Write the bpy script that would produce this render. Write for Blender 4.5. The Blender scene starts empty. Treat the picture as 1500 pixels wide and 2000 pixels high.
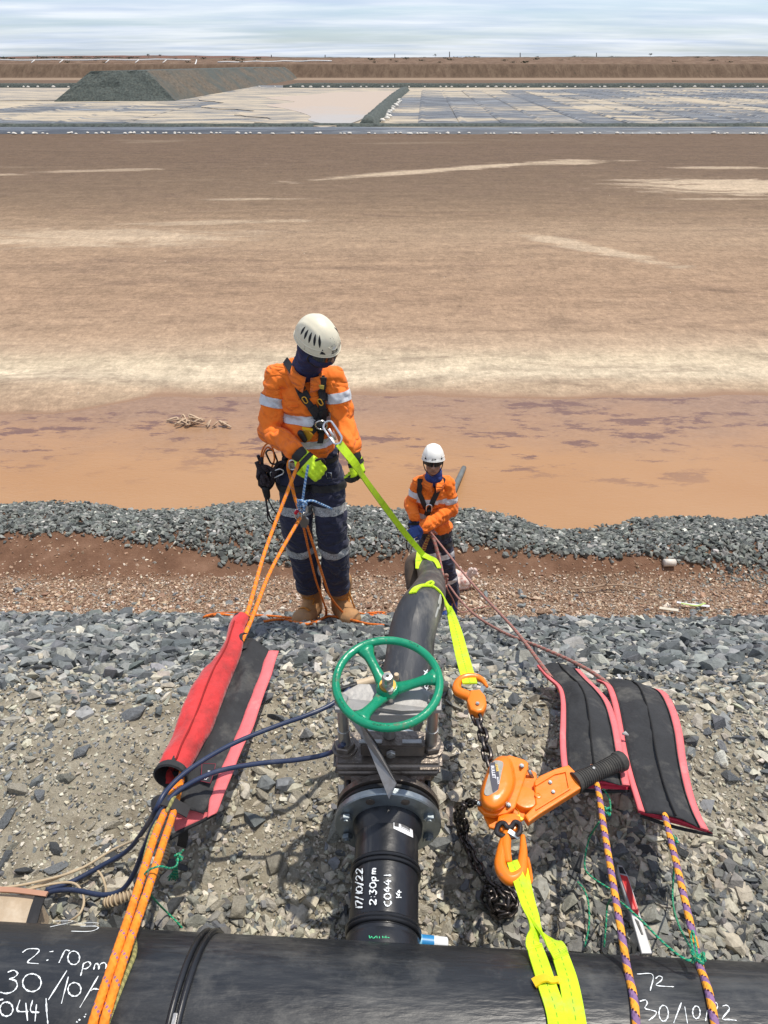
import bpy, bmesh, math, random
import numpy as np
from mathutils import Vector, Matrix
from mathutils.bvhtree import BVHTree

# ------------------------------------------------------------------ camera
C = bpy.context.scene.collection
SC = bpy.context.scene
PITCH = math.radians(33.67)
cam_d = bpy.data.cameras.new("camera"); cam = bpy.data.objects.new("camera", cam_d); C.objects.link(cam)
cam_d.sensor_fit = 'VERTICAL'; cam_d.sensor_height = 36.0; cam_d.lens = 24.0
cam_d.clip_start = 0.05; cam_d.clip_end = 9000
cam.location = (0, 0, 0); cam.rotation_euler = (math.pi/2 - PITCH, 0, 0)
SC.camera = cam

# ------------------------------------------------------------------ world + sun
SUN_EL, SUN_AZ = math.radians(70), math.radians(50)      # azimuth from +Y towards +X
world = bpy.data.worlds.new("World"); SC.world = world; world.use_nodes = True
nt = world.node_tree; nt.nodes.clear(); N = nt.nodes.new; L = nt.links.new
out = N('ShaderNodeOutputWorld'); bg = N('ShaderNodeBackground'); bg.inputs[1].default_value = 0.145
sky = N('ShaderNodeTexSky'); sky.sky_type = 'NISHITA'; sky.sun_disc = False
sky.sun_elevation = SUN_EL; sky.sun_rotation = SUN_AZ; sky.dust_density = 0.6; sky.ozone_density = 1.2
tc = N('ShaderNodeTexCoord'); sep = N('ShaderNodeSeparateXYZ'); L(tc.outputs['Generated'], sep.inputs[0])
mx = N('ShaderNodeMath'); mx.operation = 'MAXIMUM'; mx.inputs[1].default_value = 0.0; L(sep.outputs[2], mx.inputs[0])
ad = N('ShaderNodeMath'); ad.operation = 'ADD'; ad.inputs[1].default_value = 0.055; L(mx.outputs[0], ad.inputs[0])
dv = N('ShaderNodeVectorMath'); dv.operation = 'DIVIDE'; L(tc.outputs['Generated'], dv.inputs[0])
cb = N('ShaderNodeCombineXYZ')
for i in range(3): L(ad.outputs[0], cb.inputs[i])
L(cb.outputs[0], dv.inputs[1])
mp = N('ShaderNodeMapping'); mp.inputs['Scale'].default_value = (0.21, 0.42, 0.0); L(dv.outputs[0], mp.inputs[0])
nz = N('ShaderNodeTexNoise'); nz.inputs['Scale'].default_value = 1.0; nz.inputs['Detail'].default_value = 9
nz.inputs['Roughness'].default_value = 0.62; nz.inputs['Distortion'].default_value = 0.35; L(mp.outputs[0], nz.inputs[0])
cr = N('ShaderNodeValToRGB'); cr.color_ramp.elements[0].position = 0.34; cr.color_ramp.elements[0].color = (0.22,)*3+(1,)
cr.color_ramp.elements[1].position = 0.64; cr.color_ramp.elements[1].color = (0.93,)*3+(1,)
L(nz.outputs[0], cr.inputs[0])
nz2 = N('ShaderNodeTexNoise'); nz2.inputs['Scale'].default_value = 2.3; nz2.inputs['Detail'].default_value = 6; L(mp.outputs[0], nz2.inputs[0])
cr2 = N('ShaderNodeValToRGB'); cr2.color_ramp.elements[0].position = 0.35; cr2.color_ramp.elements[0].color = (4.5, 5.15, 6.4, 1)
cr2.color_ramp.elements[1].position = 0.62; cr2.color_ramp.elements[1].color = (6.7, 7.0, 7.5, 1); L(nz2.outputs[0], cr2.inputs[0])
mix = N('ShaderNodeMix'); mix.data_type = 'RGBA'
L(cr.outputs[0], mix.inputs[0])
tint = N('ShaderNodeMix'); tint.data_type = 'RGBA'; tint.blend_type = 'MULTIPLY'; tint.inputs[0].default_value = 1
L(sky.outputs[0], tint.inputs[6]); tint.inputs[7].default_value = (0.62, 0.76, 1.0, 1)
L(tint.outputs[2], mix.inputs[6]); L(cr2.outputs[0], mix.inputs[7])
L(mix.outputs[2], bg.inputs[0]); L(bg.outputs[0], out.inputs[0])

sd = bpy.data.lights.new("sun", 'SUN'); sd.energy = 4.3; sd.angle = math.radians(0.9); sd.color = (1.0, 0.93, 0.82)
so = bpy.data.objects.new("sun", sd); C.objects.link(so)
sv = Vector((math.sin(SUN_AZ)*math.cos(SUN_EL), math.cos(SUN_AZ)*math.cos(SUN_EL), math.sin(SUN_EL)))
so.rotation_euler = sv.to_track_quat('Z', 'Y').to_euler()
SC.view_settings.view_transform = 'Standard'; SC.view_settings.look = 'None'
SC.view_settings.exposure = 0.0; SC.view_settings.gamma = 1.0; SC.view_settings.use_curve_mapping = False

# ------------------------------------------------------------------ photo pixel -> ray -> place in the world
SP, CP = math.sin(PITCH), math.cos(PITCH)
def ray(px, py):
    u = (px-750)/1333.3; v = (1000-py)/1333.3
    return Vector((u, CP + v*SP, -SP + v*CP))
def PD(px, py, d): return ray(px, py)*d
def PY(px, py, y): r = ray(px, py); return r*(y/r.y)
def PZ(px, py, z): r = ray(px, py); return r*(z/r.z)

# ------------------------------------------------------------------ numpy noise
def _hash(ix, iy, seed):
    h = (ix.astype(np.int64)*374761393 + iy.astype(np.int64)*668265263 + seed*1442695041) & 0xffffffff
    h = ((h ^ (h >> 13))*1274126177) & 0xffffffff
    return ((h ^ (h >> 16)) & 0xffffff)/float(0xffffff)
def vnoise(x, y, seed=0):
    ix = np.floor(x); iy = np.floor(y); fx = x-ix; fy = y-iy
    fx = fx*fx*(3-2*fx); fy = fy*fy*(3-2*fy)
    a = _hash(ix, iy, seed); b = _hash(ix+1, iy, seed); c = _hash(ix, iy+1, seed); d = _hash(ix+1, iy+1, seed)
    return (a*(1-fx)+b*fx)*(1-fy)+(c*(1-fx)+d*fx)*fy
def fbm(x, y, seed=0, oct=4):
    s = 0; amp = .5; t = 0
    for o in range(oct):
        s = s+amp*vnoise(x*2**o, y*2**o, seed+o*17); t += amp; amp *= .5
    return s/t-0.5

# ------------------------------------------------------------------ terrain
PROF_Y = [-6, 0.2, 1.15, 1.45, 1.62, 1.80, 3.25, 3.45, 5.30, 5.85, 6.32, 6.60, 6.95, 7.15, 7.6, 8.55, 9.3, 11.3, 12.5, 13.0, 16, 3000]
PROF_Z = [-1.95, -1.92, -1.88, -1.82, -1.84, -1.97, -2.985, -3.20, -4.88, -5.06, -5.15, -5.10, -5.01, -5.03, -5.17, -5.63, -5.90, -5.78, -5.62, -5.59, -5.57, -5.57]
WATER_Z = -5.62
def terr(x, y, detail=True):
    x = np.asarray(x, float); y = np.asarray(y, float)
    yy = y + 0.0
    near = np.clip(1-(np.abs(y-1.7)/1.0), 0, 1)
    far = np.clip((y-5.6)/1.5, 0, 1)*np.clip((10.5-y)/1.5, 0, 1)
    yy = yy - near*0.25*fbm(x*1.3+5, y*0.5, 3, 2)
    shore = 0.75*np.exp(-((x-2.6)/0.9)**2) + 0.35*np.clip((x-3.2)/2, 0, 1) + 0.12*np.sin(x*1.7+1)
    yy = yy + far*shore
    mound = np.clip((y-6.3)/.4, 0, 1)*np.clip((8.4-y)/.5, 0, 1)
    z = np.interp(yy, PROF_Y, PROF_Z)
    z = z + .10*np.clip((y-10.5)/1.2, 0, 1)*np.clip((14-y)/1.2, 0, 1)*np.clip((-x-4.6)/1.6, 0, 1)
    ff = np.clip((y-11)/2, 0, 1)*np.clip((30-y)/10, 0, 1)
    z = z + ff*0.055*(fbm(x*0.28, y*0.9, 9, 4)+.35*fbm(x*1.6, y*3, 19, 3))
    if detail:
        a = np.clip((11-y)/3, 0, 1)
        z = z + a*(0.09*fbm(x*0.9, y*0.9, 21, 3) + 0.05*fbm(x*4, y*4, 5, 3))
        z = z + mound*0.10*fbm(x*1.1, y*1.6, 31, 4)
        b = np.clip((3.6-y)/.4, 0, 1)
        z = z + b*0.018*fbm(x*22, y*22, 51, 3)
    return z
def tz(x, y): return float(terr(np.array([x]), np.array([y]))[0])
def PG(px, py, h=0.0):
    r = ray(px, py); t = np.arange(0.6, 40, 0.01)
    X, Y, Zr = r.x*t, r.y*t, r.z*t
    g = terr(X, Y) + h
    k = np.argmax(Zr <= g)
    return r*float(t[k])

# ------------------------------------------------------------------ object helpers
def tag(o, label=None, cat=None, group=None, kind=None):
    if label: o['label'] = label
    if cat: o['category'] = cat
    if group: o['group'] = group
    if kind: o['kind'] = kind
    return o
def thing(name, label, cat, loc=(0, 0, 0), group=None):
    o = bpy.data.objects.new(name, None); o.empty_display_size = .05; C.objects.link(o); o.location = loc
    return tag(o, label, cat, group)
def rootloc(p):
    v = Vector((0, 0, 0))
    while p is not None: v += p.location; p = p.parent
    return v
def link(name, me, mat=None, parent=None, smooth=True, origin=None):
    """mesh data is in world coordinates; moves the origin onto the object"""
    n = len(me.vertices); co = np.empty(n*3, np.float32); me.vertices.foreach_get('co', co); co = co.reshape(-1, 3)
    if origin is None:
        origin = Vector(((co[:, 0].min()+co[:, 0].max())/2, (co[:, 1].min()+co[:, 1].max())/2, co[:, 2].min())) if n else Vector()
    origin = Vector(origin)
    co -= np.array(origin, np.float32); me.vertices.foreach_set('co', co.ravel())
    if mat:
        for m in (mat if isinstance(mat, (list, tuple)) else [mat]): me.materials.append(m)
    me.polygons.foreach_set('use_smooth', [smooth]*len(me.polygons)); me.update()
    o = bpy.data.objects.new(name, me); C.objects.link(o)
    o.location = origin - rootloc(parent)
    if parent: o.parent = parent
    return o
def mesh(name, verts, faces, mat=None, parent=None, smooth=True, uvs=None, origin=None):
    me = bpy.data.meshes.new(name); me.from_pydata([tuple(v) for v in verts], [], faces)
    if uvs is not None:
        ul = me.uv_layers.new(name='UVMap')
        k = 0
        for f in faces:
            for vi in f:
                ul.data[k].uv = uvs[vi]; k += 1
    me.validate(); return link(name, me, mat, parent, smooth, origin)
def frombm(name, bm, mat=None, parent=None, smooth=False, origin=None):
    bmesh.ops.recalc_face_normals(bm, faces=bm.faces)
    me = bpy.data.meshes.new(name); bm.to_mesh(me); bm.free()
    return link(name, me, mat, parent, smooth, origin)

def catmull(pts, sub=8, closed=False):
    P = [Vector(p) for p in pts]
    if len(P) < 3 or sub <= 1: return P
    out_ = []; n = len(P)
    rng = range(n if closed else n-1)
    for i in rng:
        p1, p2 = P[i], P[(i+1) % n]
        p0 = P[i-1] if (i > 0 or closed) else p1*2-p2
        p3 = P[(i+2) % n] if (i+2 < n or closed) else p2*2-p1
        for k in range(sub):
            t = k/sub
            out_.append(0.5*((2*p1)+(p2-p0)*t+(2*p0-5*p1+4*p2-p3)*t*t+(3*p1-p0-3*p2+p3)*t*t*t))
    if not closed: out_.append(P[-1])
    return out_
def tube_data(pts, r, res=8, sub=8, closed=False, cap=True, flat=1.0):
    P = catmull(pts, sub, closed); n = len(P)
    if callable(r): R = [r(i/(n-1)) for i in range(n)]
    elif isinstance(r, (list, tuple)):
        R = list(np.interp(np.linspace(0, len(r)-1, n), range(len(r)), r))
    else: R = [r]*n
    T = []
    for i in range(n):
        a = P[(i-1) % n] if (closed or i > 0) else P[i]; b = P[(i+1) % n] if (closed or i < n-1) else P[i]
        d = (b-a); T.append(d.normalized() if d.length > 1e-9 else Vector((0, 0, 1)))
    nrm = Vector((0, 0, 1)) if abs(T[0].z) < .9 else Vector((1, 0, 0))
    nrm = (nrm-T[0]*nrm.dot(T[0])).normalized()
    V = []; U = []; F = []; s = 0
    for i in range(n):
        if i: s += (P[i]-P[i-1]).length
        nrm = (nrm-T[i]*nrm.dot(T[i])).normalized(); b = T[i].cross(nrm)
        for k in range(res+1):
            a = 2*math.pi*k/res
            V.append(P[i]+(nrm*math.cos(a)*flat+b*math.sin(a))*R[i]); U.append((s, k/res))
    w = res+1
    m = n if closed else n-1
    for i in range(m):
        j = (i+1) % n
        for k in range(res): F.append((i*w+k, i*w+k+1, j*w+k+1, j*w+k))
    if cap and not closed:
        c0 = len(V); V.append(P[0]); U.append((0, .5)); c1 = len(V); V.append(P[-1]); U.append((s, .5))
        for k in range(res):
            F.append((c0, k+1, k)); F.append((c1, (n-1)*w+k, (n-1)*w+k+1))
    return V, F, U
def tube(name, pts, r, mat, parent=None, res=8, sub=8, closed=False, cap=True, flat=1.0, origin=None):
    V, F, U = tube_data(pts, r, res, sub, closed, cap, flat)
    return mesh(name, V, F, mat, parent, True, U, origin)
def tubes(name, lists, r, mat, parent=None, res=8, sub=8, closed=False):
    V, F, U = [], [], []
    for p in lists:
        v, f, u = tube_data(p, r, res, sub, closed); o = len(V); V += v; U += u; F += [tuple(i+o for i in q) for q in f]
    return mesh(name, V, F, mat, parent, True, U)

def ribbon(name, pts, w, mat, parent=None, normals=None, thick=.003, sub=6, normal=(0, 0, 1), res=2):
    """flat webbing: centre line, width, surface normal"""
    P = catmull(pts, sub); n = len(P)
    W = list(np.interp(np.linspace(0, 1, n), np.linspace(0, 1, len(w)), w)) if isinstance(w, (list, tuple)) else [w]*n
    if normals:
        m = len(normals); NN = []
        for i in range(n):
            t = i/(n-1)*(m-1); a = int(min(t, m-2)) if m > 1 else 0; f = t-a
            NN.append((Vector(normals[a])*(1-f)+Vector(normals[min(a+1, m-1)])*f).normalized())
    else: NN = [Vector(normal).normalized()]*n
    V, F, U = [], [], []; s = 0; res = max(2, res)
    for i in range(n):
        t = (P[min(i+1, n-1)]-P[max(i-1, 0)]).normalized()
        if i: s += (P[i]-P[i-1]).length
        nn = NN[i]; side = t.cross(nn)
        side = side.normalized() if side.length > 1e-6 else Vector((1, 0, 0)); nn = side.cross(t).normalized()
        for k in range(res+1):
            q = k/res-.5; V.append(P[i]+side*(q*W[i])+nn*(thick/2)); U.append((s, k/res))
        for k in range(res+1):
            q = .5-k/res; V.append(P[i]+side*(q*W[i])-nn*(thick/2)); U.append((s, 1-k/res))
    c = 2*(res+1)
    for i in range(n-1):
        for k in range(c): F.append((i*c+k, i*c+(k+1) % c, (i+1)*c+(k+1) % c, (i+1)*c+k))
    F.append(tuple(range(c))[::-1]); F.append(tuple((n-1)*c+k for k in range(c)))
    return mesh(name, V, F, mat, parent, False, U)

def prism_bm(outline, depth, bevel=0.0, seg=2, bm=None):
    """outline: list of Vector in a plane; extruded by vector depth"""
    bm = bm or bmesh.new(); depth = Vector(depth)
    a = [bm.verts.new(Vector(p)) for p in outline]; b = [bm.verts.new(Vector(p)+depth) for p in outline]
    f1 = bm.faces.new(a); f2 = bm.faces.new(list(reversed(b))); n = len(a); es = []
    for i in range(n):
        bm.faces.new((a[i], b[i], b[(i+1) % n], a[(i+1) % n]))
    bmesh.ops.recalc_face_normals(bm, faces=bm.faces)
    if bevel:
        edges = [e for e in list(f1.edges)+list(f2.edges)]
        bmesh.ops.bevel(bm, geom=edges, offset=bevel, segments=seg, affect='EDGES', profile=.5, clamp_overlap=True)
    return bm
def prism(name, outline, depth, mat, parent=None, bevel=0.0, seg=2, smooth=False):
    return frombm(name, prism_bm(outline, depth, bevel, seg), mat, parent, smooth)
def boxbm(cx, cy, cz, sx, sy, sz, bevel=0, rot=None, bm=None, seg=2):
    bm2 = bmesh.new(); bmesh.ops.create_cube(bm2, size=1)
    for v in bm2.verts: v.co = Vector((v.co.x*sx, v.co.y*sy, v.co.z*sz))
    if bevel: bmesh.ops.bevel(bm2, geom=bm2.edges[:], offset=bevel, segments=seg, affect='EDGES')
    M = Matrix.Translation((cx, cy, cz)) @ (rot.to_4x4() if rot else Matrix.Identity(4))
    bmesh.ops.transform(bm2, matrix=M, verts=bm2.verts)
    if bm is None: return bm2
    me = bpy.data.meshes.new('tmp'); bm2.to_mesh(me); bm2.free(); bm.from_mesh(me); bpy.data.meshes.remove(me); return bm
def box(name, c, s, mat, parent=None, bevel=0, rot=None): return frombm(name, boxbm(*c, *s, bevel, rot), mat, parent)
def lathe(name, base, axis, prof, mat, parent=None, seg=32, ref=None, smooth=True, cap=True):
    """prof: list (t along axis, radius)"""
    base = Vector(base); ax = Vector(axis).normalized(); rf = Vector(ref or ((0, 0, 1) if abs(ax.z) < .9 else (1, 0, 0)))
    e1 = (rf-ax*rf.dot(ax)).normalized(); e2 = ax.cross(e1)
    V, F, U = [], [], []; w = seg+1; s = 0
    for i, (t, r) in enumerate(prof):
        if i: s += math.hypot(t-prof[i-1][0], r-prof[i-1][1])
        for k in range(w):
            a = 2*math.pi*k/seg
            V.append(base+ax*t+(e1*math.cos(a)+e2*math.sin(a))*r); U.append((s, k/seg))
    for i in range(len(prof)-1):
        for k in range(seg): F.append((i*w+k, (i+1)*w+k, (i+1)*w+k+1, i*w+k+1))
    if cap:
        for i, rev in ((0, 0), (len(prof)-1, 1)):
            if prof[i][1] > 1e-6:
                c = len(V); V.append(base+ax*prof[i][0]); U.append((0, 0))
                for k in range(seg): F.append((c, i*w+k, i*w+k+1) if not rev else (c, i*w+k+1, i*w+k))
    me = bpy.data.meshes.new(name); me.from_pydata([tuple(v) for v in V], [], F)
    ul = me.uv_layers.new(name='UVMap'); k = 0
    for f in F:
        for vi in f: ul.data[k].uv = U[vi]; k += 1
    o = link(name, me, mat, parent, smooth)
    if smooth:
        bm = bmesh.new(); bm.from_mesh(me)
        bmesh.ops.remove_doubles(bm, verts=bm.verts, dist=1e-5)
        bmesh.ops.recalc_face_normals(bm, faces=bm.faces)
        for e in bm.edges:
            if len(e.link_faces) == 2 and e.calc_face_angle(0) > math.radians(35): e.smooth = False
        bm.to_mesh(me); bm.free()
    return o
def disc_pts(c, axis, r, n=6, rot=0, ref=None):
    ax = Vector(axis).normalized(); rf = Vector(ref or ((0, 0, 1) if abs(ax.z) < .9 else (1, 0, 0)))
    e1 = (rf-ax*rf.dot(ax)).normalized(); e2 = ax.cross(e1)
    return [Vector(c)+(e1*math.cos(rot+2*math.pi*k/n)+e2*math.sin(rot+2*math.pi*k/n))*r for k in range(n)]
def hexbolt(name, c, axis, r, h, mat, parent, rot=0):
    bm = prism_bm(disc_pts(c, axis, r, 6, rot), Vector(axis).normalized()*h, r*.1, 1)
    bm = prism_bm(disc_pts(Vector(c)+Vector(axis).normalized()*h, axis, r*.5, 10), Vector(axis).normalized()*h*.35, 0, 1, bm)
    return frombm(name, bm, mat, parent)

# ------------------------------------------------------------------ materials
def setin(n, k, v):
    if isinstance(k, str) and k not in n.inputs: return
    n.inputs[k].default_value = v
def M(name, col, rough=.6, metal=0, var=.12, scale=12, col2=None, c2lo=.52, c2hi=.68, c2scale=3, bump=0, bscale=60, spec=None, stretch=None, coord='Object', clear=0, sheen=0, rvar=0.0, folds=0):
    m = bpy.data.materials.new(name); m.use_nodes = True; t = m.node_tree; n = t.nodes; l = t.links
    b = n['Principled BSDF']
    tc = n.new('ShaderNodeTexCoord'); co = tc.outputs[coord]
    if stretch:
        mp = n.new('ShaderNodeMapping'); mp.inputs['Scale'].default_value = stretch; l.new(co, mp.inputs[0]); co = mp.outputs[0]
    nz = n.new('ShaderNodeTexNoise'); nz.inputs['Scale'].default_value = scale; nz.inputs['Detail'].default_value = 9; nz.inputs['Roughness'].default_value = .62; l.new(co, nz.inputs[0])
    mr = n.new('ShaderNodeMapRange'); mr.inputs[1].default_value = .25; mr.inputs[2].default_value = .75; mr.inputs[3].default_value = 1-var; mr.inputs[4].default_value = 1+var; l.new(nz.outputs[0], mr.inputs[0])
    hs = n.new('ShaderNodeHueSaturation'); hs.inputs['Color'].default_value = (*col, 1); l.new(mr.outputs[0], hs.inputs['Value'])
    c = hs.outputs[0]
    if col2:
        nz2 = n.new('ShaderNodeTexNoise'); nz2.inputs['Scale'].default_value = c2scale; nz2.inputs['Detail'].default_value = 8; nz2.inputs['Roughness'].default_value = .7; l.new(co, nz2.inputs[0])
        mr2 = n.new('ShaderNodeMapRange'); mr2.inputs[1].default_value = c2lo; mr2.inputs[2].default_value = c2hi; l.new(nz2.outputs[0], mr2.inputs[0])
        mi = n.new('ShaderNodeMix'); mi.data_type = 'RGBA'; l.new(mr2.outputs[0], mi.inputs[0]); l.new(c, mi.inputs[6]); mi.inputs[7].default_value = (*col2, 1); c = mi.outputs[2]
    l.new(c, b.inputs['Base Color'])
    b.inputs['Roughness'].default_value = rough; b.inputs['Metallic'].default_value = metal
    if rvar:
        mr3 = n.new('ShaderNodeMapRange'); mr3.inputs[1].default_value = .3; mr3.inputs[2].default_value = .7; mr3.inputs[3].default_value = rough-rvar; mr3.inputs[4].default_value = rough+rvar
        l.new(nz.outputs[0], mr3.inputs[0]); l.new(mr3.outputs[0], b.inputs['Roughness'])
    if spec is not None: setin(b, 'Specular IOR Level', spec)
    if clear: setin(b, 'Coat Weight', clear); setin(b, 'Coat Roughness', .2)
    if sheen: setin(b, 'Sheen Weight', sheen)
    if folds:
        nf = n.new('ShaderNodeTexNoise'); nf.inputs['Scale'].default_value = 3.8; nf.inputs['Detail'].default_value = 1.6; nf.inputs['Distortion'].default_value = 1.1
        mpf = n.new('ShaderNodeMapping'); mpf.inputs['Rotation'].default_value = (.3, .75, .2); mpf.inputs['Scale'].default_value = (1, 1, 2.4); l.new(co, mpf.inputs[0]); l.new(mpf.outputs[0], nf.inputs[0])
        s1 = n.new('ShaderNodeMath'); s1.operation = 'SUBTRACT'; l.new(nf.outputs[0], s1.inputs[0]); s1.inputs[1].default_value = .5
        s2 = n.new('ShaderNodeMath'); s2.operation = 'ABSOLUTE'; l.new(s1.outputs[0], s2.inputs[0])
        s3 = n.new('ShaderNodeMath'); s3.operation = 'POWER'; l.new(s2.outputs[0], s3.inputs[0]); s3.inputs[1].default_value = .6
        bf = n.new('ShaderNodeBump'); bf.inputs['Strength'].default_value = .9; bf.inputs['Distance'].default_value = folds; l.new(s3.outputs[0], bf.inputs['Height']); l.new(bf.outputs[0], b.inputs['Normal'])
    if bump:
        nb = n.new('ShaderNodeTexNoise'); nb.inputs['Scale'].default_value = bscale; nb.inputs['Detail'].default_value = 5; l.new(co, nb.inputs[0])
        bp = n.new('ShaderNodeBump'); bp.inputs['Strength'].default_value = min(1, bump); bp.inputs['Distance'].default_value = .01; l.new(nb.outputs[0], bp.inputs['Height'])
        if folds: l.new(bf.outputs[0], bp.inputs['Normal'])
        l.new(bp.outputs[0], b.inputs['Normal'])
    return m
def ropemat(name, c1, c2, pitch=.03, frac=.5, c3=None, rough=.8, dash=None):
    """braided rope: helical stripes from UV (u = metres along, v = turn round)"""
    m = bpy.data.materials.new(name); m.use_nodes = True; t = m.node_tree; n = t.nodes; l = t.links; b = n['Principled BSDF']
    tc = n.new('ShaderNodeTexCoord'); sp = n.new('ShaderNodeSeparateXYZ'); l.new(tc.outputs['UV'], sp.inputs[0])
    def math_(op, a, bb=None, c=None):
        q = n.new('ShaderNodeMath'); q.operation = op
        for i, v in enumerate((a, bb, c)):
            if v is None: continue
            if isinstance(v, (int, float)): q.inputs[i].default_value = v
            else: l.new(v, q.inputs[i])
        return q.outputs[0]
    u = math_('MULTIPLY', sp.outputs[0], 1/pitch); s = math_('FRACT', math_('ADD', u, sp.outputs[1]))
    g = math_('LESS_THAN', s, frac)
    mi = n.new('ShaderNodeMix'); mi.data_type = 'RGBA'; l.new(g, mi.inputs[0]); mi.inputs[6].default_value = (*c1, 1); mi.inputs[7].default_value = (*c2, 1)
    c = mi.outputs[2]
    # braid cells
    w1 = math_('FRACT', math_('ADD', math_('MULTIPLY', sp.outputs[0], 1/(pitch*.28)), math_('MULTIPLY', sp.outputs[1], 5)))
    w2 = math_('FRACT', math_('SUBTRACT', math_('MULTIPLY', sp.outputs[0], 1/(pitch*.28)), math_('MULTIPLY', sp.outputs[1], 5)))
    h = math_('MULTIPLY', math_('ABSOLUTE', math_('SUBTRACT', w1, .5)), math_('ABSOLUTE', math_('SUBTRACT', w2, .5)))
    if c3 is not None:
        e = math_('LESS_THAN', math_('ABSOLUTE', math_('SUBTRACT', s, frac)), .07)
        e2 = math_('MULTIPLY', e, math_('LESS_THAN', w2, .55))
        m2 = n.new('ShaderNodeMix'); m2.data_type = 'RGBA'; l.new(e2, m2.inputs[0]); l.new(c, m2.inputs[6]); m2.inputs[7].default_value = (*c3, 1); c = m2.outputs[2]
    nz = n.new('ShaderNodeTexNoise'); nz.inputs['Scale'].default_value = 40; l.new(tc.outputs['Object'], nz.inputs[0])
    mr = n.new('ShaderNodeMapRange'); mr.inputs[3].default_value = .65; mr.inputs[4].default_value = 1.3; l.new(nz.outputs[0], mr.inputs[0])
    hs = n.new('ShaderNodeHueSaturation'); l.new(c, hs.inputs['Color']); l.new(mr.outputs[0], hs.inputs['Value'])
    l.new(hs.outputs[0], b.inputs['Base Color']); b.inputs['Roughness'].default_value = rough
    bp = n.new('ShaderNodeBump'); bp.inputs['Strength'].default_value = .7; bp.inputs['Distance'].default_value = .006; l.new(h, bp.inputs['Height']); l.new(bp.outputs[0], b.inputs['Normal'])
    return m
def webmat(name, col, stitch=None, fine=.0022, rough=.65, dirt=(.5, .42, .2), var=.15):
    """woven webbing: cross ribs and an optional dashed stitch line, from UV"""
    m = M(name, col, rough, 0, var, 25, dirt, .56, .9, 9); t = m.node_tree; n = t.nodes; l = t.links; b = n['Principled BSDF']
    tc = n.new('ShaderNodeTexCoord'); sp = n.new('ShaderNodeSeparateXYZ'); l.new(tc.outputs['UV'], sp.inputs[0])
    def math_(op, a, bb=None):
        q = n.new('ShaderNodeMath'); q.operation = op
        for i, v in enumerate((a, bb)):
            if v is None: continue
            if isinstance(v, (int, float)): q.inputs[i].default_value = v
            else: l.new(v, q.inputs[i])
        return q.outputs[0]
    rib = math_('SINE', math_('MULTIPLY', sp.outputs[0], 6.283/fine))
    bp = n.new('ShaderNodeBump'); bp.inputs['Strength'].default_value = .35; bp.inputs['Distance'].default_value = .002; l.new(rib, bp.inputs['Height']); l.new(bp.outputs[0], b.inputs['Normal'])
    if stitch:
        d = math_('LESS_THAN', math_('ABSOLUTE', math_('SUBTRACT', sp.outputs[1], .5)), .022)
        e = math_('LESS_THAN', math_('FRACT', math_('MULTIPLY', sp.outputs[0], 70)), .55)
        f = math_('MULTIPLY', d, e); mi = n.new('ShaderNodeMix'); mi.data_type = 'RGBA'; l.new(f, mi.inputs[0])
        src = b.inputs['Base Color'].links[0].from_socket; l.new(src, mi.inputs[6]); mi.inputs[7].default_value = (*stitch, 1); l.new(mi.outputs[2], b.inputs['Base Color'])
    return m
# ================================================================== THE GROUND
random.seed(4); rng = np.random.default_rng(11)
def nodes_of(m):
    m.use_nodes = True; t = m.node_tree; return t, t.nodes, t.links, t.nodes['Principled BSDF']
def ramp(n, l, src, stops, interp='LINEAR'):
    r = n.new('ShaderNodeValToRGB'); e = r.color_ramp.elements; r.color_ramp.interpolation = interp
    e[0].position, e[0].color = stops[0][0], (*stops[0][1], 1); e[1].position, e[1].color = stops[-1][0], (*stops[-1][1], 1)
    for p, c in stops[1:-1]:
        k = e.new(p); k.color = (*c, 1)
    l.new(src, r.inputs[0]); return r.outputs[0]
def noise(n, l, co, scale, det=6, rough=.6, stretch=None, dist=0):
    if stretch:
        mp = n.new('ShaderNodeMapping'); mp.inputs['Scale'].default_value = stretch; l.new(co, mp.inputs[0]); co = mp.outputs[0]
    z = n.new('ShaderNodeTexNoise'); z.inputs['Scale'].default_value = scale; z.inputs['Detail'].default_value = det; z.inputs['Roughness'].default_value = rough
    z.inputs['Distortion'].default_value = dist; l.new(co, z.inputs[0]); return z.outputs[0]
def mixc(n, l, fac, a, b, blend='MIX'):
    m = n.new('ShaderNodeMix'); m.data_type = 'RGBA'; m.blend_type = blend
    for i, v in ((0, fac), (6, a), (7, b)):
        if isinstance(v, (int, float)): m.inputs[i].default_value = v
        elif isinstance(v, tuple): m.inputs[i].default_value = (*v, 1)
        else: l.new(v, m.inputs[i])
    return m.outputs[2]
def mrange(n, l, src, a, b, c=0, d=1):
    m = n.new('ShaderNodeMapRange'); m.inputs[1].default_value = a; m.inputs[2].default_value = b; m.inputs[3].default_value = c; m.inputs[4].default_value = d
    l.new(src, m.inputs[0]); return m.outputs[0]
def mth(n, l, op, a, b=None):
    q = n.new('ShaderNodeMath'); q.operation = op
    for i, v in enumerate((a, b)):
        if v is None: continue
        if isinstance(v, (int, float)): q.inputs[i].default_value = v
        else: l.new(v, q.inputs[i])
    return q.outputs[0]

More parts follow.
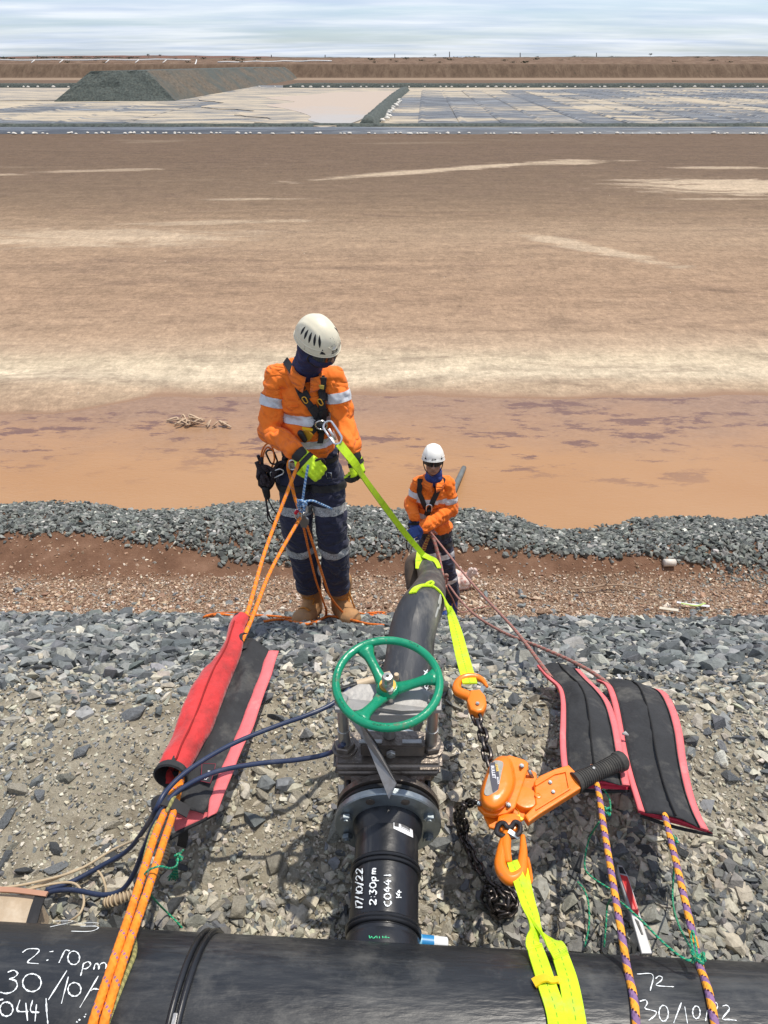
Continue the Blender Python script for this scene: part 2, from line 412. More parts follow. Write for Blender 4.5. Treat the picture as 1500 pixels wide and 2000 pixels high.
def ground_material():
    m = bpy.data.materials.new('ground_earth'); t, n, l, b = nodes_of(m)
    geo = n.new('ShaderNodeNewGeometry'); P = geo.outputs['Position']; sp = n.new('ShaderNodeSeparateXYZ'); l.new(P, sp.inputs[0])
    # y, wobbled sideways so that the edges between soils wander
    wob = mrange(n, l, noise(n, l, P, .55, 5, .6), .3, .7, -.28, .28)
    yw = mth(n, l, 'ADD', sp.outputs[1], wob)
    # near field: tan soil on the bench, slate grey fines, red brown toe
    soil = ramp(n, l, noise(n, l, P, 14, 8, .7), [(.3, (.20, .17, .125)), (.5, (.32, .285, .215)), (.7, (.44, .40, .31))])
    grey = ramp(n, l, noise(n, l, P, 25, 8, .7), [(.3, (.05, .052, .052)), (.7, (.17, .17, .165))])
    brown = ramp(n, l, noise(n, l, P, 3.2, 8, .65), [(.3, (.115, .06, .036)), (.5, (.17, .092, .056)), (.72, (.24, .14, .09))])
    peb = ramp(n, l, noise(n, l, P, 60, 5, .7), [(.3, (.11, .065, .04)), (.5, (.21, .135, .09)), (.68, (.38, .28, .20))])
    c = mixc(n, l, mrange(n, l, yw, 1.75, 2.3), soil, grey)
    c = mixc(n, l, mrange(n, l, yw, 3.3, 3.5), c, peb)
    c = mixc(n, l, mrange(n, l, sp.outputs[1], 6.2, 6.38), c, brown)
    # far plain, its own distance ramp (log of y)
    lg = mth(n, l, 'LOGARITHM', mth(n, l, 'MAXIMUM', mth(n, l, 'MULTIPLY', sp.outputs[1], mrange(n, l, noise(n, l, P, .05, 4, .6, (.35, 1, 1)), .3, .7, 0.92, 1.08)), 1.0), 10.0)
    u = mrange(n, l, lg, 1.0, 2.0)
    wet, pale, mid, dk = (.30, .17, .105), (.60, .50, .36), (.36, .25, .17), (.165, .11, .075)
    far = ramp(n, l, u, [(.0, wet), (.09, (.44, .33, .225)), (.11, pale), (.14, (.55, .45, .315)), (.165, (.45, .335, .23)), (.20, (.36, .25, .165)), (.28, (.33, .222, .143)), (.36, (.325, .222, .143)), (.43, (.325, .23, .15)),
                         (.50, (.24, .165, .105)), (.58, (.18, .124, .08)), (.68, (.145, .098, .064)), (.82, (.14, .094, .061)), (1, (.145, .096, .064))])
    # streaks dragged sideways across the plain
    st = noise(n, l, P, .22, 10, .72, (.22, 1.0, 1.0), 1.2)
    far = mixc(n, l, mrange(n, l, st, .58, .76, 0, .4), far, (.42, .33, .23))
    st2 = noise(n, l, P, .8, 10, .75, (.3, 1.0, 1.0), .8)
    far = mixc(n, l, mrange(n, l, st2, .32, .5, .55, 0), far, (.16, .105, .075))
    # big pale patches, placed in metres on the plain
    for (cx, cy, rx, ry, k, sh_) in ((-10.5, 26.8, 5.6, 1.6, .6, 0), (-7, 29.5, 4, .5, .45, .1), (7.3, 25, 2.6, .9, .65, -1.1), (3, 44.8, 8.6, 1.0, .75, .53), (11, 48.5, 4, 1.4, .7, .2), (18.5, 38.8, 6.5, 2.6, .85, -.1), (16, 35, 2.5, .35, .5, 0), (-16, 45, 4, .6, .5, .15), (-6, 35, 2.4, .35, .5, .05), (21, 46, 3, .6, .6, 0), (-23, 43, 2.5, .5, .6, 0)):
        v = n.new('ShaderNodeVectorMath'); v.operation = 'SUBTRACT'; l.new(P, v.inputs[0]); v.inputs[1].default_value = (cx, cy, -5.57)
        sx_ = n.new('ShaderNodeSeparateXYZ'); l.new(v.outputs[0], sx_.inputs[0]); cx_ = n.new('ShaderNodeCombineXYZ'); l.new(sx_.outputs[0], cx_.inputs[0]); l.new(mth(n, l, 'SUBTRACT', sx_.outputs[1], mth(n, l, 'MULTIPLY', sx_.outputs[0], sh_)), cx_.inputs[1])
        w = n.new('ShaderNodeVectorMath'); w.operation = 'MULTIPLY'; l.new(cx_.outputs[0], w.inputs[0]); w.inputs[1].default_value = (1/rx, 1/ry, 0)
        ln = n.new('ShaderNodeVectorMath'); ln.operation = 'LENGTH'; l.new(w.outputs[0], ln.inputs[0])
        d = mth(n, l, 'ADD', ln.outputs['Value'], mrange(n, l, st2, .25, .75, -.9, .9))
        far = mixc(n, l, mrange(n, l, d, .55, 1.1, k, 0), far, (.52, .41, .29))
    grain = noise(n, l, P, 1.6, 12, .8, (.5, 1, 1))
    far = mixc(n, l, 1.0, far, mixc(n, l, mrange(n, l, grain, .3, .7), (.72, .72, .72), (1.25, 1.25, 1.25)), 'MULTIPLY')
    g2 = noise(n, l, P, 7, 8, .85, (.7, 1, 1)); far = mixc(n, l, 1.0, far, mixc(n, l, mrange(n, l, g2, .35, .65), (.78, .77, .76), (1.18, 1.18, 1.18)), 'MULTIPLY')
    g3 = noise(n, l, P, .8, 6, .8, (.05, 1.6, 1)); far = mixc(n, l, 1.0, far, mixc(n, l, mrange(n, l, g3, .35, .65), (.92, .92, .92), (1.06, 1.06, 1.06)), 'MULTIPLY')
    for sc_, lo_, hi_, ys_ in ((4.5, .86, 1.12, .4), (13, .86, 1.12, .6)):
        gg = noise(n, l, P, sc_, 5, .8, (1, ys_, 1), .8); far = mixc(n, l, 1.0, far, mixc(n, l, mrange(n, l, gg, .36, .64), (lo_,)*3, (hi_,)*3), 'MULTIPLY')  # light and dark contrast of rough relief, put into the plain's colour
    clods = noise(n, l, P, 3.2, 4, .7, (1, .5, 1)); far = mixc(n, l, mrange(n, l, clods, .70, .74, 0, .45), far, (.08, .055, .04))
    flk = noise(n, l, P, 9, 3, .6, (1, .5, 1)); far = mixc(n, l, mrange(n, l, flk, .735, .76, 0, .7), far, (.62, .56, .46))
    c = mixc(n, l, mrange(n, l, yw, 10.5, 11.5), c, far)
    # wet margin by the water level
    wetf = mrange(n, l, sp.outputs[2], -5.614, -5.600, 1, 0)
    wetf = mth(n, l, 'MULTIPLY', wetf, mrange(n, l, sp.outputs[1], 10, 11))
    c = mixc(n, l, wetf, c, (.30, .19, .125))
    l.new(c, b.inputs['Base Color']); b.inputs['Roughness'].default_value = .95; setin(b, 'Specular IOR Level', .2)
    h1 = noise(n, l, P, 90, 6, .7); h2 = noise(n, l, P, 18, 8, .7)
    hh = mth(n, l, 'ADD', mth(n, l, 'MULTIPLY', h1, .35), h2)
    h3 = noise(n, l, P, 3.0, 10, .75, (.4, 1, 1)); hh = mth(n, l, 'ADD', hh, h3)
    bp = n.new('ShaderNodeBump'); bp.inputs['Strength'].default_value = .8; bp.inputs['Distance'].default_value = .03; l.new(hh, bp.inputs['Height']); l.new(bp.outputs[0], b.inputs['Normal'])
    return m
def axis_lines(lo, hi, step, far_lo, far_hi, k=1.12):
    a = list(np.arange(lo, hi+1e-6, step)); s = step
    while a[-1] < far_hi: s *= k; a.append(a[-1]+s)
    s = step; b = []
    x = lo
    while x > far_lo: s *= k; x -= s; b.append(x)
    return np.array(b[::-1]+a)
def ground():
    xs = axis_lines(-3.2, 3.2, .03, -3500, 3500, 1.075); ys = axis_lines(0.2, 4.0, .025, -40, 9, 1.02)
    ys = ys[ys < 9]; e = list(ys); s = .05
    while e[-1] < 6000: s *= 1.06; e.append(e[-1]+s)
    ys = np.array(e); X, Y = np.meshgrid(xs, ys); Z = terr(X, Y)
    nx, ny = len(xs), len(ys); me = bpy.data.meshes.new('ground')
    co = np.stack([X.ravel(), Y.ravel(), Z.ravel()], 1).astype(np.float32)
    i = np.arange((nx-1)*(ny-1)); r, cidx = i//(nx-1), i % (nx-1); a = r*nx+cidx
    f = np.stack([a, a+1, a+nx+1, a+nx], 1).astype(np.int32)
    me.vertices.add(len(co)); me.vertices.foreach_set('co', co.ravel()); me.loops.add(f.size); me.loops.foreach_set('vertex_index', f.ravel())
    me.polygons.add(len(f)); me.polygons.foreach_set('loop_start', np.arange(0, f.size, 4, dtype=np.int32)); me.update(calc_edges=True)
    o = link('ground', me, ground_material(), None, True, origin=(0, 0, 0)); tag(o, kind='structure'); return o
GROUND = ground()

def water_material():
    m = bpy.data.materials.new('muddy_water'); t, n, l, b = nodes_of(m)
    geo = n.new('ShaderNodeNewGeometry'); P = geo.outputs['Position']; sp = n.new('ShaderNodeSeparateXYZ'); l.new(P, sp.inputs[0])
    base = ramp(n, l, noise(n, l, P, .5, 6, .6, (.5, 1, 1), .5), [(.3, (.355, .19, .085)), (.7, (.385, .22, .11))])
    deep = mixc(n, l, mrange(n, l, mth(n, l, 'ADD', sp.outputs[1], mrange(n, l, noise(n, l, P, .5, 5), .3, .7, -.6, .6)), 10.2, 12.6), base, (.36, .21, .12))
    edge = mrange(n, l, mth(n, l, 'ADD', sp.outputs[1], mrange(n, l, noise(n, l, P, .7, 6, .65, (.6, 1, 1), .5), .3, .7, -.9, .9)), 10.0, 12.3)
    rip = noise(n, l, P, 7, 5, .6, (1.0, 1.5, 1), 1.0)
    deep = mixc(n, l, mth(n, l, 'MULTIPLY', edge, .85), deep, mixc(n, l, mrange(n, l, rip, .35, .65), (.21, .128, .08), (.30, .19, .122)))
    # silt shoals: thin mud showing through as purplish patches
    sh = noise(n, l, P, 2.2, 9, .72, (.5, 1.4, 1)); zone = noise(n, l, P, .28, 3, .5)
    k = mth(n, l, 'MULTIPLY', mrange(n, l, sh, .54, .60), mrange(n, l, mth(n, l, 'ADD', mth(n, l, 'MULTIPLY', sp.outputs[1], .22), mth(n, l, 'MULTIPLY', zone, 1.6)), 2.78, 3.15))
    c = mixc(n, l, mth(n, l, 'MULTIPLY', k, .9), deep, (.15, .08, .062))
    l.new(c, b.inputs['Base Color']); b.inputs['Roughness'].default_value = .34; setin(b, 'Specular IOR Level', .25)
    h = mth(n, l, 'ADD', noise(n, l, P, 9, 4, .6, (1, 2.2, 1)), mth(n, l, 'MULTIPLY', noise(n, l, P, 30, 3, .6, (1, 1.6, 1)), .3))
    bp = n.new('ShaderNodeBump'); bp.inputs['Strength'].default_value = .35; bp.inputs['Distance'].default_value = .02; l.new(h, bp.inputs['Height']); l.new(bp.outputs[0], b.inputs['Normal'])
    return m
def grid_sheet(name, x0, x1, y0, y1, z, mat, nx=2, ny=2, fz=None, parent=None, kind='structure'):
    V = []; F = []
    for j in range(ny+1):
        for i in range(nx+1):
            x = x0+(x1-x0)*i/nx; y = y0+(y1-y0)*j/ny; V.append((x, y, z if fz is None else fz(x, y)))
    for j in range(ny):
        for i in range(nx): a = j*(nx+1)+i; F.append((a, a+1, a+nx+2, a+nx+1))
    o = mesh(name, V, F, mat, parent, True)
    if kind and not parent: tag(o, kind=kind)
    return o
grid_sheet('water', -60, 60, 6.5, 16.5, WATER_Z, water_material())

# ------------------------------------------------------------------ loose rock
def rock_template(seed, flat=.55):
    r = random.Random(seed); bm = bmesh.new()
    a, b_, c = 1.0, r.uniform(.55, .9), r.uniform(.28, flat+.1)
    for _ in range(r.randint(9, 13)):
        v = Vector((r.gauss(0, 1), r.gauss(0, 1), r.gauss(0, 1))).normalized()*r.uniform(.8, 1.0)
        v = Vector([max(-.74, min(.74, q)) for q in v])
        bm.verts.new((v.x*a*.68, v.y*b_*.68, v.z*c*.68))
    g = bmesh.ops.convex_hull(bm, input=bm.verts)
    for v in [v for v in bm.verts if not v.link_faces]: bm.verts.remove(v)
    bmesh.ops.triangulate(bm, faces=bm.faces); bm.verts.index_update()
    V = np.array([v.co[:] for v in bm.verts], np.float32); F = np.array([[v.index for v in f.verts] for f in bm.faces], np.int32)
    bm.free(); return V, F
TEMPL = [rock_template(i) for i in range(48)]
def rockmat(name):
    m = bpy.data.materials.new(name); t, n, l, b = nodes_of(m)
    at = n.new('ShaderNodeAttribute'); at.attribute_name = 'tint'; geo = n.new('ShaderNodeNewGeometry')
    nz = noise(n, l, geo.outputs['Position'], 45, 7, .72)
    c = mixc(n, l, 1.0, at.outputs['Color'], mixc(n, l, mrange(n, l, nz, .3, .7), (.68, .68, .68), (1.3, 1.3, 1.28)), 'MULTIPLY')
    l.new(c, b.inputs['Base Color']); b.inputs['Roughness'].default_value = .82; setin(b, 'Specular IOR Level', .35)
    bp = n.new('ShaderNodeBump'); bp.inputs['Strength'].default_value = .6; bp.inputs['Distance'].default_value = .006; l.new(noise(n, l, geo.outputs['Position'], 110, 5, .7, (1, 1, 2.2)), bp.inputs['Height']); l.new(bp.outputs[0], b.inputs['Normal'])
    return m
ROCKM = rockmat('broken_rock')
def scatter(name, xy, size, cols, tilt=.5, sink=.1, lift=None):
    """one joined mesh of many angular chips, base colour per chip"""
    n = len(xy); x, y = xy[:, 0], xy[:, 1]; z = terr(x, y)
    # orient with the slope
    e = .04; gx = (terr(x+e, y)-terr(x-e, y))/(2*e); gy = (terr(x, y+e)-terr(x, y-e))/(2*e)
    N_ = np.stack([-gx, -gy, np.ones(n)], 1)+rng.normal(0, tilt*.5, (n, 3)); N_ /= np.linalg.norm(N_, axis=1)[:, None]
    yaw = rng.uniform(0, 2*np.pi, n); T = np.stack([np.cos(yaw), np.sin(yaw), np.zeros(n)], 1); T -= N_*(T*N_).sum(1)[:, None]; T /= np.linalg.norm(T, axis=1)[:, None]
    B = np.cross(N_, T); R = np.stack([T, B, N_], 2)
    z = z + size*(.14-sink) + (0 if lift is None else lift)
    pick = rng.integers(0, len(TEMPL), n); VS, FS, CS = [], [], []; off = 0
    for k, (V, F) in enumerate(TEMPL):
        idx = np.nonzero(pick == k)[0]
        if not len(idx): continue
        sc = np.stack([np.ones(len(idx)), rng.uniform(.75, 1.15, len(idx)), rng.uniform(.8, 1.3, len(idx))], 1)*size[idx][:, None]
        W = np.einsum('nij,nvj->nvi', R[idx], V[None]*sc[:, None, :]) + np.stack([x[idx], y[idx], z[idx]], 1)[:, None, :]
        VS.append(W.reshape(-1, 3)); m_ = len(V)
        FS.append((F[None]+(np.arange(len(idx))*m_)[:, None, None]+off).reshape(-1, 3)); off += len(idx)*m_
        CS.append(np.repeat(cols[idx], m_, 0))
    V = np.concatenate(VS).astype(np.float32); F = np.concatenate(FS).astype(np.int32); Cc = np.concatenate(CS).astype(np.float32)
    me = bpy.data.meshes.new(name); me.vertices.add(len(V)); me.vertices.foreach_set('co', V.ravel())
    me.loops.add(F.size); me.loops.foreach_set('vertex_index', F.ravel()); me.polygons.add(len(F)); me.polygons.foreach_set('loop_start', np.arange(0, F.size, 3, dtype=np.int32))
    me.update(calc_edges=True)
    ca = me.color_attributes.new('tint', 'FLOAT_COLOR', 'POINT'); ca.data.foreach_set('color', np.concatenate([Cc, np.ones((len(Cc), 1), np.float32)], 1).ravel())
    o = link(name, me, ROCKM, GROUND, False, origin=(0, 0, 0)); tag(o, kind='stuff'); print(name, len(xy), 'rocks', len(F), 'tris'); return o
def palette(n, items, jit=.12):
    w = np.array([i[0] for i in items], float); w /= w.sum(); k = rng.choice(len(items), n, p=w); base = np.array([i[1] for i in items])[k]
    return np.clip(base*(1+rng.normal(0, jit, (n, 1)))*(1+rng.normal(0, .02, (n, 3))), .01, .9)
TAN = [(5, (.42, .385, .305)), (3, (.33, .31, .255)), (2.4, (.52, .48, .39)), (1.3, (.15, .155, .16)), (1.0, (.23, .24, .24)), (.4, (.65, .61, .50))]
SLATE = [(5, (.165, .18, .182)), (4, (.105, .115, .12)), (3, (.24, .25, .245)), (1.8, (.35, .35, .32)), (.6, (.5, .48, .42))]
DARKS = [(5, (.17, .17, .16)), (4, (.10, .105, .108)), (3, (.26, .255, .225)), (2, (.36, .34, .28)), (.6, (.5, .47, .38))]
TAN_C = lambda n: palette(n, TAN)
def blend_cols(x, y, n):
    # tan on the bench; grey on the slope; tan spill round the valve and pipe
    edge = 1.62+.35*np.exp(-((x-.05)/.5)**2)+.25*np.clip(x-.35, 0, .6)+.4*fbm(x*1.6, y*1.6, 77, 3)
    k = np.clip((y-edge)/.95+.5, 0, 1); t = palette(n, TAN); s = palette(n, SLATE)
    c = np.where((rng.random(n) < k)[:, None], s, t); dk_ = palette(n, DARKS)
    w = np.clip((1.12-y)/.12, 0, 1)*np.clip((x-.22)/.08, 0, 1) + np.clip((.98-y)/.1, 0, 1)*np.clip((-x-.30)/.08, 0, 1)
    return np.where((rng.random(n) < w*.8)[:, None], dk_, c)
def uni(n, x0, x1, y0, y1, wide=None):
    y = rng.uniform(y0, y1, n)
    if wide: # fan that widens with distance
        hw = wide[0]+wide[1]*y; x = rng.uniform(-1, 1, n)*hw
    else: x = rng.uniform(x0, x1, n)
    return np.stack([x, y], 1)
# bench: grit, chips and broken stone in the tan soil
n = 31000; p = uni(n, 0, 0, .55, 2.15, (.62, .60)); s = .006+.011*rng.random(n)**1.5; scatter('gravel', p, s, blend_cols(p[:, 0], p[:, 1], n), .8, 0)
def patches(p):
    k = np.zeros(len(p))
    for cx, cy, r in ((-.27, 1.12, .17), (-.20, 1.35, .15), (.19, .98, .10), (.17, .87, .09), (.50, 1.45, .22), (-.75, 1.30, .22), (-1.0, 1.15, .2), (.62, 1.18, .12), (-.45, 1.45, .15), (1.02, 1.25, .14), (.28, 1.52, .12)): k = np.maximum(k, np.exp(-(((p[:, 0]-cx)**2+(p[:, 1]-cy)**2)/r**2)))
    return k
clump = lambda p, f=1.0: fbm(p[:, 0]*1.9*f, p[:, 1]*1.9*f, 91, 3)-.25*patches(p)
n = 28000; p = uni(n, 0, 0, .55, 2.2, (.62, .60)); p = p[(clump(p)+rng.normal(0, .12, n)) > -.10]; n = len(p); s = .015+.022*rng.random(n)**2; scatter('gravel', p, s, blend_cols(p[:, 0], p[:, 1], n), .9, 0)
n = 3900; p = uni(n, 0, 0, .55, 1.9, (.62, .60)); near_pipe = np.abs(p[:, 1]-.80) < .16; keep = (near_pipe & (rng.random(n) < .8) & (patches(p) < .4)) | ((clump(p, .7)+rng.normal(0, .1, n)) > .0); p = p[keep]; n = len(p)
s = .028+.05*rng.random(n)**2; scatter('gravel', p, s, blend_cols(p[:, 0], p[:, 1], n), .8, .12)
# slope: piled slate
n = 14500; p = uni(n, 0, 0, 1.5, 3.62, (.3, .68)); p = p[(p[:, 1] > 1.5+1.0*rng.random(n)*(1+1.2*fbm(p[:, 0]*2, p[:, 1], 5, 2)))]; n = len(p)
s = .032+.035*rng.random(n)**1.8; scatter('gravel', p, s, blend_cols(p[:, 0], p[:, 1], n), 1.0, -.05)
n = 1500; p = uni(n, 0, 0, 1.9, 3.6, (.3, .68)); s = .065+.05*rng.random(n)**2; scatter('gravel', p, s, palette(n, SLATE), .9, -.02)
# the same stone carries on to both sides of the picture
n = 17000; p = np.stack([rng.choice([-1, 1], n)*rng.uniform(1.0, 4.2, n), rng.uniform(.5, 3.6, n)], 1); p = p[np.abs(p[:, 0]) > .55+.58*p[:, 1]]; n = len(p); s = .022+.045*rng.random(n)**2; scatter('gravel', p, s, blend_cols(p[:, 0], p[:, 1], n), .9, 0)
# toe: brown pebbles, then the slate berm by the water
PEB = [(5, (.34, .22, .145)), (3, (.24, .145, .095)), (3.2, (.48, .36, .26)), (1.4, (.64, .55, .44)), (1, (.25, .24, .22))]
n = 30000; p = uni(n, 0, 0, 5.3, 6.60, (.8, .66)); p = p[p[:, 1] < 6.34+.10*rng.normal(0, .6, n)]; n = len(p); s = .016+.03*rng.random(n)**2.5; scatter('gravel', p, s, palette(n, PEB), .8, 0)
n = 900; p = uni(n, 0, 0, 4.9, 6.0, (.8, .66)); s = .05+.05*rng.random(n)**2; scatter('gravel', p, s, palette(n, PEB+[(4, (.2, .21, .21))]), .8, 0)
BERM = [(5, (.155, .165, .152)), (4, (.10, .11, .104)), (3, (.225, .232, .212)), (1, (.32, .32, .29)), (.12, (.6, .58, .52))]
n = 42000; p = uni(n, 0, 0, 6.3, 9.0, (1.0, .68)); X_, Y_ = p[:, 0], p[:, 1]
front = 6.90-.045*(X_+4.8)+.07*np.sin(X_*1.35+.6)+.36*fbm(X_*.8, X_*0+3, 12, 3)
back = 8.66-0.75*np.exp(-((X_-2.6)/0.9)**2)-.35*np.clip((X_-3.2)/2, 0, 1)-.12*np.sin(X_*1.7+1)
p = p[(Y_ > front+rng.normal(0, .05, n)) & (Y_ < back)]; n = len(p); s = .028+.075*rng.random(n)**2.2; scatter('gravel', p, s, palette(n, BERM, .22), .9, -.08, .01*rng.random(n))
n = 1200; p = uni(n, 0, 0, 6.3, 7.1, (1.0, .68)); s = .02+.035*rng.random(n)**2; scatter('gravel', p, s, palette(n, PEB), .8, .1)
n = 1500; p = np.stack([5.05+.55*rng.normal(0, 1, n), 6.35+.12*rng.normal(0, 1, n)], 1); s = .02+.03*rng.random(n); scatter('gravel', p, s, palette(n, BERM), .8, 0)

# the stones that show largest, each an object of its own
SM = {}
def stone_mat(col):
    m = bpy.data.materials.new('stone'); t, n, l, b = nodes_of(m)
    tcn = n.new('ShaderNodeTexCoord'); P = tcn.outputs['Object']; oi = n.new('ShaderNodeObjectInfo')
    a = noise(n, l, P, 9, 8, .7); c = ramp(n, l, a, [(.25, tuple(v*.62 for v in col)), (.5, col), (.75, tuple(min(1, v*1.42) for v in col))])
    h = n.new('ShaderNodeHueSaturation'); l.new(c, h.inputs['Color']); l.new(mrange(n, l, oi.outputs['Random'], 0, 1, .72, 1.25), h.inputs['Value']); l.new(h.outputs[0], b.inputs['Base Color'])
    b.inputs['Roughness'].default_value = .85
    bp = n.new('ShaderNodeBump'); bp.inputs['Strength'].default_value = .7; bp.inputs['Distance'].default_value = .05; l.new(mth(n, l, 'ADD', noise(n, l, P, 7, 8, .75, (1, 1, 3)), 0.0), bp.inputs['Height']); l.new(bp.outputs[0], b.inputs['Normal'])
    return m
def stone_mesh(seed, mat):
    r = random.Random(seed); bm = bmesh.new(); V, F = rock_template(500+seed, .5)
    vs = [bm.verts.new(v) for v in V]
    for f in F: bm.faces.new([vs[i] for i in f])
    bmesh.ops.dissolve_limit(bm, angle_limit=.12, verts=bm.verts, edges=bm.edges)
    bmesh.ops.bevel(bm, geom=bm.edges[:], offset=.018, segments=1, affect='EDGES', clamp_overlap=True)
    bmesh.ops.triangulate(bm, faces=bm.faces)
    me = bpy.data.meshes.new('stone'); bm.to_mesh(me); bm.free(); me.materials.append(mat); return me
tan_m, slate_m, dark_m, pale_m, olive_m = stone_mat((.42, .385, .305)), stone_mat((.18, .192, .20)), stone_mat((.10, .107, .112)), stone_mat((.58, .54, .44)), stone_mat((.30, .295, .245))
ST = {k: [stone_mesh(i*7+j, m_) for i in range(6)] for j, (k, m_) in enumerate((('tan', tan_m), ('slate', slate_m), ('dark', dark_m), ('pale', pale_m), ('olive', olive_m)))}
def stone(px, py, wpx, kind='tan', rz=0, flat=1.0, asp=1.0, sink=.25, i=None):
    """a stone that shows wpx photo pixels wide, resting on the ground at that spot"""
    p = PG(px, py, .01); d = p.y*CP-p.z*SP; L_ = wpx/1333.3*d
    o = bpy.data.objects.new('stone', ST[kind][random.randrange(6) if i is None else i]); C.objects.link(o); o.parent = GROUND
    o.location = (p.x, p.y, p.z+L_*(.2-sink)); o.scale = (L_, L_*asp, L_*flat); e = .03
    sx = (tz(p.x+e, p.y)-tz(p.x-e, p.y))/(2*e); sy = (tz(p.x, p.y+e)-tz(p.x, p.y-e))/(2*e)
    o.rotation_euler = (math.atan(sy)+random.uniform(-.2, .2), -math.atan(sx)+random.uniform(-.2, .2), math.radians(rz)); return o
# (px, py, width px, kind, turn, aspect) read off the photograph
for (a, b_, w, k, r_, s_) in [(70,1305,52,'dark',30,.8),(270,1390,78,'slate',35,.6),(165,1465,42,'slate',30,.8),(205,1430,32,'olive',10,.8),(38,1540,52,'tan',-12,.5),(78,1550,34,'slate',-60,.8),
    (125,1520,44,'olive',-8,.6),(12,1600,50,'slate',65,.6),(20,1655,46,'olive',60,.6),(8,1690,60,'dark',88,.55),(225,1612,45,'tan',15,.6),(180,1610,30,'tan',70,.6),(210,1650,34,'slate',60,.5),
    (475,1718,60,'tan',-60,.7),(395,1775,28,'pale',0,.9),(430,1770,40,'tan',30,.8),(660,1620,56,'olive',70,.7),(672,1785,44,'dark',85,.5),(640,1800,22,'tan',0,.9),(880,1725,62,'tan',10,.8),
    (995,1320,26,'pale',0,.8),(1010,1425,34,'olive',-60,.9),(1075,1464,46,'tan',-15,.5),(1050,1480,30,'tan',-50,.6),(1085,1490,30,'tan',10,.7),(880,1472,30,'tan',-20,.8),(1065,1635,48,'olive',8,.7),
    (1075,1665,34,'dark',50,.9),(1120,1680,60,'dark',-80,.5),(1090,1660,40,'slate',80,.4),(1150,1700,30,'slate',-70,.45),(1105,1745,52,'dark',-70,.7),(1060,1700,34,'olive',70,.8),(1060,1735,30,'tan',-80,.5),(1160,1745,40,'tan',20,.6),
    (1265,1665,62,'dark',-10,.8),(1300,1710,50,'dark',-30,.6),(1130,1835,44,'slate',70,.7),(1180,1835,50,'dark',60,.8),(1385,1845,30,'pale',0,.9),(1460,1815,62,'tan',25,.6),(1405,1750,46,'slate',-5,.6),(1490,1680,56,'tan',-20,.8),
    (1435,1440,44,'slate',-8,.6),(1465,1500,38,'slate',-20,.8),(1430,1520,44,'slate',-60,.7),(1360,1370,44,'pale',-8,.4),(1400,1378,36,'pale',-5,.4),(1410,1395,34,'tan',0,.5),(1345,1470,26,'tan',-70,.7),(1370,1505,30,'tan',-30,.6),(1240,1275,24,'pale',10,.8),
    (150,1250,36,'slate',0,.6),(50,1260,46,'slate',10,.5),(30,1230,44,'olive',25,.5),(255,1255,34,'dark',0,.7),(330,1262,34,'slate',20,.6),(210,1272,30,'dark',0,.8),(225,1275,24,'pale',20,.8),(145,1255,18,'pale',60,.8),(1345,1300,40,'slate',0,.6),(1440,1330,44,'slate',10,.7),
    (385,1350,40,'tan',60,.6),(640,1290,50,'tan',30,.6),(660,1340,30,'olive',10,.8),(950,1280,44,'slate',10,.6),(915,1270,34,'pale',0,.7),(960,1395,26,'tan',0,.7),(1045,1405,28,'olive',80,.6),(530,1345,44,'tan',-20,.3),(540,1400,40,'slate',-25,.35),(500,1395,40,'tan',20,.6),
    (510,1505,36,'tan',0,.7),(515,1550,40,'tan',-20,.6),(545,1580,30,'tan',-10,.7),(590,1600,28,'tan',-10,.6),(610,1630,30,'tan',5,.7),(250,1690,34,'olive',60,.5),(110,1695,50,'slate',30,.5),(50,1700,44,'dark',20,.5),(330,1760,26,'olive',0,.8),(280,1790,34,'dark',50,.6),(170,1760,30,'slate',0,.7),
    (990,1790,40,'slate',40,.6),(905,1545,36,'dark',-70,.6),(905,1600,40,'dark',60,.5),(880,1640,44,'slate',20,.6),(860,1560,50,'tan',80,.5),(930,1430,30,'tan',0,.6),(300,1300,26,'tan',0,.8),(100,1600,24,'tan',0,.8),(60,1480,28,'tan',10,.7),(310,1425,22,'pale',0,.9),(880,1690,26,'slate',0,.8)]:
    stone(a, b_, w, k, r_, random.uniform(.8, 1.2), s_)
random.seed(12)
for _ in range(205):
    zone = random.random()
    if zone < .45: a, b_ = random.uniform(0, 1500), random.uniform(1215, 1330); k = random.choice(['slate', 'slate', 'dark', 'olive', 'pale', 'slate']); w = random.uniform(18, 34)
    elif zone < .72: a, b_ = random.uniform(0, 1500), random.uniform(1330, 1650); k = random.choice(['tan', 'tan', 'olive', 'slate', 'pale']); w = random.uniform(17, 30)
    else: a, b_ = random.uniform(60, 1500), random.uniform(1650, 1850); k = random.choice(['tan', 'olive', 'dark', 'slate', 'olive', 'dark']) if a > 900 or a < 420 else random.choice(['tan', 'olive', 'tan']); w = random.uniform(26, 58)
    stone(a, b_, w, k, random.uniform(0, 360), random.uniform(.8, 1.2), random.uniform(.45, .9))

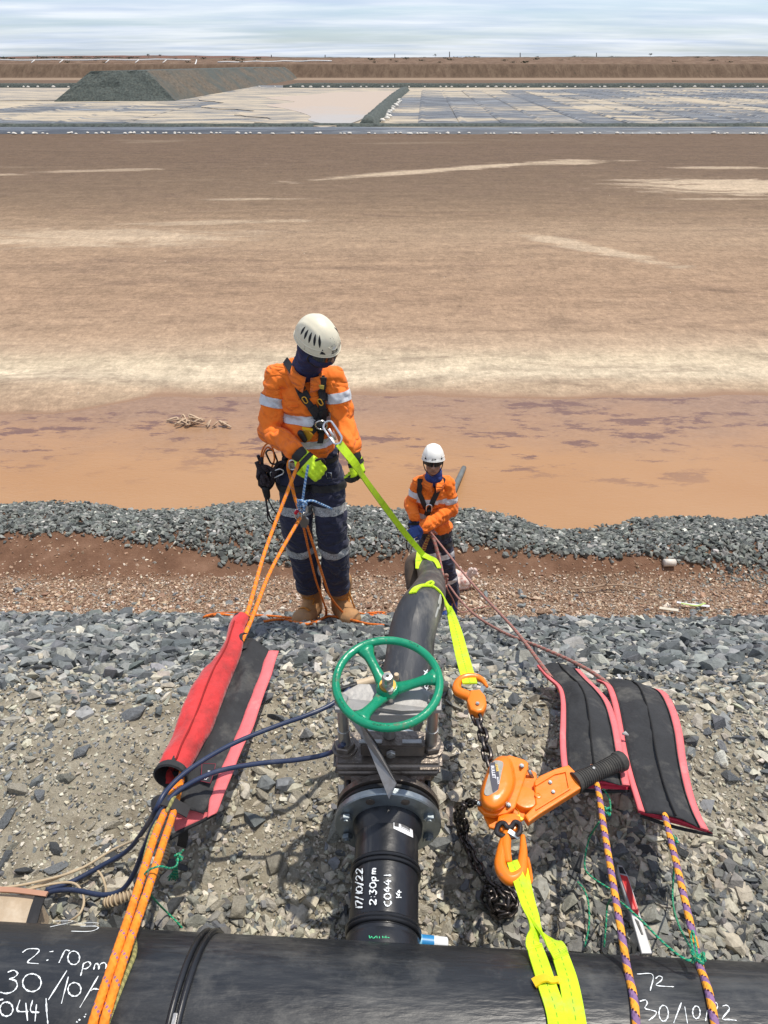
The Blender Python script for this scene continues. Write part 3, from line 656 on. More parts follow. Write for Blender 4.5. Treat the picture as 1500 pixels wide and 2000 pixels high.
# ================================================================== THE FAR BASIN
def liner_material():
    m = bpy.data.materials.new('basin_liner'); t, n, l, b = nodes_of(m)
    geo = n.new('ShaderNodeNewGeometry'); P = geo.outputs['Position']; oi = n.new('ShaderNodeObjectInfo')
    pl = noise(n, l, P, 1.3, 9, .75, (.10, 1.0, 1), .6); dk = ramp(n, l, pl, [(.35, (.035, .038, .044)), (.5, (.10, .11, .125)), (.64, (.30, .315, .33))])
    s1 = noise(n, l, P, .042, 10, .74, (.45, 1.1, 1), .5); s2 = noise(n, l, P, .8, 8, .78, (.12, 1, 1))
    k = mth(n, l, 'ADD', mrange(n, l, s1, .42, .56), mrange(n, l, s2, .3, .7, -1.1, .95)); k = mth(n, l, 'ADD', k, mrange(n, l, oi.outputs['Random'], 0, 1, -.55, .15))
    c = mixc(n, l, mrange(n, l, k, .2, .75), dk, (.45, .38, .28)); l.new(c, b.inputs['Base Color'])
    l.new(mrange(n, l, k, .2, .75, .72, .95), b.inputs['Roughness']); setin(b, 'Specular IOR Level', .3)
    bp = n.new('ShaderNodeBump'); bp.inputs['Strength'].default_value = .5; bp.inputs['Distance'].default_value = .25; l.new(pl, bp.inputs['Height']); l.new(bp.outputs[0], b.inputs['Normal'])
    return m
LIN = liner_material(); ZB = -5.50
liner = mesh('basin_liner', [(-420, 71.5, ZB-.02), (420, 71.5, ZB-.02), (420, 190, ZB-.02), (-420, 190, ZB-.02)], [(0, 1, 2, 3)], LIN, None, False); tag(liner, kind='structure')
# welded strips of liner, running away to the left
strip_i = 0
def strip(xa, xb, xc, xd, ya, yb, dz):
    V = []; F = []; ny = 24
    for j in range(ny+1):
        t_ = j/ny; y = ya+(yb-ya)*t_; a, b2 = xa+(xd-xa)*t_, xb+(xc-xb)*t_
        for i, (x, zz) in enumerate(((a, 0), (a+.35, .12), (a+.9, .03), ((a+b2)/2, .03), (b2-.5, .03), (b2, 0))): V.append((x, y, ZB+dz+zz+.03*math.sin(y*1.7+x)))
    for j in range(ny):
        for i in range(5): a = j*6+i; F.append((a, a+1, a+7, a+6))
    return mesh('liner_strip', V, F, LIN, liner, True)
for i in range(38):
    x0_ = 3.2+i*4.2; strip(x0_, x0_+4.1, 7.4+(i+1)*3.9-.1, 7.4+i*3.9, 75, 158, .01)
for i in range(13):
    x0_ = -26-(i+1)*7.2; strip(x0_, x0_+7.0, -26+(-(i))*7.6-.1, -26-(i+1)*7.6, 77, 112, .0)
def lump_ridge(name, pts, w, h, mat, label=None, cat=None, n_per=1.2, kind=None, sm=True, seed=3, parent=None, top=.35):
    P = catmull([Vector(p) for p in pts], 6); P2 = []; 
    for a, b2 in zip(P[:-1], P[1:]):
        m_ = max(1, int((b2-a).length/n_per)); P2 += [a.lerp(b2, k/m_) for k in range(m_)]
    P2.append(P[-1]); V = []; F = []; r = random.Random(seed); prof = [(-1, -.3), (-.8, .15), (-top-.05, .93), (0, 1), (top+.05, .93), (.8, .15), (1, -.3)]
    for i, p in enumerate(P2):
        t_ = (P2[min(i+1, len(P2)-1)]-P2[max(i-1, 0)]).normalized(); sd_ = Vector((t_.y, -t_.x, 0)).normalized(); k1 = r.uniform(.9, 1.1); e_ = min(1, .5+i*.5, .5+(len(P2)-1-i)*.5)
        for (q, hh) in prof: V.append(p+sd_*q*w/2*k1+Vector((r.uniform(-.1, .1)*w*.15, 0, hh*h*r.uniform(.88, 1.1)*e_)))
    k = len(prof)
    for i in range(len(P2)-1):
        for j in range(k-1): a = i*k+j; F.append((a, a+k, a+k+1, a+1))
    F.append(tuple(range(k))); F.append(tuple(len(V)-k+j for j in range(k))[::-1])
    return mesh(name, V, F, mat, parent, sm)
gravel_far = M('far_gravel', (.058, .070, .062), .95, 0, .8, 3.5, (.12, .125, .10), .5, .75, 2.5, 1, 2.5)
d_ = lump_ridge('gravel_berm', [(-1.6, 75.5, ZB), (0.2, 105, ZB), (2.2, 135, ZB), (4.2, 160, ZB)], 2.2, .7, gravel_far, n_per=.7); tag(d_, kind='structure')
d_ = lump_ridge('gravel_berm', [(-330, 75.2, ZB), (-50, 75.0, ZB), (60, 75.2, ZB), (330, 75.2, ZB)], 1.3, .24, gravel_far, n_per=1.5); tag(d_, kind='structure')
d_ = lump_ridge('gravel_berm', [(-330, 176, ZB), (-45, 176, ZB)], 2.5, .8, gravel_far, n_per=3); tag(d_, kind='structure')
d_ = lump_ridge('gravel_berm', [(-22, 176, ZB), (330, 176, ZB)], 2.5, .8, gravel_far, n_per=3); tag(d_, kind='structure')
shiny = M('liner_edge_black', (.06, .068, .08), .55, 0, .45, 1.6, (.17, .185, .20), .5, .62, 2, .5, 3, stretch=(.12, 1, 1))
edge = lump_ridge('liner_edge', [(-330, 70.2, -5.57), (0, 70.0, -5.57), (330, 70.4, -5.57)], 5.0, .26, shiny, n_per=2.5, top=.6); tag(edge, kind='structure')
# silt pond in the corner of the left basin
def pond_mat():
    m = bpy.data.materials.new('silt_pond'); t, n, l, b = nodes_of(m); geo = n.new('ShaderNodeNewGeometry'); P = geo.outputs['Position']
    sp = n.new('ShaderNodeSeparateXYZ'); l.new(P, sp.inputs[0])
    c = mixc(n, l, mrange(n, l, mth(n, l, 'ADD', sp.outputs[1], mrange(n, l, noise(n, l, P, .1, 4), .3, .7, -9, 9)), 80, 100), (.37, .35, .33), (.42, .335, .26)); l.new(c, b.inputs['Base Color'])
    b.inputs['Roughness'].default_value = .6; setin(b, 'Specular IOR Level', .3); return m
pts = [(-3.3, 77.0), (0.3, 110), (2.6, 140), (3.2, 152), (-8, 150), (-13, 138), (-19, 128), (-13, 116), (-16, 108), (-12.5, 100), (-9.5, 92), (-8.0, 86), (-7.5, 80)]
po = prism('silt_pond', [Vector((v.x, v.y, ZB+.10)) for v in catmull([Vector((a, b_, 0)) for a, b_ in pts], 5, True)], (0, 0, -.3), pond_mat()); tag(po, kind='structure')
silt = M('dry_silt', (.47, .39, .28), .95, 0, .22, 1.5, (.12, .13, .145), .46, .58, 1.1, .3, 3, stretch=(.13, 1, 1))
for nm, pp in (('silt_flat', [(-3.8, 77.0), (-9, 76.8), (-13, 79), (-12, 84), (-17, 90), (-16, 97), (-24, 104), (-23, 114), (-29, 124), (-29, 142), (-27, 160), (-22, 170), (3.6, 165), (-2, 128)]), ('silt_flat', [(-170, 125), (-90, 118), (-50, 122), (-47, 140), (-50, 168), (-100, 171), (-170, 168)])):
    v = catmull([Vector((a, b_, 0)) for a, b_ in pp], 5, True)
    o = prism(nm, [Vector((q.x+.0, q.y+.6*math.sin(i*2.4), ZB+.075)) for i, q in enumerate(v)], (0, 0, -.3), silt); tag(o, kind='structure')

# the gravel ramp that juts into the basin
def ridge_ramp():
    base = [(-49.5, 118.5), (-31.5, 121.0), (-25.8, 262), (-49, 262)]; topp = [(-44.6, 123.5), (-36.6, 125.2), (-30.5, 262), (-41.5, 262)]
    zt_ = [-1.75, -1.7, -2.6, -2.6]; V = []; F = []; mi = []
    NU, NV = 70, 14
    def strip_(b0, b1, t0, t1, z0, z1, m_, nu):
        o = len(V)
        for j in range(NV+1):
            for i in range(nu+1):
                u, v = i/nu, j/NV; bx = b0[0]+(b1[0]-b0[0])*u; by = b0[1]+(b1[1]-b0[1])*u; tx = t0[0]+(t1[0]-t0[0])*u; ty = t0[1]+(t1[1]-t0[1])*u
                zz = z0+(z1-z0)*u; x = bx+(tx-bx)*v; y = by+(ty-by)*v; z = ZB-.2+(zz-ZB+.2)*v
                inner = (0 < i < nu) and (0 < j < NV); k = .9*float(fbm(np.array([x*.5+y*.3]), np.array([z*.8]), 5, 3)[0]) if inner else 0
                V.append((x+k*.6, y-k*.6, z+k*.3))
        for j in range(NV):
            for i in range(nu): a = o+j*(nu+1)+i; F.append((a, a+1, a+nu+2, a+nu+1)); mi.append(m_)
    strip_(base[0], base[1], topp[0], topp[1], zt_[0], zt_[1], 0, 24); strip_(base[1], base[2], topp[1], topp[2], zt_[1], zt_[2], 1, NU); strip_(base[3], base[0], topp[3], topp[0], zt_[3], zt_[0], 1, NU)
    o = len(V); V.extend([(topp[i][0], topp[i][1], zt_[i]) for i in range(4)]); F.append((o, o+1, o+2, o+3)); mi.append(0)
    brown_g = M('ramp_side', (.105, .082, .056), .95, 0, .8, 2.2, (.065, .072, .062), .45, .6, .12, 1, 2.5)
    me = bpy.data.meshes.new('gravel_ramp'); me.from_pydata(V, [], F); ob = link('gravel_ramp', me, [gravel_far, brown_g], None, False)
    for p_, k in zip(ob.data.polygons, mi): p_.material_index = k
    tag(ob, kind='structure')
ridge_ramp()
# the far embankment, its top level with the camera
def far_wall():
    xs = np.arange(-620, 640, 1.7); prof = [(232, -5.62), (248, -5.45), (251, -5.2), (256.5, -1.95), (258, -1.8), (275, -.9), (290, -.25), (300, -.1), (420, -.3), (2600, -1.2)]
    ys, zs = [], []
    for (a, za), (b_, zb) in zip(prof[:-1], prof[1:]):
        k = max(1, int(min(10, (b_-a)/.9)));
        for q in range(k): ys.append(a+(b_-a)*q/k); zs.append(za+(zb-za)*q/k)
    ys.append(2600); zs.append(-1.2); ys = np.array(ys); zs = np.array(zs); X, Y = np.meshgrid(xs, ys); Z = np.repeat(zs[:, None], len(xs), 1)
    face = np.clip((Y-250)/2, 0, 1)*np.clip((258-Y)/2, 0, 1); Z = Z+face*.7*fbm(X*.31+.2*Z, Y*.1, 8, 4)
    up = np.clip((Y-258)/6, 0, 1); Z = Z+up*(.55*fbm(X*.05, Y*.08, 4, 4)+.35*fbm(X*.3, Y*.3, 6, 3)); Z = Z+up*.35*np.clip(X/160, -1, 1)
    nx = len(xs); ny = len(ys); co = np.stack([X.ravel(), Y.ravel(), Z.ravel()], 1); i = np.arange((nx-1)*(ny-1)); r, cc = i//(nx-1), i % (nx-1); a = r*nx+cc
    f = np.stack([a, a+1, a+nx+1, a+nx], 1)
    m = bpy.data.materials.new('embankment_earth'); t, n, l, b = nodes_of(m); geo = n.new('ShaderNodeNewGeometry'); P = geo.outputs['Position']; sp = n.new('ShaderNodeSeparateXYZ'); l.new(P, sp.inputs[0])
    e = ramp(n, l, noise(n, l, P, .35, 10, .75), [(.3, (.10, .066, .045)), (.5, (.16, .105, .072)), (.7, (.26, .185, .13))])
    rill = noise(n, l, P, .8, 9, .8, (.8, .2, .3), .5); fc = ramp(n, l, rill, [(.35, (.085, .058, .040)), (.5, (.125, .085, .058)), (.66, (.175, .125, .086))])
    c = mixc(n, l, mrange(n, l, sp.outputs[1], 257.5, 259), fc, e)
    c = mixc(n, l, mrange(n, l, noise(n, l, P, .9, 6, .8), .60, .66, 0, .8), c, (.05, .052, .035))
    c = mixc(n, l, mrange(n, l, sp.outputs[1], 286, 300, 0, .75), c, (.085, .088, .075))
    c = mixc(n, l, mrange(n, l, sp.outputs[1], 250.6, 249), c, (.26, .19, .135))
    l.new(c, b.inputs['Base Color']); b.inputs['Roughness'].default_value = 1; setin(b, 'Specular IOR Level', .1)
    me = bpy.data.meshes.new('far_embankment'); me.from_pydata(co.tolist(), [], f.tolist()); tag(link('far_embankment', me, m, None, True), kind='structure')
far_wall()
# ================================================================== MATERIALS FOR THE GEAR
hdpe = M('black_polyethylene', (.015, .017, .02), .40, 0, .4, 14, (.10, .10, .095), .50, .74, 4.5, .2, 60, spec=.5, stretch=(.35, 1.6, 1.6), rvar=.1)
hdpe_clean = M('stub_polyethylene', (.012, .013, .016), .34, 0, .3, 7, (.05, .05, .048), .55, .8, 5, .12, 30, spec=.5, rvar=.08)
hdpe_dusty = M('dusty_polyethylene', (.035, .038, .044), .5, 0, .35, 9, (.20, .19, .165), .50, .72, 5, .25, 30, spec=.4, stretch=(1.5, .5, 1), rvar=.08)
scratch_pale = M('pale_scuff', (.42, .42, .40), .8)
zinc = M('zinc_plated', (.30, .34, .36), .45, .85, .2, 14, (.14, .15, .15), .5, .7, 6, .15, 60, rvar=.1)
steel = M('bare_steel', (.42, .41, .39), .38, .85, .15, 20, (.30, .24, .18), .58, .8, 9, .12, 70, rvar=.08)
castst = M('cast_body', (.19, .16, .135), .40, .7, .3, 18, (.23, .20, .17), .52, .72, 9, .4, 70, rvar=.1)
blacksteel = M('black_steel', (.02, .021, .022), .45, .3, .3, 20, bump=.2)
chainm = M('chain_steel', (.085, .075, .07), .30, .85, .3, 60, (.16, .12, .09), .55, .75, 30, .1, 80, rvar=.1)
green = M('green_enamel', (.0, .235, .115), .3, 0, .15, 12, (.14, .13, .08), .60, .70, 22, .25, 45, spec=.55, rvar=.1)
orange = M('hoist_orange', (.86, .21, .012), .3, 0, .08, 12, (.45, .16, .04), .62, .75, 18, .08, 50, spec=.5, rvar=.06)
rubber = M('grip_rubber', (.038, .036, .032), .75, 0, .25, 30, (.12, .11, .09), .5, .75, 14, .3, 90)
chalk = M('white_marker', (.80, .84, .85), .6, 0, .15, 120)
greenpaint = M('green_marker', (.05, .55, .25), .6)
lime = webmat('lime_webbing', (.56, .83, .004), stitch=(.12, .30, .0))
limep = webmat('lime_webbing_plain', (.56, .83, .004))
blackweb = webmat('black_webbing', (.018, .018, .02), dirt=(.07, .065, .06))
yellowp = M('yellow_plastic', (.85, .52, .01), .45)
orangerope = ropemat('orange_rope', (.85, .235, .012), (.84, .27, .02), .045, .30, (.30, .13, .22))
thinorange = ropemat('thin_orange_rope', (.80, .20, .02), (.62, .14, .015), .02, .4)
purplerope = ropemat('purple_orange_rope', (.88, .36, .03), (.24, .13, .27), .040, .46, (.06, .015, .03))
redrope = ropemat('dull_red_rope', (.42, .16, .13), (.34, .21, .17), .045, .5, (.12, .03, .03))
bluerope = ropemat('blue_rope', (.12, .26, .50), (.42, .55, .68), .016, .4)
olivecord = ropemat('olive_cord', (.36, .33, .12), (.22, .21, .08), .012, .5)
greentw = ropemat('green_twine', (.0, .22, .12), (.02, .40, .22), .012, .5, (.5, .6, .2))
darkrope = ropemat('dark_cord', (.035, .022, .028), (.02, .015, .018), .012, .5)
hosem = M('navy_hose', (.02, .032, .075), .38, 0, .15, 30, (.08, .09, .12), .55, .8, 12, spec=.5)
tanplastic = M('tan_plastic', (.52, .41, .27), .5, 0, .1, 40)

def wear(m, col, scale, lo, hi, amt, stretch, coord='Object'):
    t = m.node_tree; n = t.nodes; l = t.links; b = n['Principled BSDF']; tcn = n.new('ShaderNodeTexCoord'); src = b.inputs['Base Color'].links[0].from_socket
    z = noise(n, l, tcn.outputs[coord], scale, 6, .7, stretch); f = mrange(n, l, z, lo, hi, 0, amt)
    l.new(mixc(n, l, f, src, col), b.inputs['Base Color'])
wear(hdpe, (.20, .20, .19), 26, .62, .74, .35, (.03, 1, 1)); wear(hdpe, (.15, .145, .13), 9, .52, .76, .45, (1, 1, 1)); wear(hdpe, (.0, .0, .0), 3, .5, .8, .5, (.6, 1, 1))
wear(hdpe_clean, (.10, .10, .095), 30, .58, .74, .5, (1, .06, 1)); wear(hdpe_dusty, (.30, .28, .23), 22, .55, .72, .5, (1, .12, .3))
wear(orange, (.30, .20, .12), 40, .62, .72, .6, None); wear(orange, (.10, .06, .03), 9, .60, .78, .35, None); wear(lime, (.30, .30, .12), 14, .52, .75, .55, None); wear(limep, (.30, .30, .12), 14, .52, .75, .5, None)
wear(green, (.20, .18, .12), 55, .63, .70, .7, None)
# ================================================================== HEADER PIPE
HC = Vector((0, .533, -1.68)); HA = Vector((1, -.05, 0)).normalized(); HR = .2
def PC(px, py, r=HR, c=HC, a=HA, hint=None):
    d = ray(px, py); dp = d-a*d.dot(a); cp = c-a*c.dot(a)
    A = dp.dot(dp); B = -2*dp.dot(cp); Cc = cp.dot(cp)-r*r; D = B*B-4*A*Cc
    if D < 0: t = -B/(2*A)
    else: t = (-B-math.sqrt(D))/(2*A)
    return d*t
def cnorm(p, c=HC, a=HA):
    q = p-c; return (q-a*q.dot(a)).normalized()
hp = thing('header_pipe', 'fat black polyethylene header pipe with chalk dates lying across the foot of the picture', 'pipe', (0, .533, -1.88))
lathe('barrel', HC-HA*2.6, HA, [(0, HR), (5.2, HR)], hdpe, hp, 96)
def wrap(p, deg, r=None):
    q = p-HC; q = q-HA*q.dot(HA); b = p-q; k = (r or q.length)/q.length
    return b+(Matrix.Rotation(math.radians(deg), 3, HA) @ q)*k
# weld beads
xb = (PC(352, 1950)-HC).dot(HA)
for k in (-.008, .008):
    pts = [HC+HA*(xb+k)+(Vector((0, 0, 1))*math.cos(a)+HA.cross(Vector((0, 0, 1)))*math.sin(a))*(HR+.003) for a in np.linspace(0, 2*math.pi, 73)[:-1]]
    tube('weld_bead', pts, .0068, hdpe_clean, hp, 10, 1, True)
box('weld_tag', PC(343, 1997)+Vector((0, 0, .012)), (.008, .02, .006), steel, hp, .001)
# branch stub towards the valve
F0 = Vector((.010, 1.045, -1.678)); S0 = Vector((-.012, .533, -1.68)); SA = (F0-S0).normalized(); SL = (F0-S0).length
SR = .08
lathe('branch', S0, SA, [(.10, SR*1.07), (.222, SR*1.05), (.225, SR*1.02), (SL-.005, SR)], hdpe_clean, hp, 64)
lathe('stub_end', S0, SA, [(SL-.052, SR*1.005), (SL-.03, SR*1.12), (SL+.0, SR*1.16), (SL+.012, SR*1.16)], hdpe_clean, hp, 64)
def ringbead(t, r=SR, rr=.006):
    e1 = Vector((0, 0, 1)); e2 = SA.cross(e1).normalized(); e1 = e2.cross(SA)
    pts = [S0+SA*t+(e1*math.cos(a)+e2*math.sin(a))*r for a in np.linspace(0, 2*math.pi, 65)[:-1]]
    return tube('weld_bead', pts, rr, hdpe_clean, hp, 8, 1, True)
def tstub(py):  # distance along the stub axis whose top shows at py
    d = ray(752, py); top = S0+Vector((0, 0, SR)); t = d.z and top.z/d.z; return (d*t-top).dot(SA)
for py_ in (1667, 1676): ringbead(tstub(py_), SR+.002, .0055)
for py_ in (1786, 1794): ringbead(tstub(py_), SR*1.03, .006)
lathe('saddle_collar', S0, SA, [(.17, SR*1.10), (.205, SR*1.10), (.215, SR*1.05)], hdpe_clean, hp, 64)
nm_ = [PC(x, 1788, SR*1.07, S0, SA) for x in np.linspace(704, 745, 9)]
tubes('pressed_marking', [[p, p+SA*.008] for p in nm_], .0016, hdpe, hp, 5, 1)
# ---- handwriting, strokes laid on the surface of the pipe
def ell(cx, cy, rx, ry, n=14, a0=-1.3): return [(cx+rx*math.cos(a0+2*math.pi*k/n), cy+ry*math.sin(a0+2*math.pi*k/n)) for k in range(n+1)]
def writing(name, strokes, tf, surf, w, mat, parent, c, a):
    V, F = [], []
    for s in strokes:
        P2 = catmull([Vector((x, y, 0)) for x, y in s], 6) if len(s) > 2 else [Vector((*s[0], 0)).lerp(Vector((*s[1], 0)), k/6) for k in range(7)]
        pts = []
        for q in P2:
            p = surf(*tf(q.x, q.y))
            if p is not None: pts.append(p)
        o = len(V); m_ = len(pts)
        for i, p in enumerate(pts):
            t_ = (pts[min(i+1, m_-1)]-pts[max(i-1, 0)]); t_ = t_.normalized() if t_.length > 1e-7 else Vector((1, 0, 0)); nn = cnorm(p, c, a); sd_ = t_.cross(nn).normalized(); ww = w*(.42+.16*math.sin(i*.7+o)+.14*math.sin(i*2.3+o*.7)) if 0 < i < m_-1 else w*.3
            V += [p+sd_*ww+nn*.0004, p+nn*.0011, p-sd_*ww+nn*.0004]
        for i in range(m_-1):
            b_ = o+i*3; F += [(b_, b_+1, b_+4, b_+3), (b_+1, b_+2, b_+5, b_+4)]
    return mesh(name, V, F, mat, parent, True)
z4 = lambda X, Y: (X/3.3333, 1560+Y/3.3333)
Lw = [[(358,798),(478,800),(325,836)], [(510,814),(600,808),(643,815),(610,830),(525,832),(610,832),(640,842),(590,864),(465,864)],
      [(145,1003),(180,980),(240,978),(255,990),(230,1020),(180,1065),(252,1075)], [(322,998),(348,994)], [(302,1054),(316,1049)], [(383,1070),(400,1035),(425,988),(455,992)], ell(480,1037,38,44),
      [(545,1070),(536,1110),(525,1155)], [(543,1075),(575,1062),(590,1082),(565,1105),(540,1108)], [(610,1115),(620,1078),(638,1078),(643,1110),(652,1080),(678,1068),(692,1085),(686,1110)],
      [(50,1130),(90,1118),(115,1140),(90,1165),(60,1175),(100,1185),(112,1220),(85,1255),(40,1268),(2,1260)], ell(208,1198,60,58), [(435,1120),(315,1310)], [(445,1160),(400,1335)], ell(485,1242,42,44), [(640,1155),(520,1360)], [(590,1252),(612,1238),(652,1244)],
      [(22,1306),(-8,1316),(-30,1360),(-12,1410)], ell(42,1370,42,46), [(130,1310),(114,1380),(186,1386)], [(168,1330),(180,1446)], [(212,1312),(200,1382),(256,1392)], [(238,1340),(228,1450)], [(300,1300),(304,1380),(312,1466)], [(700,1328),(720,1350)],
      [(556,1403),(562,1406)], [(546,1418),(556,1421)], [(512,1438),(524,1442)], [(497,1452),(507,1456)]]
for a_, b_ in ((0, 2), (2, 10), (10, 17), (17, 30)): writing('chalk_writing', Lw[a_:b_], z4, lambda x, y: PC(x, y, HR+.0006), .0025, chalk, hp, HC, HA)
z2 = lambda X, Y: (1100+X/3.75, 1600+Y/3.75)
Rw = [[(540,1135),(655,1140),(637,1258)], [(675,1170),(700,1150),(725,1160),(715,1185),(680,1215),(740,1225),(810,1228)], [(560,1335),(602,1325),(615,1350),(598,1385),(640,1398),(680,1412),(670,1440),(625,1475)], ell(735,1422,34,58), [(865,1345),(808,1495)], [(890,1375),(910,1498)], ell(975,1415,27,46), [(1042,1480),(1055,1400)],
      [(1085,1350),(1120,1345),(1128,1380),(1085,1440),(1135,1472)], [(1165,1370),(1200,1365),(1215,1395),(1165,1462),(1215,1468),(1270,1475)]]
for a_, b_ in ((0, 2), (2, 12)): writing('chalk_writing', Rw[a_:b_], z2, lambda x, y: PC(x, y, HR+.0006), .0021, chalk, hp, HC, HA)
G1 = {'1': [[(.3, 0), (.3, 1)]], '7': [[(0, .95), (.6, 1), (.25, 0)]], '/': [[(0, -.15), (.35, 1.1)]], '0': [ell(.32, .5, .3, .45, 12)], '2': [[(.02, .8), (.3, 1), (.58, .75), (.3, .3), (.02, .05), (.65, .08)]], '3': [[(.05, .95), (.5, .95), (.28, .58), (.58, .3), (.3, 0), (0, .1)]],
      ':': [[(.1, .25), (.16, .25)], [(.1, .75), (.16, .75)]], 'p': [[(.05, .6), (.05, -.4)], [(.05, .55), (.4, .6), (.42, .15), (.08, .1)]], 'm': [[(.02, 0), (.08, .55), (.28, .5), (.3, .05), (.36, .5), (.6, .5), (.62, 0)]], '4': [[(.35, 1), (.05, .4), (.65, .42)], [(.45, .75), (.42, 0)]], 'C': [[(.55, .95), (.15, .8), (.05, .3), (.4, 0), (.6, .1)]]}
def vert_text(s, x, y0, y1, h):   # reads upwards in the picture
    S = []; adv = {'1': .42, '/': .5, ':': .35, '7': .75, 'm': .8}; tot = sum(adv.get(c, .8) for c in s); k = (y0-y1)/tot; cur = 0
    for c in s:
        for st in G1[c]: S.append([(x-v*h, y0-(cur+u)*k) for u, v in st])
        cur += adv.get(c, .8)
    return S
z7 = lambda X, Y: (600+X/4.6875, 1520+Y/4.6875)
Sw = vert_text('17/10/22', 508, 1205, 815, 62)+vert_text('2:30pm', 632, 1160, 815, 62)+vert_text('C0441', 768, 1172, 880, 66)+vert_text('14', 862, 1118, 1010, 50)
writing('white_writing', Sw, z7, lambda x, y: PC(x, y, SR*1.05, S0, SA), .0034, chalk, hp, S0, SA)
Gw = [[(567,1440),(575,1466),(590,1450),(605,1466),(635,1445),(640,1466)], [(660,1445),(662,1467)], [(690,1445),(692,1467)], [(692,1457),(720,1455)], [(720,1442),(722,1465)], [(735,1458),(755,1462)]]
writing('green_writing', Gw, z7, lambda x, y: PC(x, y, SR*1.10, S0, SA), .0018, greenpaint, hp, S0, SA)
# printed sticker
def patch(name, corners, surf, mat, parent, nu=10, nv=4, off=.0006, c=S0, a=SA):
    V, F = [], []; A_, B_, C_, D_ = [Vector((*q, 0)) for q in corners]
    for j in range(nv+1):
        for i in range(nu+1):
            q = A_.lerp(B_, i/nu).lerp(D_.lerp(C_, i/nu), j/nv); p = surf(q.x, q.y); V.append(p+cnorm(p, c, a)*off)
    for j in range(nv):
        for i in range(nu): k = j*(nu+1)+i; F.append((k, k+1, k+nu+2, k+nu+1))
    return mesh(name, V, F, mat, parent, True)
ss = lambda x, y: PC(x, y, SR*1.008, S0, SA)
st_ = patch('sticker', [z7(792,350), z7(962,450), z7(968,545), z7(790,460)], ss, M('sticker_white', (.78, .79, .80), .4), hp)
ink = M('printed_black', (.02, .02, .022), .6)
tl = []
for k in range(14):
    x0 = 858+k*6.2; y0 = 372+(x0-792)*.55; tl.append([ss(*z7(x0, y0)), ss(*z7(x0-2, y0+26))])
for k in range(5):
    tl.append([ss(*z7(862-k, 408+k*11+0)), ss(*z7(900, 424+k*11)), ss(*z7(938, 448+k*11))])
V_, F_ = [], []
tubes('sticker_print', [[p+cnorm(p, S0, SA)*.001 for p in q] for q in tl], .0006, ink, st_, 4, 1)
patch('sticker_block', [z7(797,362), z7(838,384), z7(836,402), z7(800,388)], ss, ink, st_, 4, 2, .0012)
patch('sticker_block', [z7(797,406), z7(838,414), z7(838,448), z7(797,442)], ss, ink, st_, 4, 2, .0012)

# ================================================================== KNIFE GATE VALVE
vr = thing('gate_valve', 'knife gate valve with green handwheel bolted on the black stub pipe', 'valve', (.01, 1.1, -1.86))
def vp(x, y, z): return F0+Vector((x, y, z))
AX = Vector((0.02, 1, .0)).normalized()
def holed_flange(name, t0, th, r, rin, mat):
    return lathe(name, F0, AX, [(t0, rin), (t0, r-.003), (t0+.003, r), (t0+th-.003, r), (t0+th, r-.003), (t0+th, rin)], mat, vr, 72, cap=False)
holed_flange('backing_ring', -.012, .020, .140, SR*1.10, zinc)
holed_flange('gasket_face', .014, .012, .134, SR, blacksteel)
lathe('body_flange', F0, AX, [(.032, .06), (.032, .137), (.048, .137), (.05, .09)], castst, vr, 64)
for k in range(8):
    a = math.radians(22.5+45*k); c = F0+Vector((math.cos(a)*.116, 0, math.sin(a)*.116))
    up = abs(math.sin(a)) > .8 and math.sin(a) > 0
    if not up: hexbolt('hex_bolt', c-AX*.012, -AX, .0155, .013, zinc, vr, .3+k*.4)
    else: lathe('hex_bolt', c-AX*.0128, -AX, [(0, .012), (.0012, .0118), (.0013, 0)], castst, vr, 12)
    tube('stud', [c, c+AX*.17], .008, blacksteel, vr, 8, 1)
    hexbolt('hex_nut', c+AX*.048, AX, .014, .012, castst, vr, k*.5)
# body
YV = .112
bm = boxbm(*vp(0, YV, -.015), .235, .085, .255, .02); frombm('body', bm, castst, vr, True)
bm = boxbm(*vp(0, YV, .118), .276, .112, .022, .009, seg=3); frombm('lower_bonnet_plate', bm, castst, vr)
bm = boxbm(*vp(0, YV, .146), .284, .118, .026, .011, seg=3); frombm('upper_bonnet_plate', bm, castst, vr)
lathe('rear_flange', F0, AX, [(.165, .08), (.165, .137), (.185, .137), (.185, .08)], castst, vr, 64)
for sx in (-1, 1):
    for q in (-.045, .045): hexbolt('bonnet_bolt', vp(sx*.06+q*.6, YV-.03, .100), (0, 0, -1), .011, .012, castst, vr)
    c = vp(sx*.114, YV, .159); lathe('washer', c, (0, 0, 1), [(0, .034), (.005, .034), (.006, .02)], castst, vr, 32)
    hexbolt('post_nut', c+Vector((0, 0, .005)), (0, 0, 1), .029, .018, castst, vr, .2*sx)
    lathe('post', c, (0, 0, 1), [(.02, .0165), (.075, .0165), (.076, .0145), (.168, .0145), (.169, .019), (.178, .019)], steel, vr, 24)
# gland bar with its clamp
box('gland_bar', vp(.012, YV-.008, .186), (.165, .052, .042), castst, vr, .004)
box('gland_strip', vp(-.045, YV-.02, .2092), (.06, .012, .004), steel, vr, .001); box('gland_strip', vp(.062, YV-.02, .2092), (.05, .012, .004), steel, vr, .001)
hexbolt('gland_nut', vp(.008, YV-.036, .186), (0, -1, 0), .013, .01, steel, vr)
lathe('stem', vp(.004, YV, .16), (0, 0, 1), [(0, .011), (.05, .011), (.051, .0165), (.08, .0165), (.081, .010), (.225, .010)], steel, vr, 20)
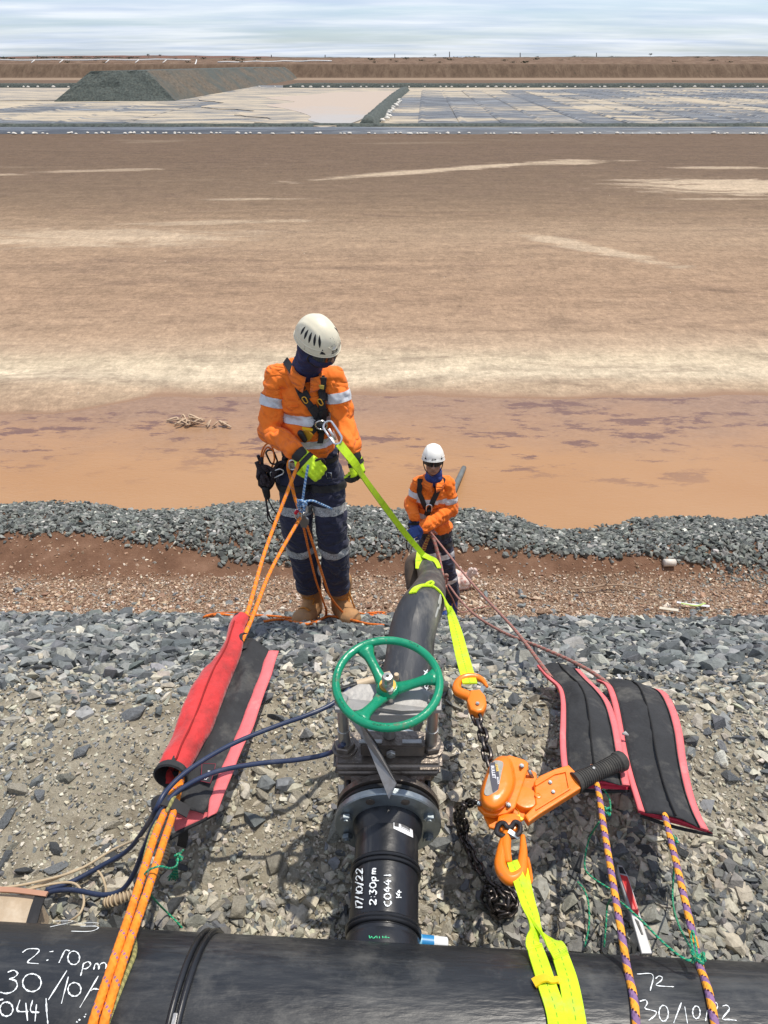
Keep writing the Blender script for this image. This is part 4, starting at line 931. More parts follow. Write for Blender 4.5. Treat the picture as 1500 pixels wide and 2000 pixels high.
# yoke: folded bright plate over the posts
zy = .338
yo = [vp(-.132, YV-.024, zy), vp(-.06, YV-.036, zy+.010), vp(-.02, YV-.03, zy+.012), vp(.03, YV-.038, zy+.012), vp(.132, YV-.026, zy), vp(.135, YV+.012, zy), vp(.075, YV+.046, zy+.01), vp(-.075, YV+.05, zy+.01), vp(-.134, YV+.016, zy)]
dull = M('dull_plate', (.34, .33, .32), .55, .35, .12, 16, (.22, .2, .18), .5, .75, 9, .15, 60)
prism('yoke_plate', yo, (0, 0, -.014), dull, vr, .002)
prism('yoke_lip', [vp(-.085, YV-.04, zy-.002), vp(.09, YV-.04, zy-.002), (vp(.07, YV-.04, zy-.034)), vp(-.065, YV-.04, zy-.034)], (0, .012, 0), dull, vr, .001)
for sx in (-1, 1): hexbolt('yoke_nut', vp(sx*.116, YV, zy+.001), (0, 0, 1), .018, .012, steel, vr, .3)
# handwheel
WC = vp(-.001, YV+.012, .397); TW = Matrix.Rotation(math.radians(7), 3, 'X'); WN = (TW @ Vector((0, 0, 1)))
def wp(ang, r, h=0): return WC+TW @ Vector((math.cos(ang)*r, math.sin(ang)*r, h))
WR = .1275
tube('wheel_rim', [wp(2*math.pi*k/64, WR) for k in range(64)], .0105, green, vr, 14, 1, True)
lathe('wheel_hub', WC-WN*.045, WN, [(0, .018), (.001, .026), (.018, .029), (.028, .024), (.029, .014)], green, vr, 32)
for ang in (119, 8, 237):
    a = math.radians(ang); pts = []; V, F = [], []
    for i in range(9):
        t_ = i/8; rr = .020+(WR-.026)*t_+.0; hh = -.032+.032*(t_**1.3); w_ = .019-.006*math.sin(t_*math.pi)+(.009*max(0, t_-.75)*4); th = .010
        dirv = TW @ Vector((math.cos(a), math.sin(a), 0)); sd_ = TW @ Vector((-math.sin(a), math.cos(a), 0)); c = WC+dirv*rr+WN*hh
        sec = [(-1, -.3), (-.75, .6), (0, .85), (.75, .6), (1, -.3), (.7, -.9), (-.7, -.9)]
        for (u, v) in sec: V.append(c+sd_*u*w_+WN*v*th)
    for i in range(8):
        for k in range(7): F.append((i*7+k, i*7+(k+1) % 7, (i+1)*7+(k+1) % 7, (i+1)*7+k))
    F.append(tuple(range(7))[::-1]); F.append(tuple(56+k for k in range(7)))
    mesh('wheel_spoke', V, F, green, vr)
lathe('brass_ring', WC-WN*.017, WN, [(0, .021), (.004, .0205), (.004, .014)], M('brass', (.5, .28, .06), .4, .8), vr, 32)
lathe('stem_nut', WC-WN*.014, WN, [(0, .0145), (.014, .014), (.016, .0125), (.021, .0125), (.022, .0145), (.030, .0145), (.036, .0115), (.037, .004), (.030, .003)], steel, vr, 28)
# cast lettering on the rim
embm = M('green_enamel_raised', (.0, .17, .08), .4)
def cast_text(txt, ang0, size=.012):
    cu = bpy.data.curves.new('cast_lettering', 'FONT'); cu.body = txt; cu.size = size; cu.extrude = .0006; cu.align_x = 'CENTER'; cu.align_y = 'CENTER'
    o = bpy.data.objects.new('cast_lettering', cu); C.objects.link(o); dg = bpy.context.evaluated_depsgraph_get(); me = bpy.data.meshes.new_from_object(o.evaluated_get(dg)); bpy.data.objects.remove(o)
    for v in me.vertices:
        a = ang0+v.co.x/WR*1.0; rr = WR+v.co.y*.55; lift = math.sqrt(max(0, .0105**2-(v.co.y*.55)**2))
        v.co = wp(a, rr, lift+.0002+v.co.z)
    me.name = 'cast_lettering'; me.materials.clear(); link('cast_lettering', me, embm, vr, False)
cast_text('OPEN >', math.radians(-97)); cast_text('SHUT', math.radians(212)); cast_text('SHUT', math.radians(58)); cast_text('OPEN', math.radians(178), .010)
# folded locking plate that hangs from the left post
a0, a1, a2 = vp(-.098, YV-.018, .295), vp(-.052, YV-.050, .235), vp(.0, -.02, .165)
aw = Vector((.0145, 0, .004))
bm = bmesh.new(); q = [a0, a0+aw*1.4, a1+aw*1.3, a2+aw*1.15+Vector((.004, .01, .01)), a2+Vector((.002, -.014, -.014)), a1-aw*.05]
prism('locking_plate', q, Vector((.002, .004, -.004)), M('dull_galvanised', (.30, .29, .28), .5, .6, .1, 30, (.22, .2, .18), .5, .7, 20), vr, .0008)
prism('locking_plate_edge', [a0+aw*1.4, a1+aw*1.3, a2+aw*1.15+Vector((.004, .01, .01)), a2+aw*1.15+Vector((.005, .016, -.002)), a1+aw*1.35+Vector((.003, .008, -.01)), a0+aw*1.45+Vector((.002, .006, -.008))], Vector((.0015, .001, 0)), blacksteel, vr)

# ================================================================== OUTLET PIPE (over the crest and down to the second worker)
ctrl = [vp(0, .19, 0), vp(.004, .30, .005), PZ(776, 1400, -1.672), PZ(786, 1350, -1.672), PZ(797, 1304, -1.668), PZ(804, 1245, -1.655), PZ(811, 1215, -1.645), PZ(819, 1194, -1.665), PD(830, 1174, 2.72), PD(838, 1154, 3.25)]
tail = [PD(842, 1136, 3.95), PY(838, 1116, 3.38), PY(831, 1101, 3.72)]
allc = ctrl+tail
n_ = len(allc); rad = [.08]*len(ctrl)+[.079, .074, .070]
op = thing('outlet_pipe', 'scuffed grey black outlet pipe running from the valve over the crest', 'pipe', vp(0, .3, -.08))
tube('barrel', allc, rad, hdpe_dusty, op, 40, 10)
lathe('stub_flange', F0, AX, [(.187, .1), (.187, .133), (.203, .133), (.204, .1)], zinc, op, 48)
eb = [PY(829, 1099, 3.70), PY(817, 1093, 3.74), PY(807, 1097, 3.74), PY(804, 1115, 3.70), PY(808, 1150, 3.62)]
tube('elbow', eb, [.060, .056, .052, .050, .050], M('muddy_polyethylene', (.12, .085, .06), .7, 0, .3, 8, (.05, .05, .05), .5, .7, 5, .3, 30), op, 24, 8)
# scuffs and pale writing on the flank
scp = []
for i, (x, y) in enumerate([(860,1168),(857,1180),(852,1195),(848,1208)]): pass
wr = [[(835,1308),(826,1322)], [(827,1310),(837,1318),(828,1330)], [(834,1330),(829,1342),(838,1345)], [(832,1350),(836,1338)], [(861,1160),(856,1180)], [(863,1166),(857,1190)], [(856,1186),(850,1206)]]
dg_ = bpy.context.evaluated_depsgraph_get()
def bvh_of(o):
    me = o.data; mw = Matrix.Translation(o.location+rootloc(o.parent)); return BVHTree.FromPolygons([mw @ v.co for v in me.vertices], [tuple(p.vertices) for p in me.polygons])
def on(bvh, px, py, off=.003):
    d = ray(px, py).normalized(); loc, nor, i, dist = bvh.ray_cast(Vector((0, 0, 0)), d)
    if loc is None: return None, None
    if nor.dot(d) > 0: nor = -nor
    return loc+nor*off, nor
pb = bvh_of([c for c in op.children if c.name.startswith('barrel')][0])
def strokes_on(name, bvh, strokes, w, mat, parent, off=.001, sub=5):
    V, F = [], []
    for s in strokes:
        P2 = catmull([Vector((x, y, 0)) for x, y in s], sub) if len(s) > 2 else [Vector((*s[0], 0)).lerp(Vector((*s[1], 0)), k/5) for k in range(6)]
        Q = [on(bvh, q.x, q.y, off) for q in P2]; Q = [q for q in Q if q[0] is not None]; o = len(V)
        if len(Q) < 2: continue
        for i, (p, nn) in enumerate(Q):
            t_ = (Q[min(i+1, len(Q)-1)][0]-Q[max(i-1, 0)][0]); t_ = t_.normalized() if t_.length > 1e-7 else Vector((1, 0, 0)); sd_ = t_.cross(nn).normalized(); ww = w*(.5 if 0 < i < len(Q)-1 else .3)
            V += [p+sd_*ww, p+nn*.0006, p-sd_*ww]
        for i in range(len(Q)-1): b_ = o+i*3; F += [(b_, b_+1, b_+4, b_+3), (b_+1, b_+2, b_+5, b_+4)]
    return mesh(name, V, F, mat, parent, True)
strokes_on('pale_marks', pb, wr[:4], .005, chalk, op)
strokes_on('scrape', pb, wr[4:], .010, scratch_pale, op)
# pressure tapping with the tan T handle
tp = thing('tapping_fitting', 'tan T handled hose fitting on top of the outlet pipe behind the handwheel', 'fitting', PZ(772, 1335, -1.59))
hb = PZ(774, 1340, -1.595)
lathe('collar', hb, (0, 0, 1), [(0, .014), (.018, .014), (.019, .011), (.03, .011)], blacksteel, tp, 20)
lathe('neck', hb, (0, 0, 1), [(.03, .007), (.052, .007)], tanplastic, tp, 16)
hd = (PZ(782, 1312, -1.54)-PZ(690, 1338, -1.545)).normalized()
lathe('handle', PZ(697, 1337, -1.543), hd, [(0, .012), (.105, .0125), (.106, .0095), (.104, .009)], tanplastic, tp, 24)
lathe('hose_tail', PZ(703, 1336, -1.5435), -hd, [(0, .0095), (.03, .0095), (.031, .008), (.06, .008), (.061, .0095), (.075, .0095)], blacksteel, tp, 16)
# far pipe that ends in the water behind the second worker
fp = tube('discharge_pipe', [PY(850, 1095, 5.95), PY(862, 1045, 6.8), PY(879, 975, 8.2), PY(906, 914, 9.75)], [.05, .05, .046, .042], M('grey_pipe', (.12, .13, .125), .5, 0, .3, 5), None, 24, 6)
tag(fp, 'grey pipe end poking into the muddy water behind the second worker', 'pipe')
# ================================================================== SLINGS
def sling_thing(name, label, loc): return thing(name, label, 'sling', loc)
# ---- lever hoist -------------------------------------------------------
ZH = -1.60
hoist = thing('lever_hoist', 'orange lever chain hoist with black rubber grip and hooks', 'hoist', PZ(985, 1545, -1.66))
def HP(px, py, h=0): return PZ(px, py, ZH+h)
zz = lambda X, Y, h=0: HP(920+X/9.375, 1460+Y/9.375, h)
# rear frame plates and ratchet housing
prism('back_plate', [zz(*q, -.03) for q in [(1040,420),(1190,500),(1200,640),(1150,760),(960,1350),(820,1440),(560,1560),(330,1500),(230,1300),(250,900),(600,420)]], (0, 0, .010), orange, hoist, .003)
lathe('ratchet_housing', zz(960, 1080, -.045), (0, 0, 1), [(0, .030), (.002, .034), (.036, .034), (.042, .030), (.043, .02)], orange, hoist, 40)
prism('front_plate', [zz(*q, -.012) for q in [(700,190),(960,270),(1040,330),(1040,420),(800,1150),(640,1260),(420,1310),(230,1270),(120,1150),(110,1050),(200,900),(420,260)]], (0, 0, .014), orange, hoist, .004)
# gear case: domed cover
cov = [(400,250),(480,180),(590,150),(700,190),(760,280),(800,420),(820,640),(760,860),(640,1050),(480,1170),(330,1180),(200,1080),(155,900),(190,700),(260,500),(320,360)]
cc_ = Vector((sum(a for a, b_ in cov)/len(cov), sum(b_ for a, b_ in cov)/len(cov), 0))
V, F = [], []; base = catmull([Vector((a, b_, 0)) for a, b_ in cov], 4, True); n_ = len(base); lev = [(1.0, .0), (.985, .012), (.93, .026), (.84, .036), (.74, .041), (.40, .043)]
for s_, h_ in lev:
    for q in base: r_ = cc_+(q-cc_)*s_; V.append(zz(r_.x, r_.y, h_))
for k in range(len(lev)-1):
    for i in range(n_): F.append((k*n_+i, k*n_+(i+1) % n_, (k+1)*n_+(i+1) % n_, (k+1)*n_+i))
F.append(tuple((len(lev)-1)*n_+i for i in range(n_)))
mesh('gear_case', V, F, orange, hoist)
dz = lambda X, Y, h: zz(X, Y, h)
npl = catmull([Vector((a, b_, 0)) for a, b_ in [(400,270),(500,245),(590,290),(560,470),(520,660),(490,790),(400,850),(300,890),(240,840),(270,680),(330,480)]], 3, True)
npl_o = prism('name_plate', [dz(q.x, q.y, .0415) for q in npl], (0, 0, .0022), M('worn_label', (.30, .28, .24), .6, 0, .3, 60, (.5, .46, .38), .5, .7, 40), hoist, .0003)
blk = [(340,290),(430,265),(500,400),(520,560),(505,760),(400,830),(360,640),(335,450)]
bo = prism('name_print', [dz(a, b_, .0439) for a, b_ in blk], (0, 0, .0006), M('label_black', (.03, .03, .05), .5), npl_o)
def flat_text(txt, org, xdir, ydir, size, mat, parent, name='lettering', bold=.0):
    cu = bpy.data.curves.new(name, 'FONT'); cu.body = txt; cu.size = size; cu.extrude = .0003; cu.offset = bold; cu.align_x = 'LEFT'
    o = bpy.data.objects.new(name, cu); C.objects.link(o); dg = bpy.context.evaluated_depsgraph_get(); me = bpy.data.meshes.new_from_object(o.evaluated_get(dg)); bpy.data.objects.remove(o)
    X = Vector(xdir).normalized(); Y = Vector(ydir); Y = (Y-X*Y.dot(X)).normalized(); Z = X.cross(Y); O = Vector(org)
    for v in me.vertices: v.co = O+X*v.co.x+Y*v.co.y+Z*v.co.z
    me.materials.clear(); return link(name, me, mat, parent, False)
whiteink = M('white_print', (.7, .7, .72), .5); yellink = M('yellow_print', (.8, .5, .05), .5)
dn = dz(440, 800, .0447)-dz(375, 320, .0447); sd_ = dz(520, 320, .0447)-dz(375, 320, .0447)
flat_text('BULLET', dz(365, 330, .0447), dn, sd_, .0115, whiteink, npl_o, bold=.0003)
flat_text('LEVER', dz(445, 300, .0447), dn, sd_, .0085, yellink, npl_o, bold=.0002)
flat_text('BLOCK', dz(470, 540, .0447), dn, sd_, .0065, whiteink, npl_o, bold=.0002)
for (a, b_, h_) in [(925,350,.004),(685,1070,.004),(150,1040,.004)]:
    hexbolt('cover_nut', zz(a, b_, h_), (0, 0, 1), .0068, .006, zinc, hoist, .4); tube('stay_bolt', [zz(a, b_, h_+.010), zz(a, b_, -.045)], .0036, zinc, hoist, 10, 1)
tube('spacer_pin', [zz(1060, 420, .0), zz(1130, 560, -.024)], .005, zinc, hoist, 10, 1)
prism('yellow_guard', [zz(*q, -.006) for q in [(820,1110),(870,1190),(900,1290),(960,1320),(930,1360),(860,1320),(790,1260),(880,1250),(860,1180)]], (0, 0, .006), yellowp, hoist, .001)
# handle, reads from pixels of the picture on the level of the hoist
def z8(X, Y, h=0): return HP(860+X/3.75, 1280+Y/3.75, h)
hb_ = [(610,1210),(690,1130),(680,960),(720,920),(830,870),(930,840),(990,900),(1020,1010),(720,1200),(640,1260)]
prism('handle', [z8(a, b_, -.022) for a, b_ in hb_], (0, 0, .024), orange, hoist, .004, 3)
prism('handle_lip', [z8(a, b_, .002) for a, b_ in [(690,952),(830,866),(925,846),(936,905),(952,985),(700,1140),(697,1128),(937,977),(925,915),(915,862),(835,880),(700,962)]], (0, 0, .005), orange, hoist, .001)
for (a, b_) in [(804,934),(826,1004)]: hexbolt('handle_nut', z8(a, b_, .002), (0, 0, 1), .0055, .005, zinc, hoist)
lathe('rivet', z8(716, 1026, .002), (0, 0, 1), [(0, .009), (.002, .008), (.0025, .005), (.001, .0045)], orange, hoist, 20)
# rubber grip
g0, g1 = z8(985, 935, -.010), z8(1330, 770, -.010); gd = (g1-g0).normalized(); gl = (g1-g0).length
prof = []
for i in range(41):
    t_ = i/40; r_ = .0255-.004*math.sin(t_*math.pi)+(.0)
    if t_ > .88: r_ = .0275
    if t_ < .05: r_ = .028
    prof.append((t_*gl, r_))
gV = lathe('grip', g0, gd, prof+[(gl+.006, .023), (gl+.008, .0)], rubber, hoist, 40)
for k in range(18):
    t_ = .10+.74*k/17; c = g0+gd*(gl*t_); rr = .0255-.004*math.sin(t_*math.pi)+.0003
    pts = disc_pts(c, gd, rr, 24); tube('grip_rib', pts[:11] if 0 else pts, .0011, rubber, hoist, 5, 1, True)
lathe('grip_rivet', z8(1124, 826, .0145), (0, 0, 1), [(0, .004), (.002, .0035), (.0022, 0)], scratch_pale, hoist, 12)
# hooks
def hook(name, pts, r, mat, parent, flat=1.0): return tube(name, pts, r, mat, parent, 16, 8, flat=flat)
hk = [z8(*q, h_) for q, h_ in [((262,330), .0), ((225,305), .0), ((170,270), .0), ((165,225), .0), ((185,180), .0), ((245,155), .0), ((300,178), .0), ((335,225), .0)]]
hk = [z8(265,345), z8(205,300), z8(128,262), z8(128,205), z8(175,162), z8(250,156), z8(305,180), z8(345,232)]
hook('top_hook', hk, [.014, .016, .0155, .0125, .011, .0105, .009, .004], orange, hoist)
bm = prism_bm([z8(*q, -.014) for q in [(215,305),(285,300),(325,350),(335,410),(310,460),(265,470),(215,450),(190,380)]], (0, 0, .034), .007, 3); frombm('hook_swivel', bm, orange, hoist, True)
hexbolt('swivel_nut', z8(272, 358, .02), (0, 0, 1), .006, .006, zinc, hoist)
ribbon('hook_latch', [z8(315, 225, .006), z8(300, 265, .01), z8(275, 295, .012)], .012, zinc, hoist, thick=.0015)
lk = [z8(470,1350), z8(455,1420), z8(440,1530), z8(465,1600), z8(520,1640), z8(585,1600), z8(600,1530), z8(608,1430), z8(603,1320)]
hook('bottom_hook', lk, [.011, .013, .015, .016, .0155, .014, .0125, .010, .006], orange, hoist)
hook('hook_shank', [z8(490,1300,.0), z8(480,1400,.004), z8(500,1520,.006)], [.012, .0125, .009], orange, hoist)
tube('tail_stop', [z8(630,1480,-.02), z8(650,1560,-.02), z8(660,1650,-.022), z8(635,1665,-.022), z8(625,1580,-.02)], .006, orange, hoist, 10, 4, True)
bm = prism_bm([z8(*q, -.016) for q in [(420,1210),(460,1195),(500,1190),(540,1190),(580,1215),(585,1280),(545,1320),(440,1320),(405,1270)]], (0, 0, .022), .005, 2); frombm('yoke', bm, orange, hoist, True)
tube('shackle_link', [z8(415,1300,.010), z8(435,1235,.012), z8(470,1232,.014), z8(490,1258,.014), z8(520,1255,.014), z8(545,1222,.012), z8(580,1240,.012), z8(578,1300,.010), z8(510,1330,.006)], .0065, chainm, hoist, 10, 5, True)
ribbon('hook_latch', [z8(500,1285,.016), z8(540,1310,.014), z8(572,1335,.008)], .012, zinc, hoist, thick=.0015)
# chain links: one mesh, shared
def link_mesh():
    L_, W_, r_ = .0155, .0088, .0041; pts = []
    for k in range(20):
        a = 2*math.pi*k/20; x = math.cos(a)*W_; y = math.sin(a)*W_; pts.append(Vector((x, y+(L_-W_)*(1 if y > 0 else -1)*(1 if abs(y) > 1e-6 else 0), 0)))
    V, F, U = tube_data(pts, r_, 7, 1, True); me = bpy.data.meshes.new('chain_link'); me.from_pydata([tuple(v) for v in V], [], F); me.materials.append(chainm)
    me.polygons.foreach_set('use_smooth', [True]*len(me.polygons)); return me
LM = link_mesh()
def chain(pts, parent, pitch=.0225, jitter=0, scale=1.0):
    P = catmull(pts, 12); s = 0; acc = 0; out_ = []; nxt = 0; k = 0
    for a, b_ in zip(P[:-1], P[1:]):
        d = (b_-a).length
        while acc+d >= nxt:
            t_ = (nxt-acc)/d if d else 0; c = a.lerp(b_, t_); dr = (b_-a).normalized(); q = dr.to_track_quat('Y', 'Z')
            o = bpy.data.objects.new('chain_link', LM); C.objects.link(o); o.parent = parent; o.location = c-parent.location
            o.rotation_mode = 'QUATERNION'; o.rotation_quaternion = q @ Matrix.Rotation((k % 2)*math.pi/2+.6+(random.uniform(-jitter, jitter)), 4, 'Y').to_quaternion(); o.scale = (scale,)*3
            nxt += pitch*scale; k += 1
        acc += d
chain([z8(268,460,.0), z8(300,540,.0), z8(325,640,.0), z8(345,740,-.002), z8(370,830,-.006)], hoist, scale=1.35)
cx = lambda px, py, h: PG(px, py, h)
chain([zz(60,1000,-.02), HP(912,1570,-.05), HP(898,1580,-.10), PZ(893,1600,-1.76), cx(902,1632,.04), cx(915,1660,.03), cx(925,1685,.025), cx(940,1705,.025), cx(955,1722,.025), cx(975,1735,.03), cx(995,1745,.035), cx(1003,1765,.03), cx(990,1785,.025), cx(968,1780,.025), cx(958,1755,.03), cx(972,1742,.05), cx(988,1755,.055), cx(985,1772,.05), cx(965,1768,.05), cx(962,1748,.06), cx(950,1735,.04), cx(945,1750,.025), cx(955,1768,.03), cx(975,1788,.035), cx(1000,1778,.05), cx(1006,1752,.04), cx(985,1730,.04)], hoist, jitter=.5)
chain([HP(905,1575,-.04), PZ(900,1590,-1.73), cx(910,1615,.06), cx(907,1640,.03), cx(920,1662,.04), cx(938,1695,.03)], hoist, jitter=.4)

# ---- lime slings
s1 = sling_thing('lifting_sling', 'lime webbing sling from the hoist top hook to the choke on the outlet pipe', PY(850, 1150, 2.0))
top = [on(pb, x, y, .004) for x, y in [(822,1138),(838,1132),(852,1139),(862,1150),(868,1162)]]
lp_ = [(on(pb, x, y, .004)) for x, y in [(806,1160),(812,1152),(820,1147),(832,1145),(845,1147),(856,1155),(864,1166)]]
lp_ = [q for q in lp_ if q[0] is not None and q[0].length < 3.5]
endp = PZ(918, 1335, -1.585)
if len(lp_) > 2:
    last = lp_[-1][0]
    mids = [PD(874, 1180, last.length*.925), PD(882, 1203, 2.42), PD(893, 1242, 2.34), PD(905, 1290, 2.23), endp]
    ribbon('webbing', [q[0] for q in lp_]+mids, [.026]*6+[.028, .030, .040, .045, .045], lime, s1, normals=[q[1] for q in lp_]+[(lp_[-1][1]+Vector((0, -.3, .5))).normalized(), Vector((.3, -.5, .8)), Vector((0, -.6, .8)), Vector((0, -.6, .8)), Vector((0, -.6, .8))], thick=.005, sub=5)
tube('choke_eye', [on(pb, x, y, .006)[0] or PY(x, y, 2.2) for x, y in [(830,1146),(836,1141),(842,1139),(845,1142),(840,1147)]], .006, limep, s1, 8, 4, flat=1.0)
# ---- from the hoist down round the header pipe
s2 = sling_thing('anchor_sling', 'folded lime webbing sling from the hoist hook round the header pipe, yellow tag on it', PC(1060, 1880))
z6 = lambda X, Y: (860+X/4.4118, 1560+Y/4.4118)
up_ = Vector((0, -.5, .85))
def P6(X, Y, z): return PZ(*z6(X, Y), z)
def C6(X, Y, off=.004):
    p = PC(*z6(X, Y), HR+off); return p
ribbon('webbing', [P6(620,540,-1.592), P6(680,700,-1.590), P6(745,880,-1.585), P6(800,1020,-1.575), P6(815,1130,-1.555), P6(800,1230,-1.525), C6(830,1330,.012), C6(880,1480), C6(930,1640), C6(985,1800), C6(1020,1990)]+[wrap(C6(1020,1990), a_) for a_ in (25, 55, 85, 115, 145)],
       [.026, .030, .032, .026, .024, .034, .036, .036, .037, .037, .037, .037, .037, .037, .037], lime, s2, normals=[up_]*6+[cnorm(C6(830,1330)), cnorm(C6(880,1480)), cnorm(C6(930,1640)), cnorm(C6(985,1800)), cnorm(C6(1020,1990))]+[cnorm(wrap(C6(1020,1990), a_)) for a_ in (25, 55, 85, 115, 145)], thick=.005)
ribbon('webbing', [P6(725,600,-1.600), P6(745,740,-1.598), P6(790,960,-1.585), P6(840,1110,-1.565), P6(930,1200,-1.535), P6(1010,1290,-1.512), C6(1050,1400,.006), C6(1100,1560), C6(1140,1760), C6(1175,1990)]+[wrap(C6(1175,1990), a_) for a_ in (25, 55, 85, 115, 145)],
       [.016, .020, .024, .026, .030, .034, .036, .037, .038, .038, .038, .038, .038, .038, .038], lime, s2, normals=[up_, up_, up_, Vector((.5, -.5, .7)), Vector((.4, -.4, .8)), up_, cnorm(C6(1050,1400)), cnorm(C6(1100,1560)), cnorm(C6(1140,1760)), cnorm(C6(1175,1990))]+[cnorm(wrap(C6(1175,1990), a_)) for a_ in (25, 55, 85, 115, 145)], thick=.005)
tg = [C6(X, Y, o_) for X, Y, o_ in [(805,1590,.006),(860,1555,.012),(915,1545,.014),(960,1570,.010),(1010,1560,.008),(1005,1590,.006)]]
ribbon('yellow_tag', tg, [.018, .016, .016, .010, .014, .010], yellowp, s2, normals=[cnorm(q) for q in tg], thick=.004)
ribbon('yellow_tag_back', [C6(820,1615,.004), C6(900,1590,.003), C6(990,1600,.004)], .007, yellowp, s2, normals=[cnorm(C6(900,1600))]*3, thick=.003)

# ================================================================== ROPES
rp = thing('double_rope', 'thick orange rope doubled from the header pipe through the red sleeve to the worker', 'rope', PC(250, 1900))
A1, A2 = PZ(170, 2060, -1.44), PZ(195, 2070, -1.45)
K1 = PZ(478, 1212, -1.70); K2 = PZ(486, 1222, -1.70)
W1Y = 2.86
tube('strand', [wrap(PZ(178,2010,-1.462), a_) for a_ in (140, 110, 80, 50, 22)]+[PZ(178,2010,-1.462), PZ(228,1860,-1.462), PZ(262,1760,-1.50), PZ(300,1640,-1.55), PZ(322,1585,-1.60), PZ(348,1520,-1.62)], .0092, orangerope, rp, 12, 6)
tube('strand', [wrap(PZ(200,2010,-1.462), a_) for a_ in (140, 110, 80, 50, 22)]+[PZ(200,2010,-1.462), PZ(243,1870,-1.462), PZ(285,1750,-1.50), PZ(318,1650,-1.55), PZ(338,1590,-1.60), PZ(352,1530,-1.62)], .0092, orangerope, rp, 12, 6)
tube('strand', [PZ(350,1525,-1.62), PZ(400,1390,-1.65), K1, PY(520,1070,2.45), PY(583,905,W1Y-.04)], .0085, orangerope, rp, 12, 6)
tube('strand', [PZ(352,1530,-1.62), PZ(405,1395,-1.66), K2, PY(530,1112,2.4), PY(586,1012,2.74)], .0085, orangerope, rp, 12, 6)
tube('loop', [PY(583,905,W1Y-.04), PY(582,897,W1Y-.02), PY(573,895,W1Y), PY(565,901,W1Y), PY(563,915,W1Y), PY(568,935,W1Y+.02), PY(574,965,W1Y+.02), PY(582,990,W1Y), PY(588,1003,W1Y)], .0085, orangerope, rp, 10, 6)
# slack tails dropping from the pulley, along the ground
loose = thing('slack_rope', 'loose thin orange rope looped over the stones at the boots of the first worker', 'rope', PG(600, 1208, .02))
gz = lambda px, py, h=.02: PG(px, py, h+.018)
tube('tail', [PY(598,1022,2.78), PY(615,1075,2.80), PY(632,1130,2.84), PY(648,1170,2.90), gz(680,1205,.03), gz(712,1217,.02), gz(750,1221)], .0065, thinorange, loose, 8, 6)
tube('tail', [PY(592,1025,2.80), PY(603,1075,2.86), PY(616,1130,2.95), PY(628,1165,3.0), PY(637,1190,3.02)], .006, thinorange, loose, 8, 6)
tube('tail', [PY(637,1190,3.02), gz(636,1203), gz(620,1214), gz(596,1210,.03), gz(560,1206,.03), gz(510,1202,.02), gz(470,1204), gz(430,1200,.03), gz(398,1206,.02), gz(420,1199,.03), gz(460,1196,.03), gz(500,1200,.02)], .0075, thinorange, loose, 8, 6)
tube('tail', [gz(515,1214), gz(540,1210,.03), gz(565,1212), gz(585,1217), gz(610,1218,.02), gz(640,1204,.03), gz(670,1208,.03), gz(700,1214,.02)], .0075, thinorange, loose, 8, 6)
random.seed(5)
cl = [PY(690+25*math.cos(k*1.9)*random.uniform(.4, 1.3)+38, 1168+6*math.sin(k*2.7)+random.uniform(-3, 3), 5.4) for k in range(46)]
co_ = thing('rope_heap', 'small heap of orange rope dropped on the pebbles behind the first worker', 'rope', PY(725, 1175, 5.4))
cl = [Vector((v.x, 5.05+.35*random.random(), 0)) for v in cl]; cl = [Vector((v.x, v.y, tz(v.x, v.y)+.03+.03*random.random())) for v in cl]
tube('coil', cl, .008, thinorange, co_, 7, 5)
yc = tube('cord', [wrap(PC(205,2015,HR+.005), a_) for a_ in (110, 80, 50, 20)]+[PC(205,2015,HR+.005), PC(228,1950,HR+.005), PC(248,1900,HR+.005), PC(263,1860,HR+.005), PC(262,1820,HR+.005), PZ(268,1780,-1.52), PZ(280,1690,-1.57), PZ(295,1630,-1.60), PZ(310,1600,-1.61), PZ(326,1583,-1.59), PZ(340,1556,-1.585), PZ(352,1545,-1.60)], .0048, olivecord, None, 8, 6)
tag(yc, 'thin olive cord beside the doubled orange rope over the header pipe', 'cord')
# right hand pair to the second worker
HW = PY(842, 1040, 4.75)
def guy(pts, mat1, mat2, lab, r, split):
    t_ = thing('guy_rope', lab, 'rope', pts[0], 'ropes from the header pipe to the second worker')
    tube('near_length', pts[:split+1], r, mat1, t_, 12, 6); tube('far_length', pts[split:], r*.95, mat2, t_, 10, 6); return t_
guy([wrap(PC(1246,2030,HR+.006), a_) for a_ in (120, 90, 60, 28)]+[PC(1246,2030,HR+.006), PC(1238,1950,HR+.006), PC(1225,1890,HR+.008), PZ(1210,1800,-1.50), PZ(1180,1620,-1.58), PZ(1165,1530,-1.62), PZ(1130,1420,-1.67), PZ(1092,1345,-1.78), PZ(1058,1299,-1.85), PY(1000,1224,2.35), PY(920,1137,3.4), HW], purplerope, redrope, 'purple and orange rope passing under the hoist grip and the narrower left mat', .0078, 11)
guy([wrap(PC(1402,2030,HR+.006), a_) for a_ in (120, 90, 60, 28)]+[PC(1402,2030,HR+.006), PC(1385,1940,HR+.006), PC(1365,1880,HR+.008), PZ(1345,1790,-1.52), PZ(1310,1640,-1.59), PZ(1295,1580,-1.62), PZ(1262,1470,-1.68), PZ(1215,1370,-1.79), PZ(1178,1328,-1.86), PZ(1120,1293,-2.02), gz(1050,1262,.05), gz(985,1236,.05), gz(930,1203,.05), PY(897,1170,3.9), PY(876,1142,4.3)], purplerope, redrope, 'purple and orange rope coming out of the right mat, green twine knotted on it', .0078, 11)

